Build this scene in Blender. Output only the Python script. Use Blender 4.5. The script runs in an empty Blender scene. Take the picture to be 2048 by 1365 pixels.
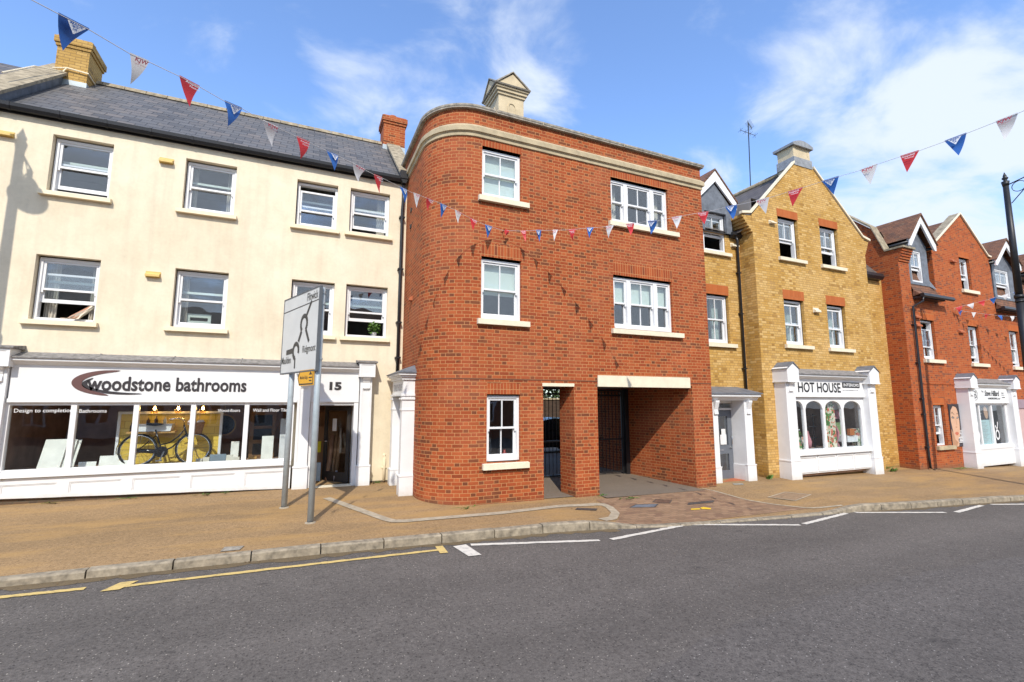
import bpy, bmesh, math, random
from math import sin, cos, pi, radians, floor, hypot
from mathutils import Vector
random.seed(7)
SC = bpy.context.scene
COL = SC.collection

# ------------------------------------------------------------------ materials
def new_mat(name):
    m = bpy.data.materials.new(name); m.use_nodes = True
    nt = m.node_tree; nt.nodes.clear()
    out = nt.nodes.new('ShaderNodeOutputMaterial')
    b = nt.nodes.new('ShaderNodeBsdfPrincipled')
    nt.links.new(b.outputs[0], out.inputs[0])
    return m, nt, b
def c4(c): return (c[0], c[1], c[2], 1.0)
def N(nt, t, **kw):
    n = nt.nodes.new(t)
    for k, v in kw.items(): setattr(n, k, v)
    return n
def L(nt, a, b): nt.links.new(a, b)
def setv(nt, sock, v):
    if hasattr(v, 'links'): nt.links.new(v, sock)
    else: sock.default_value = v
def M(nt, op, a, b=0.0, c=None):
    n = N(nt, 'ShaderNodeMath', operation=op)
    setv(nt, n.inputs[0], a); setv(nt, n.inputs[1], b)
    if c is not None: setv(nt, n.inputs[2], c)
    return n.outputs[0]
def mixc(nt, f, a, b, blend='MIX'):
    n = N(nt, 'ShaderNodeMix', data_type='RGBA', blend_type=blend)
    setv(nt, n.inputs[0], f); setv(nt, n.inputs[6], a); setv(nt, n.inputs[7], b)
    return n.outputs[2]
def noise(nt, vec, scale, detail=4, rough=0.6):
    n = N(nt, 'ShaderNodeTexNoise'); n.inputs['Scale'].default_value = scale
    n.inputs['Detail'].default_value = detail; n.inputs['Roughness'].default_value = rough
    if vec is not None: L(nt, vec, n.inputs['Vector'])
    return n.outputs[0]
def ramp(nt, f, stops):
    n = N(nt, 'ShaderNodeValToRGB'); e = n.color_ramp.elements
    while len(e) < len(stops): e.new(0.5)
    for i, (p, c) in enumerate(stops):
        e[i].position = p; e[i].color = c4(c) if not isinstance(c, float) else (c, c, c, 1)
    L(nt, f, n.inputs[0]); return n.outputs[0]
def bump(nt, b, h, strength, dist=0.01):
    n = N(nt, 'ShaderNodeBump'); n.inputs['Strength'].default_value = strength; n.inputs['Distance'].default_value = dist
    L(nt, h, n.inputs['Height']); L(nt, n.outputs[0], b.inputs['Normal'])
def geo(nt): return N(nt, 'ShaderNodeNewGeometry').outputs['Position']
def uvn(nt): return N(nt, 'ShaderNodeUVMap').outputs[0]

def plain(name, col, rough=0.5, metal=0.0, var=0.08, scale=6.0, spec=0.5, bmp=0.0, bscale=60):
    m, nt, b = new_mat(name)
    p = geo(nt)
    f = noise(nt, p, scale, 5)
    a = tuple(max(0, x*(1-var)) for x in col); d = tuple(min(1, x*(1+var)) for x in col)
    L(nt, ramp(nt, f, [(0.3, a), (0.7, d)]), b.inputs['Base Color'])
    b.inputs['Roughness'].default_value = rough; b.inputs['Metallic'].default_value = metal
    b.inputs['Specular IOR Level'].default_value = spec
    if bmp: bump(nt, b, noise(nt, p, bscale, 3), bmp, 0.004)
    return m

def brick_mat(name, cols, mortar, dark=None, dark_p=0.12, bl=0.225, bh=0.075, flemish=True, soldier=False, joint=0.011, rough=0.85, wear=0.25, stain=None, pale=None):
    m, nt, b = new_mat(name)
    s = N(nt, 'ShaderNodeSeparateXYZ'); L(nt, uvn(nt), s.inputs[0])
    u, v = s.outputs[0], s.outputs[1]
    if soldier: u, v = v, u
    row = M(nt, 'FLOOR', M(nt, 'DIVIDE', v, bh))
    fv = M(nt, 'SUBTRACT', M(nt, 'DIVIDE', v, bh), row)
    par = M(nt, 'MODULO', M(nt, 'ADD', row, 1000), 2)
    if flemish:
        per = bl*1.5
        uu = M(nt, 'ADD', M(nt, 'DIVIDE', u, per), M(nt, 'MULTIPLY', par, 0.5))
        cell = M(nt, 'FLOOR', uu); fu = M(nt, 'SUBTRACT', uu, cell)
        hd = M(nt, 'GREATER_THAN', fu, 0.6667)
        d1 = M(nt, 'MULTIPLY', M(nt, 'MINIMUM', fu, M(nt, 'SUBTRACT', 1.0, fu)), per)
        d2 = M(nt, 'MULTIPLY', M(nt, 'ABSOLUTE', M(nt, 'SUBTRACT', fu, 0.6667)), per)
        du = M(nt, 'MINIMUM', d1, d2)
        idx = M(nt, 'ADD', M(nt, 'MULTIPLY', cell, 2), hd)
    else:
        uu = M(nt, 'ADD', M(nt, 'DIVIDE', u, bl), M(nt, 'MULTIPLY', par, 0.0 if soldier else 0.5))
        idx = M(nt, 'FLOOR', uu); fu = M(nt, 'SUBTRACT', uu, idx)
        du = M(nt, 'MULTIPLY', M(nt, 'MINIMUM', fu, M(nt, 'SUBTRACT', 1.0, fu)), bl)
    dv = M(nt, 'MULTIPLY', M(nt, 'MINIMUM', fv, M(nt, 'SUBTRACT', 1.0, fv)), bh)
    dd = M(nt, 'MINIMUM', du, dv)
    wob = M(nt, 'MULTIPLY', M(nt, 'SUBTRACT', noise(nt, geo(nt), 40, 2), 0.5), 0.005)
    mr = N(nt, 'ShaderNodeMapRange'); L(nt, M(nt, 'ADD', dd, wob), mr.inputs[0])
    mr.inputs[1].default_value = joint*0.35; mr.inputs[2].default_value = joint*0.75
    face = mr.outputs[0]
    cv = N(nt, 'ShaderNodeCombineXYZ'); L(nt, idx, cv.inputs[0]); L(nt, row, cv.inputs[1])
    wn = N(nt, 'ShaderNodeTexWhiteNoise', noise_dimensions='3D'); L(nt, cv.outputs[0], wn.inputs[0])
    k = len(cols)
    bc = ramp(nt, wn.outputs[0], [(i/(k-1), c) for i, c in enumerate(cols)])
    if dark is not None:
        wn2 = N(nt, 'ShaderNodeTexWhiteNoise', noise_dimensions='3D')
        cv2 = N(nt, 'ShaderNodeCombineXYZ'); L(nt, row, cv2.inputs[0]); L(nt, idx, cv2.inputs[1]); cv2.inputs[2].default_value = 5.3
        L(nt, cv2.outputs[0], wn2.inputs[0])
        lf = noise(nt, geo(nt), 0.7, 2)
        thr = M(nt, 'MULTIPLY', lf, dark_p*2)
        if flemish: thr = M(nt, 'MULTIPLY', thr, M(nt, 'ADD', 0.45, M(nt, 'MULTIPLY', hd, 1.2)))
        bc = mixc(nt, M(nt, 'MULTIPLY', M(nt, 'LESS_THAN', wn2.outputs[0], thr), 0.72), bc, c4(dark))
    if pale is not None:
        lf = noise(nt, geo(nt), 0.9, 5, 0.65)
        bc = mixc(nt, ramp(nt, lf, [(0.45, 0.0), (0.72, 0.6)]), bc, c4(pale))
    col = mixc(nt, face, c4(mortar), bc)
    g = noise(nt, geo(nt), 1.3, 6, 0.7)
    g2 = noise(nt, geo(nt), 90, 3)
    col = mixc(nt, wear, col, ramp(nt, g, [(0.25, 0.45), (0.75, 1.0)]), 'MULTIPLY')
    col = mixc(nt, 0.3, col, ramp(nt, g2, [(0.3, 0.6), (0.7, 1.0)]), 'MULTIPLY')
    if stain is not None:
        # damp and splash dirt at the foot of the wall: real staining with a ragged edge
        sz = N(nt, 'ShaderNodeSeparateXYZ'); L(nt, geo(nt), sz.inputs[0])
        h = M(nt, 'ADD', sz.outputs[2], M(nt, 'MULTIPLY', sz.outputs[0], 0.014))
        h = M(nt, 'ADD', h, M(nt, 'MULTIPLY', noise(nt, geo(nt), 3.0, 5), -0.22))
        mm = N(nt, 'ShaderNodeMapRange'); L(nt, h, mm.inputs[0]); mm.inputs[1].default_value = 0.02; mm.inputs[2].default_value = 0.22
        mm.inputs[3].default_value = 0.62; mm.inputs[4].default_value = 0.0
        col = mixc(nt, mm.outputs[0], col, c4(stain))
    L(nt, col, b.inputs['Base Color'])
    b.inputs['Roughness'].default_value = rough; b.inputs['Specular IOR Level'].default_value = 0.25
    bump(nt, b, M(nt, 'ADD', face, M(nt, 'MULTIPLY', g2, 0.35)), 0.55, 0.006)
    return m

def tile_mat(name, cols, w, h, gap=0.006, rough=0.6, lich=None, bstr=0.9):
    m, nt, b = new_mat(name)
    s = N(nt, 'ShaderNodeSeparateXYZ'); L(nt, uvn(nt), s.inputs[0]); u, v = s.outputs[0], s.outputs[1]
    vv = M(nt, 'DIVIDE', v, h); row = M(nt, 'FLOOR', vv); fv = M(nt, 'SUBTRACT', vv, row)
    par = M(nt, 'MODULO', M(nt, 'ADD', row, 1000), 2)
    uu = M(nt, 'ADD', M(nt, 'DIVIDE', u, w), M(nt, 'MULTIPLY', par, 0.5)); idx = M(nt, 'FLOOR', uu); fu = M(nt, 'SUBTRACT', uu, idx)
    cv = N(nt, 'ShaderNodeCombineXYZ'); L(nt, idx, cv.inputs[0]); L(nt, row, cv.inputs[1])
    wn = N(nt, 'ShaderNodeTexWhiteNoise', noise_dimensions='3D'); L(nt, cv.outputs[0], wn.inputs[0])
    k = len(cols); bc = ramp(nt, wn.outputs[0], [(i/(k-1), c) for i, c in enumerate(cols)])
    du = M(nt, 'MULTIPLY', M(nt, 'MINIMUM', fu, M(nt, 'SUBTRACT', 1.0, fu)), w)
    dv = M(nt, 'MULTIPLY', fv, h)
    gp = M(nt, 'MAXIMUM', M(nt, 'LESS_THAN', du, gap*0.5), M(nt, 'LESS_THAN', dv, gap*1.6))
    col = mixc(nt, M(nt, 'MULTIPLY', gp, 0.75), bc, (0.02, 0.02, 0.02, 1))
    col = mixc(nt, 0.5, col, ramp(nt, noise(nt, geo(nt), 2.2, 6, 0.7), [(0.25, 0.5), (0.75, 1.0)]), 'MULTIPLY')
    if lich: col = mixc(nt, ramp(nt, noise(nt, geo(nt), 5, 6, 0.75), [(0.58, 0.0), (0.7, 0.55)]), col, c4(lich))
    L(nt, col, b.inputs['Base Color']); b.inputs['Roughness'].default_value = rough
    hh = M(nt, 'SUBTRACT', M(nt, 'SUBTRACT', 1.0, fv), M(nt, 'MULTIPLY', gp, 0.6))
    bump(nt, b, M(nt, 'ADD', hh, M(nt, 'MULTIPLY', wn.outputs[0], 0.4)), bstr, 0.012)
    return m

def tarmac(name, a, c, speck, speck2, fine=220, big=0.5, bands=0.35, patch=None, rough=0.9, sp=0.5, tracks=False):
    m, nt, b = new_mat(name); p = geo(nt)
    f = noise(nt, p, fine, 2, 0.7)
    f2 = noise(nt, p, fine*0.28, 3, 0.7)
    col = ramp(nt, M(nt, 'ADD', M(nt, 'MULTIPLY', f, 0.5), M(nt, 'MULTIPLY', f2, 0.5)), [(0.32, a), (0.68, c)])
    vo = N(nt, 'ShaderNodeTexVoronoi'); vo.inputs['Scale'].default_value = 36; L(nt, p, vo.inputs['Vector'])
    wsep = N(nt, 'ShaderNodeSeparateColor'); L(nt, vo.outputs['Color'], wsep.inputs[0])
    dot = M(nt, 'MULTIPLY', M(nt, 'LESS_THAN', vo.outputs['Distance'], M(nt, 'ADD', 0.10, M(nt, 'MULTIPLY', wsep.outputs[1], 0.16))), M(nt, 'GREATER_THAN', wsep.outputs[0], 0.80))
    col = mixc(nt, M(nt, 'MULTIPLY', dot, sp), col, c4(speck))
    dot2 = M(nt, 'MULTIPLY', M(nt, 'LESS_THAN', vo.outputs['Distance'], 0.34), M(nt, 'LESS_THAN', wsep.outputs[0], 0.22))
    col = mixc(nt, M(nt, 'MULTIPLY', dot2, 0.65), col, c4(speck2))
    mp = N(nt, 'ShaderNodeMapping'); L(nt, p, mp.inputs[0]); mp.inputs['Scale'].default_value = (0.35, 1.4, 1)
    g = noise(nt, mp.outputs[0], big, 6, 0.65)
    col = mixc(nt, bands, col, ramp(nt, g, [(0.3, 0.5), (0.7, 1.0)]), 'MULTIPLY')
    g3 = noise(nt, p, 2.6, 6, 0.75)
    col = mixc(nt, bands*0.8, col, ramp(nt, g3, [(0.3, 0.6), (0.65, 1.0)]), 'MULTIPLY')
    if tracks:
        sy = N(nt, 'ShaderNodeSeparateXYZ'); L(nt, p, sy.inputs[0])
        yy = M(nt, 'ADD', sy.outputs[1], M(nt, 'MULTIPLY', noise(nt, p, 0.25, 3), 1.2))
        tr = M(nt, 'MULTIPLY', M(nt, 'ADD', M(nt, 'SINE', M(nt, 'MULTIPLY', yy, 3.6)), 1.0), 0.5)
        col = mixc(nt, 0.22, col, ramp(nt, tr, [(0.15, 0.62), (0.85, 1.0)]), 'MULTIPLY')
        mo = N(nt, 'ShaderNodeMapping'); L(nt, p, mo.inputs[0]); mo.inputs['Scale'].default_value = (0.55, 1.0, 1)
        oil = ramp(nt, noise(nt, mo.outputs[0], 2.3, 4, 0.6), [(0.66, 0.0), (0.74, 0.55)])
        col = mixc(nt, oil, col, (0.035, 0.032, 0.030, 1))
    if patch:
        mp2 = N(nt, 'ShaderNodeMapping'); L(nt, p, mp2.inputs[0]); mp2.inputs['Scale'].default_value = (0.5, 2.2, 1); mp2.inputs['Location'].default_value = (3.1, 1.7, 0)
        col = mixc(nt, ramp(nt, noise(nt, mp2.outputs[0], 0.8, 5, 0.6), [(0.48, 0.0), (0.62, 0.5)]), col, c4(patch))
    L(nt, col, b.inputs['Base Color']); b.inputs['Roughness'].default_value = rough; b.inputs['Specular IOR Level'].default_value = 0.3
    bump(nt, b, M(nt, 'ADD', f2, M(nt, 'MULTIPLY', dot, 0.5)), 0.6, 0.006)
    return m

def glass_mat(name, refl=0.12, tint=(0.93, 0.96, 0.97), rough=0.0):
    m = bpy.data.materials.new(name); m.use_nodes = True; nt = m.node_tree; nt.nodes.clear()
    out = N(nt, 'ShaderNodeOutputMaterial'); mx = N(nt, 'ShaderNodeMixShader')
    t = N(nt, 'ShaderNodeBsdfTransparent'); t.inputs[0].default_value = c4(tint)
    g = N(nt, 'ShaderNodeBsdfGlossy'); g.inputs[0].default_value = (1, 1, 1, 1); g.inputs['Roughness'].default_value = rough
    lw = N(nt, 'ShaderNodeLayerWeight'); lw.inputs[0].default_value = 0.5
    f = M(nt, 'ADD', M(nt, 'MULTIPLY', M(nt, 'POWER', lw.outputs['Facing'], 4.0), 0.75), refl)
    f = M(nt, 'MINIMUM', f, 0.9)
    L(nt, f, mx.inputs[0]); L(nt, t.outputs[0], mx.inputs[1]); L(nt, g.outputs[0], mx.inputs[2]); L(nt, mx.outputs[0], out.inputs[0])
    # faint waviness of real float glass
    bp = N(nt, 'ShaderNodeBump'); bp.inputs['Strength'].default_value = 0.06; bp.inputs['Distance'].default_value = 0.05
    L(nt, noise(nt, geo(nt), 1.6, 1), bp.inputs['Height']); L(nt, bp.outputs[0], g.inputs['Normal'])
    return m

def emit(name, col, s):
    m = bpy.data.materials.new(name); m.use_nodes = True; nt = m.node_tree; nt.nodes.clear()
    o = N(nt, 'ShaderNodeOutputMaterial'); e = N(nt, 'ShaderNodeEmission'); e.inputs[0].default_value = c4(col); e.inputs[1].default_value = s
    L(nt, e.outputs[0], o.inputs[0]); return m

RED = [(0.26, 0.052, 0.016), (0.43, 0.094, 0.027), (0.355, 0.072, 0.021), (0.475, 0.118, 0.036), (0.31, 0.061, 0.020), (0.41, 0.087, 0.027)]
MORT = (0.56, 0.26, 0.105)
m_red = brick_mat('red brick', RED, MORT, dark=(0.13, 0.052, 0.026), dark_p=0.17, wear=0.42, pale=(0.43, 0.135, 0.065), stain=(0.10, 0.07, 0.04))
m_redsold = brick_mat('red soldier brick', RED, MORT, bl=0.225, bh=0.075, flemish=False, soldier=True, dark=(0.2, 0.06, 0.03), dark_p=0.05)
m_rubbed = brick_mat('rubbed red brick', [(0.44, 0.115, 0.03), (0.50, 0.14, 0.04)], (0.42, 0.16, 0.06), flemish=False, soldier=True, bl=0.24, bh=0.075, joint=0.006, wear=0.1)
m_red2 = brick_mat('orange red brick', [(0.325, 0.062, 0.018), (0.45, 0.100, 0.028), (0.39, 0.080, 0.022), (0.475, 0.126, 0.036)], (0.48, 0.21, 0.08), dark=(0.17, 0.06, 0.04), dark_p=0.2, joint=0.009, stain=(0.14, 0.1, 0.06))
m_yel = brick_mat('yellow stock brick', [(0.48, 0.265, 0.058), (0.60, 0.35, 0.092), (0.53, 0.295, 0.066), (0.69, 0.45, 0.165), (0.56, 0.32, 0.075)], (0.36, 0.21, 0.08), dark=(0.33, 0.17, 0.04), dark_p=0.10, joint=0.010, pale=(0.78, 0.52, 0.22), stain=(0.12, 0.09, 0.05))
m_ychim = brick_mat('pale chimney brick', [(0.48, 0.29, 0.08), (0.58, 0.37, 0.12)], (0.30, 0.18, 0.07), flemish=False, dark=(0.25, 0.15, 0.05), dark_p=0.1)
m_tstone = plain('buff turret stone', (0.56, 0.46, 0.30), 0.9, var=0.14, scale=4, bmp=0.3)
m_leadp = plain('pale lead', (0.27, 0.28, 0.29), 0.6, metal=0.1, var=0.3, scale=6)
m_render = None
def render_mat():
    m, nt, b = new_mat('cream render'); p = geo(nt)
    f = noise(nt, p, 1.1, 6, 0.65)
    col = ramp(nt, f, [(0.25, (0.76, 0.655, 0.475)), (0.55, (0.81, 0.71, 0.53)), (0.8, (0.84, 0.75, 0.58))])
    mp = N(nt, 'ShaderNodeMapping'); L(nt, p, mp.inputs[0]); mp.inputs['Scale'].default_value = (5, 5, 0.35)
    st = noise(nt, mp.outputs[0], 1.0, 5, 0.6)
    col = mixc(nt, 0.32, col, ramp(nt, st, [(0.25, 0.62), (0.5, 0.95), (0.6, 1.0)]), 'MULTIPLY')
    col = mixc(nt, 0.38, col, ramp(nt, noise(nt, p, 0.55, 6, 0.7), [(0.3, 0.72), (0.6, 1.0)]), 'MULTIPLY')
    col = mixc(nt, 0.25, col, ramp(nt, noise(nt, p, 16, 5, 0.7), [(0.3, 0.75), (0.6, 1.0)]), 'MULTIPLY')
    # green-brown splash at the foot
    sz = N(nt, 'ShaderNodeSeparateXYZ'); L(nt, p, sz.inputs[0])
    h = M(nt, 'ADD', sz.outputs[2], M(nt, 'MULTIPLY', noise(nt, p, 4, 4), -0.3))
    mm = N(nt, 'ShaderNodeMapRange'); L(nt, h, mm.inputs[0]); mm.inputs[1].default_value = 0.1; mm.inputs[2].default_value = 0.5; mm.inputs[3].default_value = 0.4; mm.inputs[4].default_value = 0
    col = mixc(nt, mm.outputs[0], col, (0.5, 0.4, 0.22, 1))
    L(nt, col, b.inputs['Base Color']); b.inputs['Roughness'].default_value = 0.92; b.inputs['Specular IOR Level'].default_value = 0.15
    bump(nt, b, noise(nt, p, 55, 4, 0.7), 0.35, 0.006); return m
m_render = render_mat()
m_sillc = plain('cream sill', (0.82, 0.71, 0.50), 0.8, var=0.06, bmp=0.2)
m_stone = plain('pale stone', (0.74, 0.66, 0.49), 0.85, var=0.08, scale=5, bmp=0.25)
m_band = plain('weathered stone band', (0.43, 0.35, 0.22), 0.9, var=0.22, scale=4, bmp=0.3)
m_coping = plain('weathered coping', (0.30, 0.27, 0.22), 0.9, var=0.45, scale=9, bmp=0.5)
m_lichen = plain('lichened coping', (0.30, 0.25, 0.17), 0.95, var=0.45, scale=7, bmp=0.6)
m_white = plain('white gloss paint', (0.76, 0.76, 0.755), 0.35, var=0.04, scale=3)
def grime(m):
    nt = m.node_tree; b = [n for n in nt.nodes if n.type == 'BSDF_PRINCIPLED'][0]; src = b.inputs['Base Color'].links[0].from_socket; p = geo(nt)
    sz = N(nt, 'ShaderNodeSeparateXYZ'); L(nt, p, sz.inputs[0]); h = M(nt, 'ADD', M(nt, 'ADD', sz.outputs[2], M(nt, 'MULTIPLY', sz.outputs[0], 0.02)), M(nt, 'MULTIPLY', noise(nt, p, 7, 5, 0.7), -0.35))
    mm = N(nt, 'ShaderNodeMapRange'); L(nt, h, mm.inputs[0]); mm.inputs[1].default_value = 0.0; mm.inputs[2].default_value = 0.28; mm.inputs[3].default_value = 0.5; mm.inputs[4].default_value = 0
    f = M(nt, 'MAXIMUM', mm.outputs[0], M(nt, 'MULTIPLY', ramp(nt, noise(nt, p, 5, 7, 0.8), [(0.60, 0.0), (0.75, 0.22)]), 1.0))
    L(nt, mixc(nt, f, src, (0.42, 0.37, 0.29, 1)), b.inputs['Base Color'])
grime(m_white)
m_white2 = plain('white joinery', (0.74, 0.74, 0.74), 0.4, var=0.02)
m_slate = tile_mat('grey slate', [(0.085, 0.083, 0.083), (0.14, 0.135, 0.132), (0.11, 0.107, 0.105), (0.17, 0.150, 0.135), (0.125, 0.122, 0.12)], 0.32, 0.25, gap=0.016, lich=(0.20, 0.17, 0.12))
m_slate2 = tile_mat('brown grey slate', [(0.10, 0.085, 0.075), (0.14, 0.12, 0.105), (0.12, 0.10, 0.09)], 0.32, 0.25, gap=0.014)
m_clay = tile_mat('clay tile', [(0.16, 0.07, 0.035), (0.23, 0.10, 0.05), (0.19, 0.085, 0.045), (0.13, 0.065, 0.04)], 0.17, 0.11, rough=0.85, lich=(0.30, 0.22, 0.12))
m_lead = plain('lead sheet', (0.16, 0.175, 0.20), 0.55, metal=0.2, var=0.3, scale=5)
m_lead2 = plain('weathered flashing', (0.20, 0.19, 0.18), 0.75, var=0.5, scale=12, bmp=0.4, bscale=25)
m_black = plain('black plastic', (0.018, 0.018, 0.020), 0.35, var=0.15)
m_iron = plain('black iron', (0.022, 0.022, 0.024), 0.45, metal=0.3, var=0.2)
m_galv = plain('galvanised steel', (0.38, 0.43, 0.45), 0.5, metal=0.15, var=0.12, scale=8)
m_glass = glass_mat('window glass', 0.10)
m_shopglass = glass_mat('shop glass', 0.035)
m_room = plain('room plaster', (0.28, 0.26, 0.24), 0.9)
m_shop = plain('shop interior', (0.46, 0.31, 0.23), 0.9, var=0.35, scale=2)
m_dark = plain('dark timber', (0.03, 0.024, 0.02), 0.7, var=0.3)
m_blind = plain('pale green blind', (0.62, 0.68, 0.60), 0.8, var=0.03)
m_curtain = plain('cream curtain', (0.55, 0.50, 0.42), 0.9, var=0.12, scale=14)
m_curtain2 = plain('sage curtain', (0.32, 0.38, 0.33), 0.9, var=0.12, scale=14)
m_grey = plain('grey door paint', (0.13, 0.145, 0.17), 0.4, var=0.06)
m_chrome = plain('chrome', (0.7, 0.7, 0.72), 0.18, metal=1.0, var=0.03)
m_terra = plain('terracotta', (0.42, 0.12, 0.045), 0.75, var=0.15, bmp=0.2)
m_road = tarmac('asphalt', (0.070, 0.061, 0.054), (0.222, 0.197, 0.174), (0.62, 0.56, 0.46), (0.034, 0.030, 0.027), fine=95, big=0.32, bands=0.5, sp=0.7, tracks=True)
m_road2 = tarmac('coarse asphalt', (0.056, 0.050, 0.046), (0.208, 0.186, 0.168), (0.6, 0.56, 0.5), (0.024, 0.022, 0.022), fine=75, big=0.4, bands=0.4, sp=0.6, tracks=True)
m_pave = tarmac('buff tarmac', (0.205, 0.128, 0.060), (0.485, 0.315, 0.155), (0.64, 0.48, 0.30), (0.16, 0.10, 0.052), fine=90, big=0.6, bands=0.5, patch=(0.42, 0.25, 0.085))
m_passage = tarmac('grey brown tarmac', (0.15, 0.115, 0.085), (0.25, 0.20, 0.15), (0.35, 0.3, 0.24), (0.11, 0.09, 0.07), bands=0.3)
m_pavers = brick_mat('brown block paving', [(0.27, 0.165, 0.098), (0.36, 0.225, 0.135), (0.31, 0.19, 0.11), (0.24, 0.14, 0.09)], (0.17, 0.125, 0.085), flemish=False, bl=0.2, bh=0.1, joint=0.007, wear=0.45)
m_kerb = plain('kerb concrete', (0.27, 0.225, 0.16), 0.9, var=0.45, scale=9, bmp=0.7, bscale=40)
m_strip = plain('edging concrete', (0.36, 0.30, 0.215), 0.9, var=0.25, scale=8, bmp=0.5, bscale=50)
def worn_paint(name, col, under):
    m, nt, b = new_mat(name); p = geo(nt)
    f = noise(nt, p, 14, 6, 0.75)
    L(nt, mixc(nt, ramp(nt, f, [(0.50, 0.0), (0.66, 0.85)]), c4(col), c4(under)), b.inputs['Base Color'])
    b.inputs['Roughness'].default_value = 0.8; bump(nt, b, noise(nt, p, 160, 2), 0.5, 0.004); return m
m_yline = worn_paint('worn yellow paint', (0.62, 0.45, 0.16), (0.35, 0.26, 0.11))
m_wline = worn_paint('worn white paint', (0.64, 0.60, 0.52), (0.36, 0.34, 0.31))
m_cover = plain('cover concrete', (0.30, 0.27, 0.22), 0.85, var=0.3, scale=20, bmp=0.5)
m_coverd = plain('cover iron', (0.085, 0.08, 0.075), 0.6, metal=0.3, var=0.3, scale=20, bmp=0.5)
m_char = plain('charcoal lettering', (0.035, 0.030, 0.032), 0.45)
m_brown = plain('brown emblem', (0.13, 0.062, 0.055), 0.45)
m_textb = plain('black lettering', (0.012, 0.012, 0.014), 0.5)
m_textw = plain('white lettering', (0.72, 0.72, 0.72), 0.5)
m_textg = plain('grey lettering', (0.42, 0.41, 0.40), 0.6)

# ------------------------------------------------------------------ mesh helpers
WL = {}
def place(o, parent=None, loc=(0, 0, 0)):
    COL.objects.link(o)
    if parent is not None:
        o.parent = parent; WL[o.name] = WL[parent.name]
    else:
        o.location = loc; WL[o.name] = Vector(loc)
    return o
def thing(name, label, cat, loc, group=None):
    o = bpy.data.objects.new(name, None); o.empty_display_size = 0.2
    place(o, None, loc); o['label'] = label; o['category'] = cat
    if group: o['group'] = group
    return o
def tag(o, label=None, cat=None, group=None, kind=None):
    if label: o['label'] = label
    if cat: o['category'] = cat
    if group: o['group'] = group
    if kind: o['kind'] = kind
    return o

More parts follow.
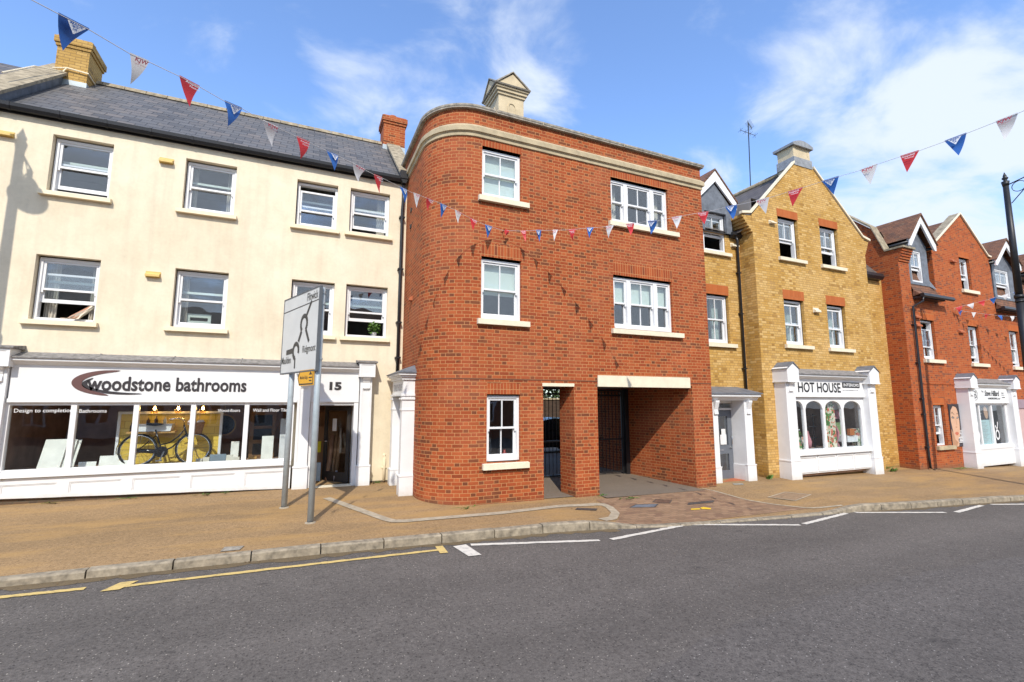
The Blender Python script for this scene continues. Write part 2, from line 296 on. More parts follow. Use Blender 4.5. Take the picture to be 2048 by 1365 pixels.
class MB:
    def __init__(s): s.v = []; s.f = []; s.uv = []; s.smooth = []
    def face(s, pts, uv=None, smooth=False):
        i = len(s.v); s.v += [tuple(p) for p in pts]; s.f.append(tuple(range(i, i+len(pts)))); s.uv.append(uv); s.smooth.append(smooth); return s
    def box(s, x0, x1, y0, y1, z0, z1):
        if x0 > x1: x0, x1 = x1, x0
        if y0 > y1: y0, y1 = y1, y0
        if z0 > z1: z0, z1 = z1, z0
        p = lambda a, b, c: (a, b, c)
        s.face([p(x0,y0,z0), p(x1,y0,z0), p(x1,y0,z1), p(x0,y0,z1)])
        s.face([p(x1,y1,z0), p(x0,y1,z0), p(x0,y1,z1), p(x1,y1,z1)])
        s.face([p(x0,y1,z0), p(x0,y0,z0), p(x0,y0,z1), p(x0,y1,z1)])
        s.face([p(x1,y0,z0), p(x1,y1,z0), p(x1,y1,z1), p(x1,y0,z1)])
        s.face([p(x0,y0,z1), p(x1,y0,z1), p(x1,y1,z1), p(x0,y1,z1)])
        s.face([p(x0,y1,z0), p(x1,y1,z0), p(x1,y0,z0), p(x0,y0,z0)])
        return s
    def prism(s, poly, axis, a, b, ends=True):
        """poly of 2-D points swept from a to b along an axis: 'y' takes (x,z), 'x' takes (y,z), 'z' takes (x,y)."""
        def P(q, t):
            return {'y': (q[0], t, q[1]), 'x': (t, q[0], q[1]), 'z': (q[0], q[1], t)}[axis]
        n = len(poly)
        ar = sum(poly[i][0]*poly[(i+1) % n][1]-poly[(i+1) % n][0]*poly[i][1] for i in range(n))
        pl = list(poly) if ar > 0 else list(reversed(poly))
        flip = axis == 'y'
        if ends:
            A = [P(q, a) for q in pl]; B = [P(q, b) for q in pl]
            if flip: s.face(A); s.face(B[::-1])
            else: s.face(A[::-1]); s.face(B)
        for i in range(n):
            q, r = pl[i], pl[(i+1) % n]
            fc = [P(q, a), P(r, a), P(r, b), P(q, b)]
            s.face(fc[::-1] if flip else fc)
        return s
    def obox(s, o, u, v, w):
        """box from corner o with edge vectors u, v, w"""
        o, u, v, w = map(Vector, (o, u, v, w))
        if u.cross(v).dot(w) < 0: u, v = v, u
        s.face([o, o+v, o+u+v, o+u]); s.face([o+w, o+u+w, o+u+v+w, o+v+w])
        s.face([o, o+u, o+u+w, o+w]); s.face([o+u, o+u+v, o+u+v+w, o+u+w])
        s.face([o+u+v, o+v, o+v+w, o+u+v+w]); s.face([o+v, o, o+w, o+v+w]); return s
    def tube(s, pts, r, n=8, caps=True, r2=None):
        pts = [Vector(p) for p in pts]; rings = []
        m = len(pts)
        for i, p in enumerate(pts):
            d = (pts[min(i+1, m-1)]-pts[max(i-1, 0)]).normalized()
            a = Vector((0, 0, 1)) if abs(d.z) < 0.95 else Vector((0, 1, 0))
            x = d.cross(a).normalized(); y = d.cross(x).normalized()
            rr = r if r2 is None else r+(r2-r)*i/(m-1)
            rings.append([p+(x*cos(2*pi*k/n)+y*sin(2*pi*k/n))*rr for k in range(n)])
        for i in range(m-1):
            for k in range(n):
                k2 = (k+1) % n
                s.face([rings[i][k2], rings[i][k], rings[i+1][k], rings[i+1][k2]], smooth=n > 6)
        if caps:
            s.face(rings[0]); s.face(rings[-1][::-1])
        return s
    def lathe(s, c, prof, n=20, closed=False):
        """profile [(r,z)] turned round the vertical through c"""
        cx, cy, cz = c
        R = [[(cx+r*cos(2*pi*k/n), cy+r*sin(2*pi*k/n), cz+z) for k in range(n)] for r, z in prof]
        for i in range(len(R)-1):
            for k in range(n):
                k2 = (k+1) % n
                s.face([R[i][k], R[i][k2], R[i+1][k2], R[i+1][k]], smooth=True)
        return s
    def build(s, name, mat, parent=None, loc=None, bevel=0.0):
        base = Vector(loc) if (parent is None and loc) else (WL[parent.name] if parent is not None else Vector((0, 0, 0)))
        bm = bmesh.new(); uvl = bm.loops.layers.uv.new('UVMap')
        cache = {}
        for pts, fi, uv, sm in zip([None]*len(s.f), s.f, s.uv, s.smooth):
            P = [Vector(s.v[i]) for i in fi]
            vs = []
            for p in P:
                k = (round(p.x, 5), round(p.y, 5), round(p.z, 5))
                if k not in cache: cache[k] = bm.verts.new(p-base)
                vs.append(cache[k])
            if len(set(vs)) < 3: continue
            vs2 = []; ii = []
            for q, vv in enumerate(vs):
                if vv not in vs2: vs2.append(vv); ii.append(q)
            try: f = bm.faces.new(vs2)
            except ValueError: continue
            f.smooth = sm
            if uv is None:
                n = Vector((0, 0, 0))
                for a in range(len(P)):
                    p, q = P[a], P[(a+1) % len(P)]
                    n += Vector(((p.y-q.y)*(p.z+q.z), (p.z-q.z)*(p.x+q.x), (p.x-q.x)*(p.y+q.y)))
                if n.length < 1e-12: n = Vector((0, 0, 1))
                n.normalize()
                if abs(n.z) > 0.97: t, b2 = Vector((1, 0, 0)), Vector((0, 1, 0))
                else:
                    t = Vector((-n.y, n.x, 0)).normalized(); b2 = n.cross(t)
                for lp, q in zip(f.loops, ii): lp[uvl].uv = (P[q].dot(t), P[q].dot(b2))
            else:
                for lp, q in zip(f.loops, ii): lp[uvl].uv = uv[q]
        if bevel:
            bmesh.ops.bevel(bm, geom=[e for e in bm.edges if len(e.link_faces) == 2 and e.calc_face_angle(0) > 0.5], offset=bevel, segments=1, affect='EDGES', clamp_overlap=True)
        me = bpy.data.meshes.new(name); bm.to_mesh(me); bm.free()
        if isinstance(mat, (list, tuple)):
            for x in mat: me.materials.append(x)
        else: me.materials.append(mat)
        o = bpy.data.objects.new(name, me)
        return place(o, parent, loc or (0, 0, 0))

FONT = {}
def text(name, s, mat, parent, o, u, v, w, h, bold=0.0, depth=0.004, shear=0.0, space=1.0, keep=False):
    """lettering as a thin mesh: lower-left corner o, unit axes u (along) and v (up), fitted to w x h"""
    cu = bpy.data.curves.new('t', 'FONT'); cu.body = s; cu.offset = bold; cu.extrude = 0.0; cu.shear = shear; cu.space_character = space; cu.resolution_u = 3
    cu.space_line = 1.05
    ob = bpy.data.objects.new('t', cu); COL.objects.link(ob)
    dg = bpy.context.evaluated_depsgraph_get(); dg.update()
    me = bpy.data.meshes.new_from_object(ob.evaluated_get(dg))
    bpy.data.objects.remove(ob); bpy.data.curves.remove(cu)
    xs = [q.co.x for q in me.vertices]; ys = [q.co.y for q in me.vertices]
    x0, x1, y0, y1 = min(xs), max(xs), min(ys), max(ys)
    sx = w/max(1e-6, x1-x0); sy = h/max(1e-6, y1-y0)
    if keep: sx = sy = min(sx, sy)
    o, u, v = Vector(o), Vector(u).normalized(), Vector(v).normalized(); n = u.cross(v)
    base = WL[parent.name] if parent is not None else Vector((0, 0, 0))
    for q in me.vertices:
        q.co = o+u*((q.co.x-x0)*sx)+v*((q.co.y-y0)*sy)+n*depth-base
    me.name = name; me.materials.clear(); me.materials.append(mat)
    return place(bpy.data.objects.new(name, me), parent)
UX, UZ = (1, 0, 0), (0, 0, 1)

def wall_front(mb, x0, x1, z0, z1, holes, Y, depth=0.2, top=None):
    """wall face at Y looking to -Y with rectangular holes (hx0,hx1,hz0,hz1[,depth]) and their reveals"""
    xs = sorted(set([x0, x1]+[a for h in holes for a in h[:2] if x0 < a < x1]))
    zs = sorted(set([z0, z1]+[a for h in holes for a in h[2:4] if z0 < a < z1]))
    for i in range(len(xs)-1):
        for j in range(len(zs)-1):
            cx, cz = (xs[i]+xs[i+1])/2, (zs[j]+zs[j+1])/2
            if any(h[0] < cx < h[1] and h[2] < cz < h[3] for h in holes): continue
            mb.face([(xs[i], Y, zs[j]), (xs[i+1], Y, zs[j]), (xs[i+1], Y, zs[j+1]), (xs[i], Y, zs[j+1])])
    for h in holes:
        a, b, c, d = h[:4]; dp = h[4] if len(h) > 4 else depth
        if dp <= 0: continue
        mb.face([(a, Y, c), (a, Y, d), (a, Y+dp, d), (a, Y+dp, c)])
        mb.face([(b, Y, c), (b, Y+dp, c), (b, Y+dp, d), (b, Y, d)])
        mb.face([(a, Y, d), (b, Y, d), (b, Y+dp, d), (a, Y+dp, d)])
        if c > z0+1e-4: mb.face([(a, Y, c), (a, Y+dp, c), (b, Y+dp, c), (b, Y, c)])

def drape(x0, x1, z0, z1, Y, amp=0.03, waves=5, ph=0.0):
    mb = MB(); n = waves*6
    q = [(x0+(x1-x0)*i/n, Y+amp*sin(2*pi*waves*i/n+ph)+amp*0.4*sin(7.3*i/n+ph)) for i in range(n+1)]
    for i in range(n):
        mb.face([(q[i][0], q[i][1], z0), (q[i+1][0], q[i+1][1], z0), (q[i+1][0], q[i+1][1], z1), (q[i][0], q[i][1], z1)], smooth=True)
    return mb

def sash_window(parent, x0, x1, z0, z1, Y, bars=1, meet=0.5, low=0.0, up=0.0, blind=None, curtain=None, frame=0.055, lights=None, stile=0.048):
    """box sash window filling x0..x1, z0..z1, the frame's face at Y.  low/up: how far each sash is slid (m)."""
    f = MB(); fr = frame
    f.box(x0, x0+fr, Y, Y+0.13, z0, z1); f.box(x1-fr, x1, Y, Y+0.13, z0, z1)
    f.box(x0+fr, x1-fr, Y, Y+0.13, z1-fr, z1); f.box(x0+fr, x1-fr, Y-0.02, Y+0.13, z0, z0+fr)
    spans = [(x0+fr, x1-fr)]
    if lights:
        spans = []; a = x0+fr
        for k, c in enumerate(lights[:-1]):
            b = x0+(x1-x0)*c
            f.box(b-0.055, b+0.055, Y-0.01, Y+0.13, z0+fr, z1-fr); spans.append((a, b-0.055)); a = b+0.055
        spans.append((a, x1-fr))
    w = f.build('window', m_white2, parent)
    zm = z0+(z1-z0)*meet
    for k, (a, b) in enumerate(spans):
        nb = bars if not lights else (1 if (b-a) > 0.55 else 0)
        for nm, za, zb, yy, sl in (('upper_sash', zm-0.02, z1-fr, Y+0.025, -up), ('lower_sash', z0+fr, zm+0.02, Y+0.075, low)):
            za += sl; zb += sl
            st = stile; s = MB()
            bot = 0.075 if nm == 'lower_sash' else 0.042
            tp = 0.045 if nm == 'upper_sash' else 0.042
            s.box(a, a+st, yy, yy+0.04, za, zb); s.box(b-st, b, yy, yy+0.04, za, zb)
            s.box(a+st, b-st, yy, yy+0.04, za, za+bot); s.box(a+st, b-st, yy, yy+0.04, zb-tp, zb)
            for i in range(nb):
                c = a+(b-a)*(i+1)/(nb+1); s.box(c-0.011, c+0.011, yy+0.004, yy+0.036, za+bot, zb-tp)
            if nm == 'upper_sash':
                s.box(a, a+st*0.8, yy+0.002, yy+0.034, za-0.05, za); s.box(b-st*0.8, b, yy+0.002, yy+0.034, za-0.05, za)
            s.build(nm, m_white2, w)
            p = MB(); p.box(a+st-0.004, b-st+0.004, yy+0.018, yy+0.023, za+bot-0.004, zb-tp+0.004)
            p.build('pane', m_glass, w)
    if blind:
        zz = z1-fr-(z1-z0)*blind[0]
        d = MB(); d.box(x0+fr+0.01, x1-fr-0.01, Y+0.15, Y+0.155, zz, z1-0.02); d.box(x0+fr+0.01, x1-fr-0.01, Y+0.142, Y+0.162, zz-0.02, zz)
        d.build('blind', blind[1], w)
    if curtain:
        mt, wl, wr = curtain
        if wl: drape(x0+fr, x0+fr+wl, z0, z1, Y+0.26, 0.025, 4).build('curtain', mt, w)
        if wr: drape(x1-fr-wr, x1-fr, z0, z1, Y+0.26, 0.025, 4, 1.3).build('curtain', mt, w)
    return w
def sill(parent, x0, x1, z0, z1, Y, out=0.08, mat=None, lip=0.03):
    mb = MB()
    mb.prism([(Y-out, z0), (Y+0.12, z0), (Y+0.12, z1), (Y-out, z1-0.02)], 'x', x0, x1)
    return mb.build('sill', mat or m_stone, parent, bevel=0.006)
def soldier(parent, x0, x1, z0, z1, Y, mat=None):
    mb = MB(); mb.box(x0, x1, Y-0.004, Y+0.1, z0, z1)
    return mb.build('brick_lintel', mat or m_redsold, parent)
def vent(parent, x0, x1, z0, z1, Y, mat):
    mb = MB(); mb.prism([(Y+0.02, z0), (Y-0.10, z0), (Y-0.10, z0+(z1-z0)*0.4), (Y+0.02, z1)], 'x', x0, x1)
    mb.box(x0-0.008, x1+0.008, Y-0.012, Y+0.0, z0-0.012, z1+0.012)
    return mb.build('vent_cowl', mat, parent)
def room(parent, x0, x1, y0, y1, levels, mat):
    mb = MB()
    z0, z1 = levels[0], levels[-1]
    mb.face([(x0, y1, z0), (x1, y1, z0), (x1, y1, z1), (x0, y1, z1)]); mb.face([(x0, y0, z0), (x0, y1, z0), (x0, y1, z1), (x0, y0, z1)]); mb.face([(x1, y1, z0), (x1, y0, z0), (x1, y0, z1), (x1, y1, z1)])
    for z in levels: mb.face([(x0, y0, z), (x1, y0, z), (x1, y1, z), (x0, y1, z)])
    return mb.build('interior', mat, parent)

# ------------------------------------------------------------------ ground levels
def zp(x, y):      # footway surface
    xx = max(-14, min(30, x)); yy = max(5.0, min(16, y)); d = yy-9.4
    return 0.17544-0.01038*xx-0.000318*xx*xx+0.04155*d-0.000605*xx*d
def zr(x): return -0.0175*max(-40, min(60, x))
KERB = [(-14, 7.75), (-9, 7.76), (-3.1, 7.80), (-1.6, 7.78), (0.46, 7.79), (2.2, 7.72), (4.15, 7.68), (5.15, 7.55), (6.2, 7.30), (7.2, 7.16), (9.0, 6.98), (10.0, 6.90), (10.9, 6.88), (11.5, 6.84), (12.7, 6.66), (15.1, 6.42), (17.2, 6.18), (22, 5.62), (34, 4.2)]
def ky(x):
    for (a, b), (c, d) in zip(KERB, KERB[1:]):
        if x <= c: return b+(d-b)*(x-a)/(c-a)
    return KERB[-1][1]
def drop(x):       # how far the kerb is lowered at the driveway
    if x < 4.9 or x > 11.6: return 0.0
    if x < 6.0: t = (x-4.9)/1.1
    elif x > 10.4: t = (11.6-x)/1.2
    else: t = 1.0
    return t*t*(3-2*t)
def kz(x):         # kerb top
    y = ky(x)+0.14; return zp(x, y)*(1-drop(x))+(zr(x)+0.028)*drop(x)
def zsurf(x, y):   # walking surface, ramping down to the lowered kerb
    z = zp(x, y); dr = drop(x)
    if dr > 0:
        k = max(0.0, min(1.0, (y-ky(x)-0.14)/1.9)); z = z*(1-dr*(1-k))+(zr(x)+0.028)*dr*(1-k)
    return z

# ------------------------------------------------------------------ ground, road, footway
def sheet(name, mat, xs, rows, zf, kind='structure'):
    """xs: list of x; rows(x): list of y from front to back; zf(x,y)"""
    mb = MB(); g = [[(x, y, zf(x, y)) for y in rows(x)] for x in xs]
    for i in range(len(xs)-1):
        for j in range(len(g[i])-1):
            mb.face([g[i][j], g[i+1][j], g[i+1][j+1], g[i][j+1]], smooth=True)
    return tag(mb.build(name, mat), kind=kind)
def span(a, b, n): return [a+(b-a)*i/n for i in range(n+1)]
m_ground = plain('far ground', (0.12, 0.11, 0.09), 0.95, var=0.3, scale=0.5)
mb = MB(); mb.face([(-300, -300, -1.6), (300, -300, -1.6), (300, 300, -1.6), (-300, 300, -1.6)]); tag(mb.build('ground', m_ground), kind='structure')
rj = random.Random(11)
sheet('road', m_road, [-60, -30]+span(-14, 34, 48)+[50, 80], lambda x: [-60, -9, 0, 3, ky(x)+0.05], lambda x, y: zr(x)+(-0.0 if y > 3 else 0))
xs = span(-14, 4.8, 30)+span(4.9, 6.4, 12)+span(6.6, 10.2, 12)+span(10.3, 11.7, 10)+span(12, 34, 22)
sheet('footway', m_pave, xs, lambda x: [ky(x)+0.13+t for t in (0, .15, .3, .5, .75, 1, 1.3, 1.6, 2.0, 2.6, 3.4, 4.4, 5.6, 7.5)], zsurf)
# driveway of block paving
def lft(y):
    P = [(7.2, 5.25), (7.6, 5.45), (7.9, 5.78), (8.2, 6.0), (8.68, 6.17), (8.97, 6.05), (9.3, 6.1)]
    for (a, b), (c, d) in zip(P, P[1:]):
        if y <= c: return b+(d-b)*(y-a)/(c-a)
    return P[-1][1]
def rgt(y):
    P = [(6.9, 10.8), (7.3, 10.45), (8.14, 9.63), (9.23, 9.35), (9.4, 9.35)]
    for (a, b), (c, d) in zip(P, P[1:]):
        if y <= c: return b+(d-b)*(y-a)/(c-a)
    return P[-1][1]
mb = MB(); ys = span(7.3, 9.15, 16)
for a, b in zip(ys, ys[1:]):
    for i in range(14):
        q = []
        for (t, y) in ((i/14, a), ((i+1)/14, a), ((i+1)/14, b), (i/14, b)):
            x = lft(y)+(rgt(y)-lft(y))*t; yy = max(y, ky(x)+0.14); q.append((x, yy, zsurf(x, yy)+0.005))
        mb.face(q, smooth=True)
tag(mb.build('driveway', m_pavers), kind='structure')
mb = MB(); ys = [9.12, 9.45]+span(9.9, 16.0, 12)
for a, b in zip(ys, ys[1:]):
    for x0, x1 in zip([4.95, 5.7, 6.36]+span(7, 9.27, 3), [5.7, 6.36]+span(7, 9.27, 3)):
        if a < 9.4 and x0 < 6.3: continue
        mb.face([(x, y, zp(x, y)+0.009) for x, y in ((x0, a), (x1, a), (x1, b), (x0, b))], smooth=True)
tag(mb.build('passage_floor', m_passage), kind='structure')
# courtyard behind the passage
mb = MB(); mb.face([(2, 14.4, 0.13), (20, 14.4, 0.13), (20, 40, 0.13), (2, 40, 0.13)]); tag(mb.build('courtyard_ground', m_passage), kind='structure')
# kerb stones
mb = MB(); x = -14.0; k = 0
rk = random.Random(3)
while x < 34:
    ln = 0.9; x2 = x+ln; gp = 0.009
    a, b = x+gp, x2-gp; dz = rk.uniform(-0.006, 0.006); dy = rk.uniform(-0.006, 0.006)
    for s0, s1 in ((a, (a+b)/2), ((a+b)/2, b)):
        def ring(xx):
            y = ky(xx)+dy; z = kz(xx)+dz+0.003
            return [(xx, y-0.012, zr(xx)-0.12), (xx, y, z-0.02), (xx, y+0.018, z), (xx, y+0.135, z+0.002), (xx, y+0.135, zr(xx)-0.12)]
        A, B = ring(s0), ring(s1)
        for i in range(4): mb.face([A[i], B[i], B[i+1], A[i+1]])
        if s0 == a: mb.face(A[::-1])
        else: mb.face(B)
    x = x2
tag(mb.build('kerb', m_kerb), kind='structure')
def ribbon(name, pts, w, mat, zf, lift, sub=8, kind='structure', jit=0.0):
    mb = MB(); P = []
    for (a, b) in zip(pts, pts[1:]):
        for i in range(sub): P.append((a[0]+(b[0]-a[0])*i/sub, a[1]+(b[1]-a[1])*i/sub))
    P.append(pts[-1]); Lr = []
    for i, p in enumerate(P):
        q, r = P[max(0, i-1)], P[min(len(P)-1, i+1)]; d = hypot(r[0]-q[0], r[1]-q[1]); nx, ny = -(r[1]-q[1])/d, (r[0]-q[0])/d
        j1, j2 = rj.uniform(-jit, jit), rj.uniform(-jit, jit)
        Lr.append(((p[0]-nx*(w/2+j1), p[1]-ny*(w/2+j1)), (p[0]+nx*(w/2+j2), p[1]+ny*(w/2+j2))))
    for (a, b), (c, d) in zip(Lr, Lr[1:]): mb.face([(q[0], q[1], zf(*q)+lift) for q in (a, c, d, b)])
    return tag(mb.build(name, mat), kind=kind)
ribbon('edging_strip', [(0.62, 10.85), (1.5, 8.92), (1.62, 8.74), (1.8, 8.69), (3.6, 8.66), (5.86, 8.86), (6.04, 8.8), (6.06, 8.6), (5.95, 8.25), (5.65, 7.93), (5.28, 7.74)], 0.17, m_strip, zsurf, 0.010)
ribbon('edging_strip', [(9.36, 9.3), (9.62, 8.2), (9.95, 7.75), (10.45, 7.33), (11.2, 7.05)], 0.07, m_strip, zsurf, 0.010)
# grit that gathers along the channel
m_grit = tarmac('channel grit', (0.12, 0.085, 0.045), (0.25, 0.185, 0.105), (0.35, 0.3, 0.2), (0.07, 0.06, 0.05), bands=0.5)
def hat(pts, rag, seed):
    r = random.Random(seed); mb = MB(); q = []
    for x in span(pts[0], pts[1], int((pts[1]-pts[0])/0.12)): q.append((x, ky(x)-0.0, ky(x)-rag*(0.6+0.8*r.random())))
    for a, b in zip(q, q[1:]): mb.face([(a[0], a[2], zr(a[0])+0.004), (b[0], b[2], zr(b[0])+0.004), (b[0], b[1], zr(b[0])+0.004), (a[0], a[1], zr(a[0])+0.004)])
    return tag(mb.build('channel', m_grit), kind='structure')
hat((-14, 5.4), 0.16, 1); hat((11.3, 30), 0.12, 2)
# painted lines
def mark(pts, w, mat): return ribbon('road_marking', pts, w, mat, lambda x, y: zr(x), 0.009, sub=24, jit=0.009)
def quad(pts, mat):
    mb = MB(); mb.face([(x, y, zr(x)+0.011) for x, y in pts]); return tag(mb.build('road_marking', mat), kind='structure')
mark([(-14, 7.46), (-6, 7.45), (-2.93, 7.405), (-2.17, 7.385)], 0.085, m_yline)
mark([(-1.86, 7.31), (0.2, 7.36), (2.10, 7.38)], 0.085, m_yline)
quad([(-1.98, 7.20), (-1.80, 7.20), (-1.68, 7.46), (-1.86, 7.46)], m_yline)
quad([(2.03, 7.20), (2.15, 7.19), (2.17, 7.56), (2.05, 7.56)], m_yline)
quad([(2.38, 6.92), (2.58, 6.91), (2.53, 7.50), (2.31, 7.47)], m_wline)
for a, b in (((2.60, 7.46), (4.68, 6.95)), ((4.90, 6.93), (6.72, 7.24)), ((6.95, 7.24), (8.96, 6.47)), ((9.12, 6.50), (10.95, 6.82)), ((11.23, 6.80), (13.22, 6.09)), ((13.5, 6.02), (15.12, 6.22)), ((15.5, 6.20), (17.4, 5.6)), ((17.6, 5.55), (19.2, 5.7)), ((19.5, 5.68), (21.5, 4.9))):
    mark([a, b], 0.10, m_wline)
# later surfacing on the near lane, with its ragged joint
mb = MB(); J = [(0.6, 1.9), (1.8, 2.85), (2.67, 3.37), (3.68, 3.72), (4.97, 3.94), (6.95, 4.04), (8.59, 3.98), (10.5, 3.86), (20, 2.9), (34, 1.2)]; q = []
for (a, b), (c, d) in zip(J, J[1:]):
    n = max(3, int((c-a)/0.25))
    for i in range(n): q.append((a+(c-a)*i/n, b+(d-b)*i/n+rj.uniform(-0.05, 0.05)))
for a, b in zip(q, q[1:]): mb.face([(a[0], -3, zr(a[0])+0.004), (b[0], -3, zr(b[0])+0.004), (b[0], b[1], zr(b[0])+0.004), (a[0], a[1], zr(a[0])+0.004)])
tag(mb.build('road_patch', m_road2), kind='structure')
# covers in the paving
def cover(label, pts, mat, frame=None, lift=0.008, group=None):
    mb = MB(); mb.face([(x, y, zsurf(x, y)+lift) for x, y in pts])
    cx = sum(p[0] for p in pts)/4; cy = sum(p[1] for p in pts)/4
    o = mb.build('access_cover', mat, None, (cx, cy, zsurf(cx, cy))); tag(o, label, 'access cover')
    f = MB()
    for i in range(4):
        a, b = pts[i], pts[(i+1) % 4]
        ia = (a[0]+(cx-a[0])*0.1, a[1]+(cy-a[1])*0.1); ib = (b[0]+(cx-b[0])*0.1, b[1]+(cy-b[1])*0.1)
        f.face([(q[0], q[1], zsurf(*q)+lift+0.003) for q in (a, b, ib, ia)])
    f.build('rim', frame or m_coverd, o)
cover('small pale rectangular cover in the buff footway near the kerb', [(-0.90, 8.0), (-0.66, 8.0), (-0.62, 8.16), (-0.87, 8.19)], m_cover, m_cover)
cover('grey cover in the footway in front of the brick pillar', [(5.14, 8.47), (5.62, 8.44), (5.74, 8.57), (5.28, 8.62)], m_coverd)
cover('long metal cover in the driveway beside the edging curve', [(6.45, 8.46), (7.03, 8.33), (7.28, 8.5), (6.73, 8.6)], m_lead)
cover('rusty dark square cover at the mouth of the archway', [(7.22, 8.64), (7.55, 8.46), (7.78, 8.64), (7.47, 8.82)], plain('rusty iron', (0.12, 0.065, 0.04), 0.8, var=0.4, scale=14))
cover('grey slotted channel cover at the right of the driveway', [(7.86, 8.26), (8.62, 8.26), (8.78, 8.38), (8.02, 8.40)], m_coverd)
cover('big square cover of block paving in the right footway', [(10.34, 8.25), (10.72, 7.80), (11.51, 7.95), (11.19, 8.42)], plain('paving cover', (0.26, 0.17, 0.095), 0.9, var=0.25, scale=14), m_strip)
cover('small white cover in front of the grey door', [(10.60, 9.42), (10.90, 9.36), (11.05, 9.55), (10.74, 9.6)], m_cover, m_cover)
mb = MB()
for pts in ([(7.95, 7.93), (8.12, 7.86), (8.2, 7.93), (8.1, 8.04), (7.98, 8.02)], [(7.66, 7.95), (7.9, 7.92), (7.93, 7.99), (7.72, 8.02)]):
    mb.face([(x, y, zsurf(x, y)+0.012) for x, y in pts])
tag(mb.build('paint_marks', plain('utility yellow paint', (0.7, 0.45, 0.02), 0.8)), kind='structure')

# ------------------------------------------------------------------ cream rendered building
CY = 12.2
SF_ = 11.96
cb = thing('rendered_building', 'cream rendered three storey building with slate roof and a white bathroom shop front', 'building', (-2, 12.2, 0.25))
U = [(-4.91, -3.91, 6.46, 7.68), (-2.61, -1.61, 6.47, 7.66), (-0.32, 0.62, 6.46, 7.62), (0.92, 1.91, 6.47, 7.63)]
Lw = [(-4.93, -3.91, 3.82, 5.13), (-2.62, -1.61, 3.82, 5.11), (-0.31, 0.65, 3.81, 5.11), (0.92, 1.93, 3.81, 5.12)]
mb = MB()
wall_front(mb, -8.5, 2.36, -0.6, 8.06, U+Lw+[(-5.0, -0.1, 0.90, 2.20, 0.0), (0.29, 1.22, 0.22, 2.20, 0.0)], CY, 0.16)
mb.face([(-8.5, CY+4, -0.6), (-8.5, CY, -0.6), (-8.5, CY, 8.06), (-8.5, CY+2.6, 10.4), (-8.5, CY+5.2, 8.06), (-8.5, CY+5.2, -.6)])
mb.face([(2.36, CY+5.2, -0.6), (-8.5, CY+5.2, -0.6), (-8.5, CY+5.2, 8.06), (2.36, CY+5.2, 8.06)])
mb.face([(2.34, CY, -.6), (2.34, CY+5.2, -.6), (2.34, CY+5.2, 8.06), (2.34, CY+2.6, 10.4), (2.34, CY, 8.06)])
mb.build('wall', m_render, cb)
mb = MB(); mb.box(-8.5, -5.2, CY-0.012, CY+0.05, -0.6, 0.36); mb.box(-5.0, -0.1, SF_+0.06, CY+0.05, -0.6, 0.5); mb.box(1.62, 2.1, CY-0.012, CY+0.05, -0.6, 0.31)
mb.build('plinth', brick_mat('dark plinth brick', [(0.10, 0.07, 0.05), (0.16, 0.1, 0.06)], (0.12, 0.1, 0.07)), cb)
EV, RZ, RY = 8.06, 10.62, 15.2
mb = MB()
def rz(y): return EV+0.03+(RZ-EV)*(y-(CY-0.04))/(RY-(CY-0.04))
mb.face([(-5.75, CY-0.04, rz(CY-0.04)), (2.32, CY-0.04, rz(CY-0.04)), (2.32, RY, rz(RY)), (-5.75, RY, rz(RY))])
mb.face([(2.32, RY, rz(RY)), (2.32, RY+3, EV), (-5.75, RY+3, EV), (-5.75, RY, rz(RY))][::-1])
mb.face([(-8.6, CY-0.04, rz(CY-0.04)), (-6.2, CY-0.04, rz(CY-0.04)), (-6.2, RY, rz(RY)), (-8.6, RY, rz(RY))])
mb.face([(-5.75, CY-0.04, rz(CY-0.04)-0.05), (2.32, CY-0.04, rz(CY-0.04)-0.05), (2.32, CY-0.04, rz(CY-0.04)), (-5.75, CY-0.04, rz(CY-0.04))])
roof = mb.build('roof', m_slate, cb)
mb = MB()
for i in range(17):
    a = -5.7+i*0.475; mb.prism([(RY-0.14, rz(RY)-0.08), (RY-0.10, rz(RY)+0.02), (RY, rz(RY)+0.085), (RY+0.10, rz(RY)+0.02), (RY+0.14, rz(RY)-0.08)], 'x', a+0.006, a+0.469)
mb.build('ridge_tiles', m_lichen, roof)
# soffit, fascia board, gutter
mb = MB(); mb.box(-8.5, 2.3, CY-0.03, CY-0.002, EV-0.10, EV+0.0)
mb.build('eaves_board', m_black, cb)
mb = MB()
GO = 0.185
gut = [(y+GO, z) for y, z in [(CY-0.215, EV+0.05), (CY-0.225, EV-0.02), (CY-0.27, EV-0.075), (CY-0.33, EV-0.075), (CY-0.365, EV-0.02), (CY-0.375, EV+0.05), (CY-0.365, EV+0.05), (CY-0.35, EV-0.01), (CY-0.32, EV-0.055), (CY-0.27, EV-0.055), (CY-0.235, EV-0.01), (CY-0.228, EV+0.05)]]
mb.prism(gut, 'x', -8.5, 2.2)
for i in range(11):
    x = -5.6+i*0.77; mb.prism([(y+(y-CY+0.11)*0.12, z-0.008 if z < EV else z+0.004) for y, z in gut[:6]], 'x', x, x+0.045)
gt = mb.build('gutter', m_black, cb)
mb = MB(); mb.box(2.12, 2.32, CY-0.24, CY-0.03, EV-0.02, EV+0.2); mb.prism([(2.13, EV-0.02), (2.33, EV-0.02), (2.27, EV-0.14), (2.19, EV-0.14)], 'y', CY-0.22, CY-0.05)
mb.tube([(2.23, CY-0.13, EV-0.12), (2.23, CY-0.12, EV-0.6), (2.22, CY-0.1, EV-0.85), (2.22, CY-0.08, 5), (2.22, CY-0.08, 2.95)], 0.042, 10)
for z in (7.0, 5.6, 4.2, 3.3): mb.box(2.15, 2.29, CY-0.13, CY, z, z+0.04)
mb.build('downpipe', m_black, cb)
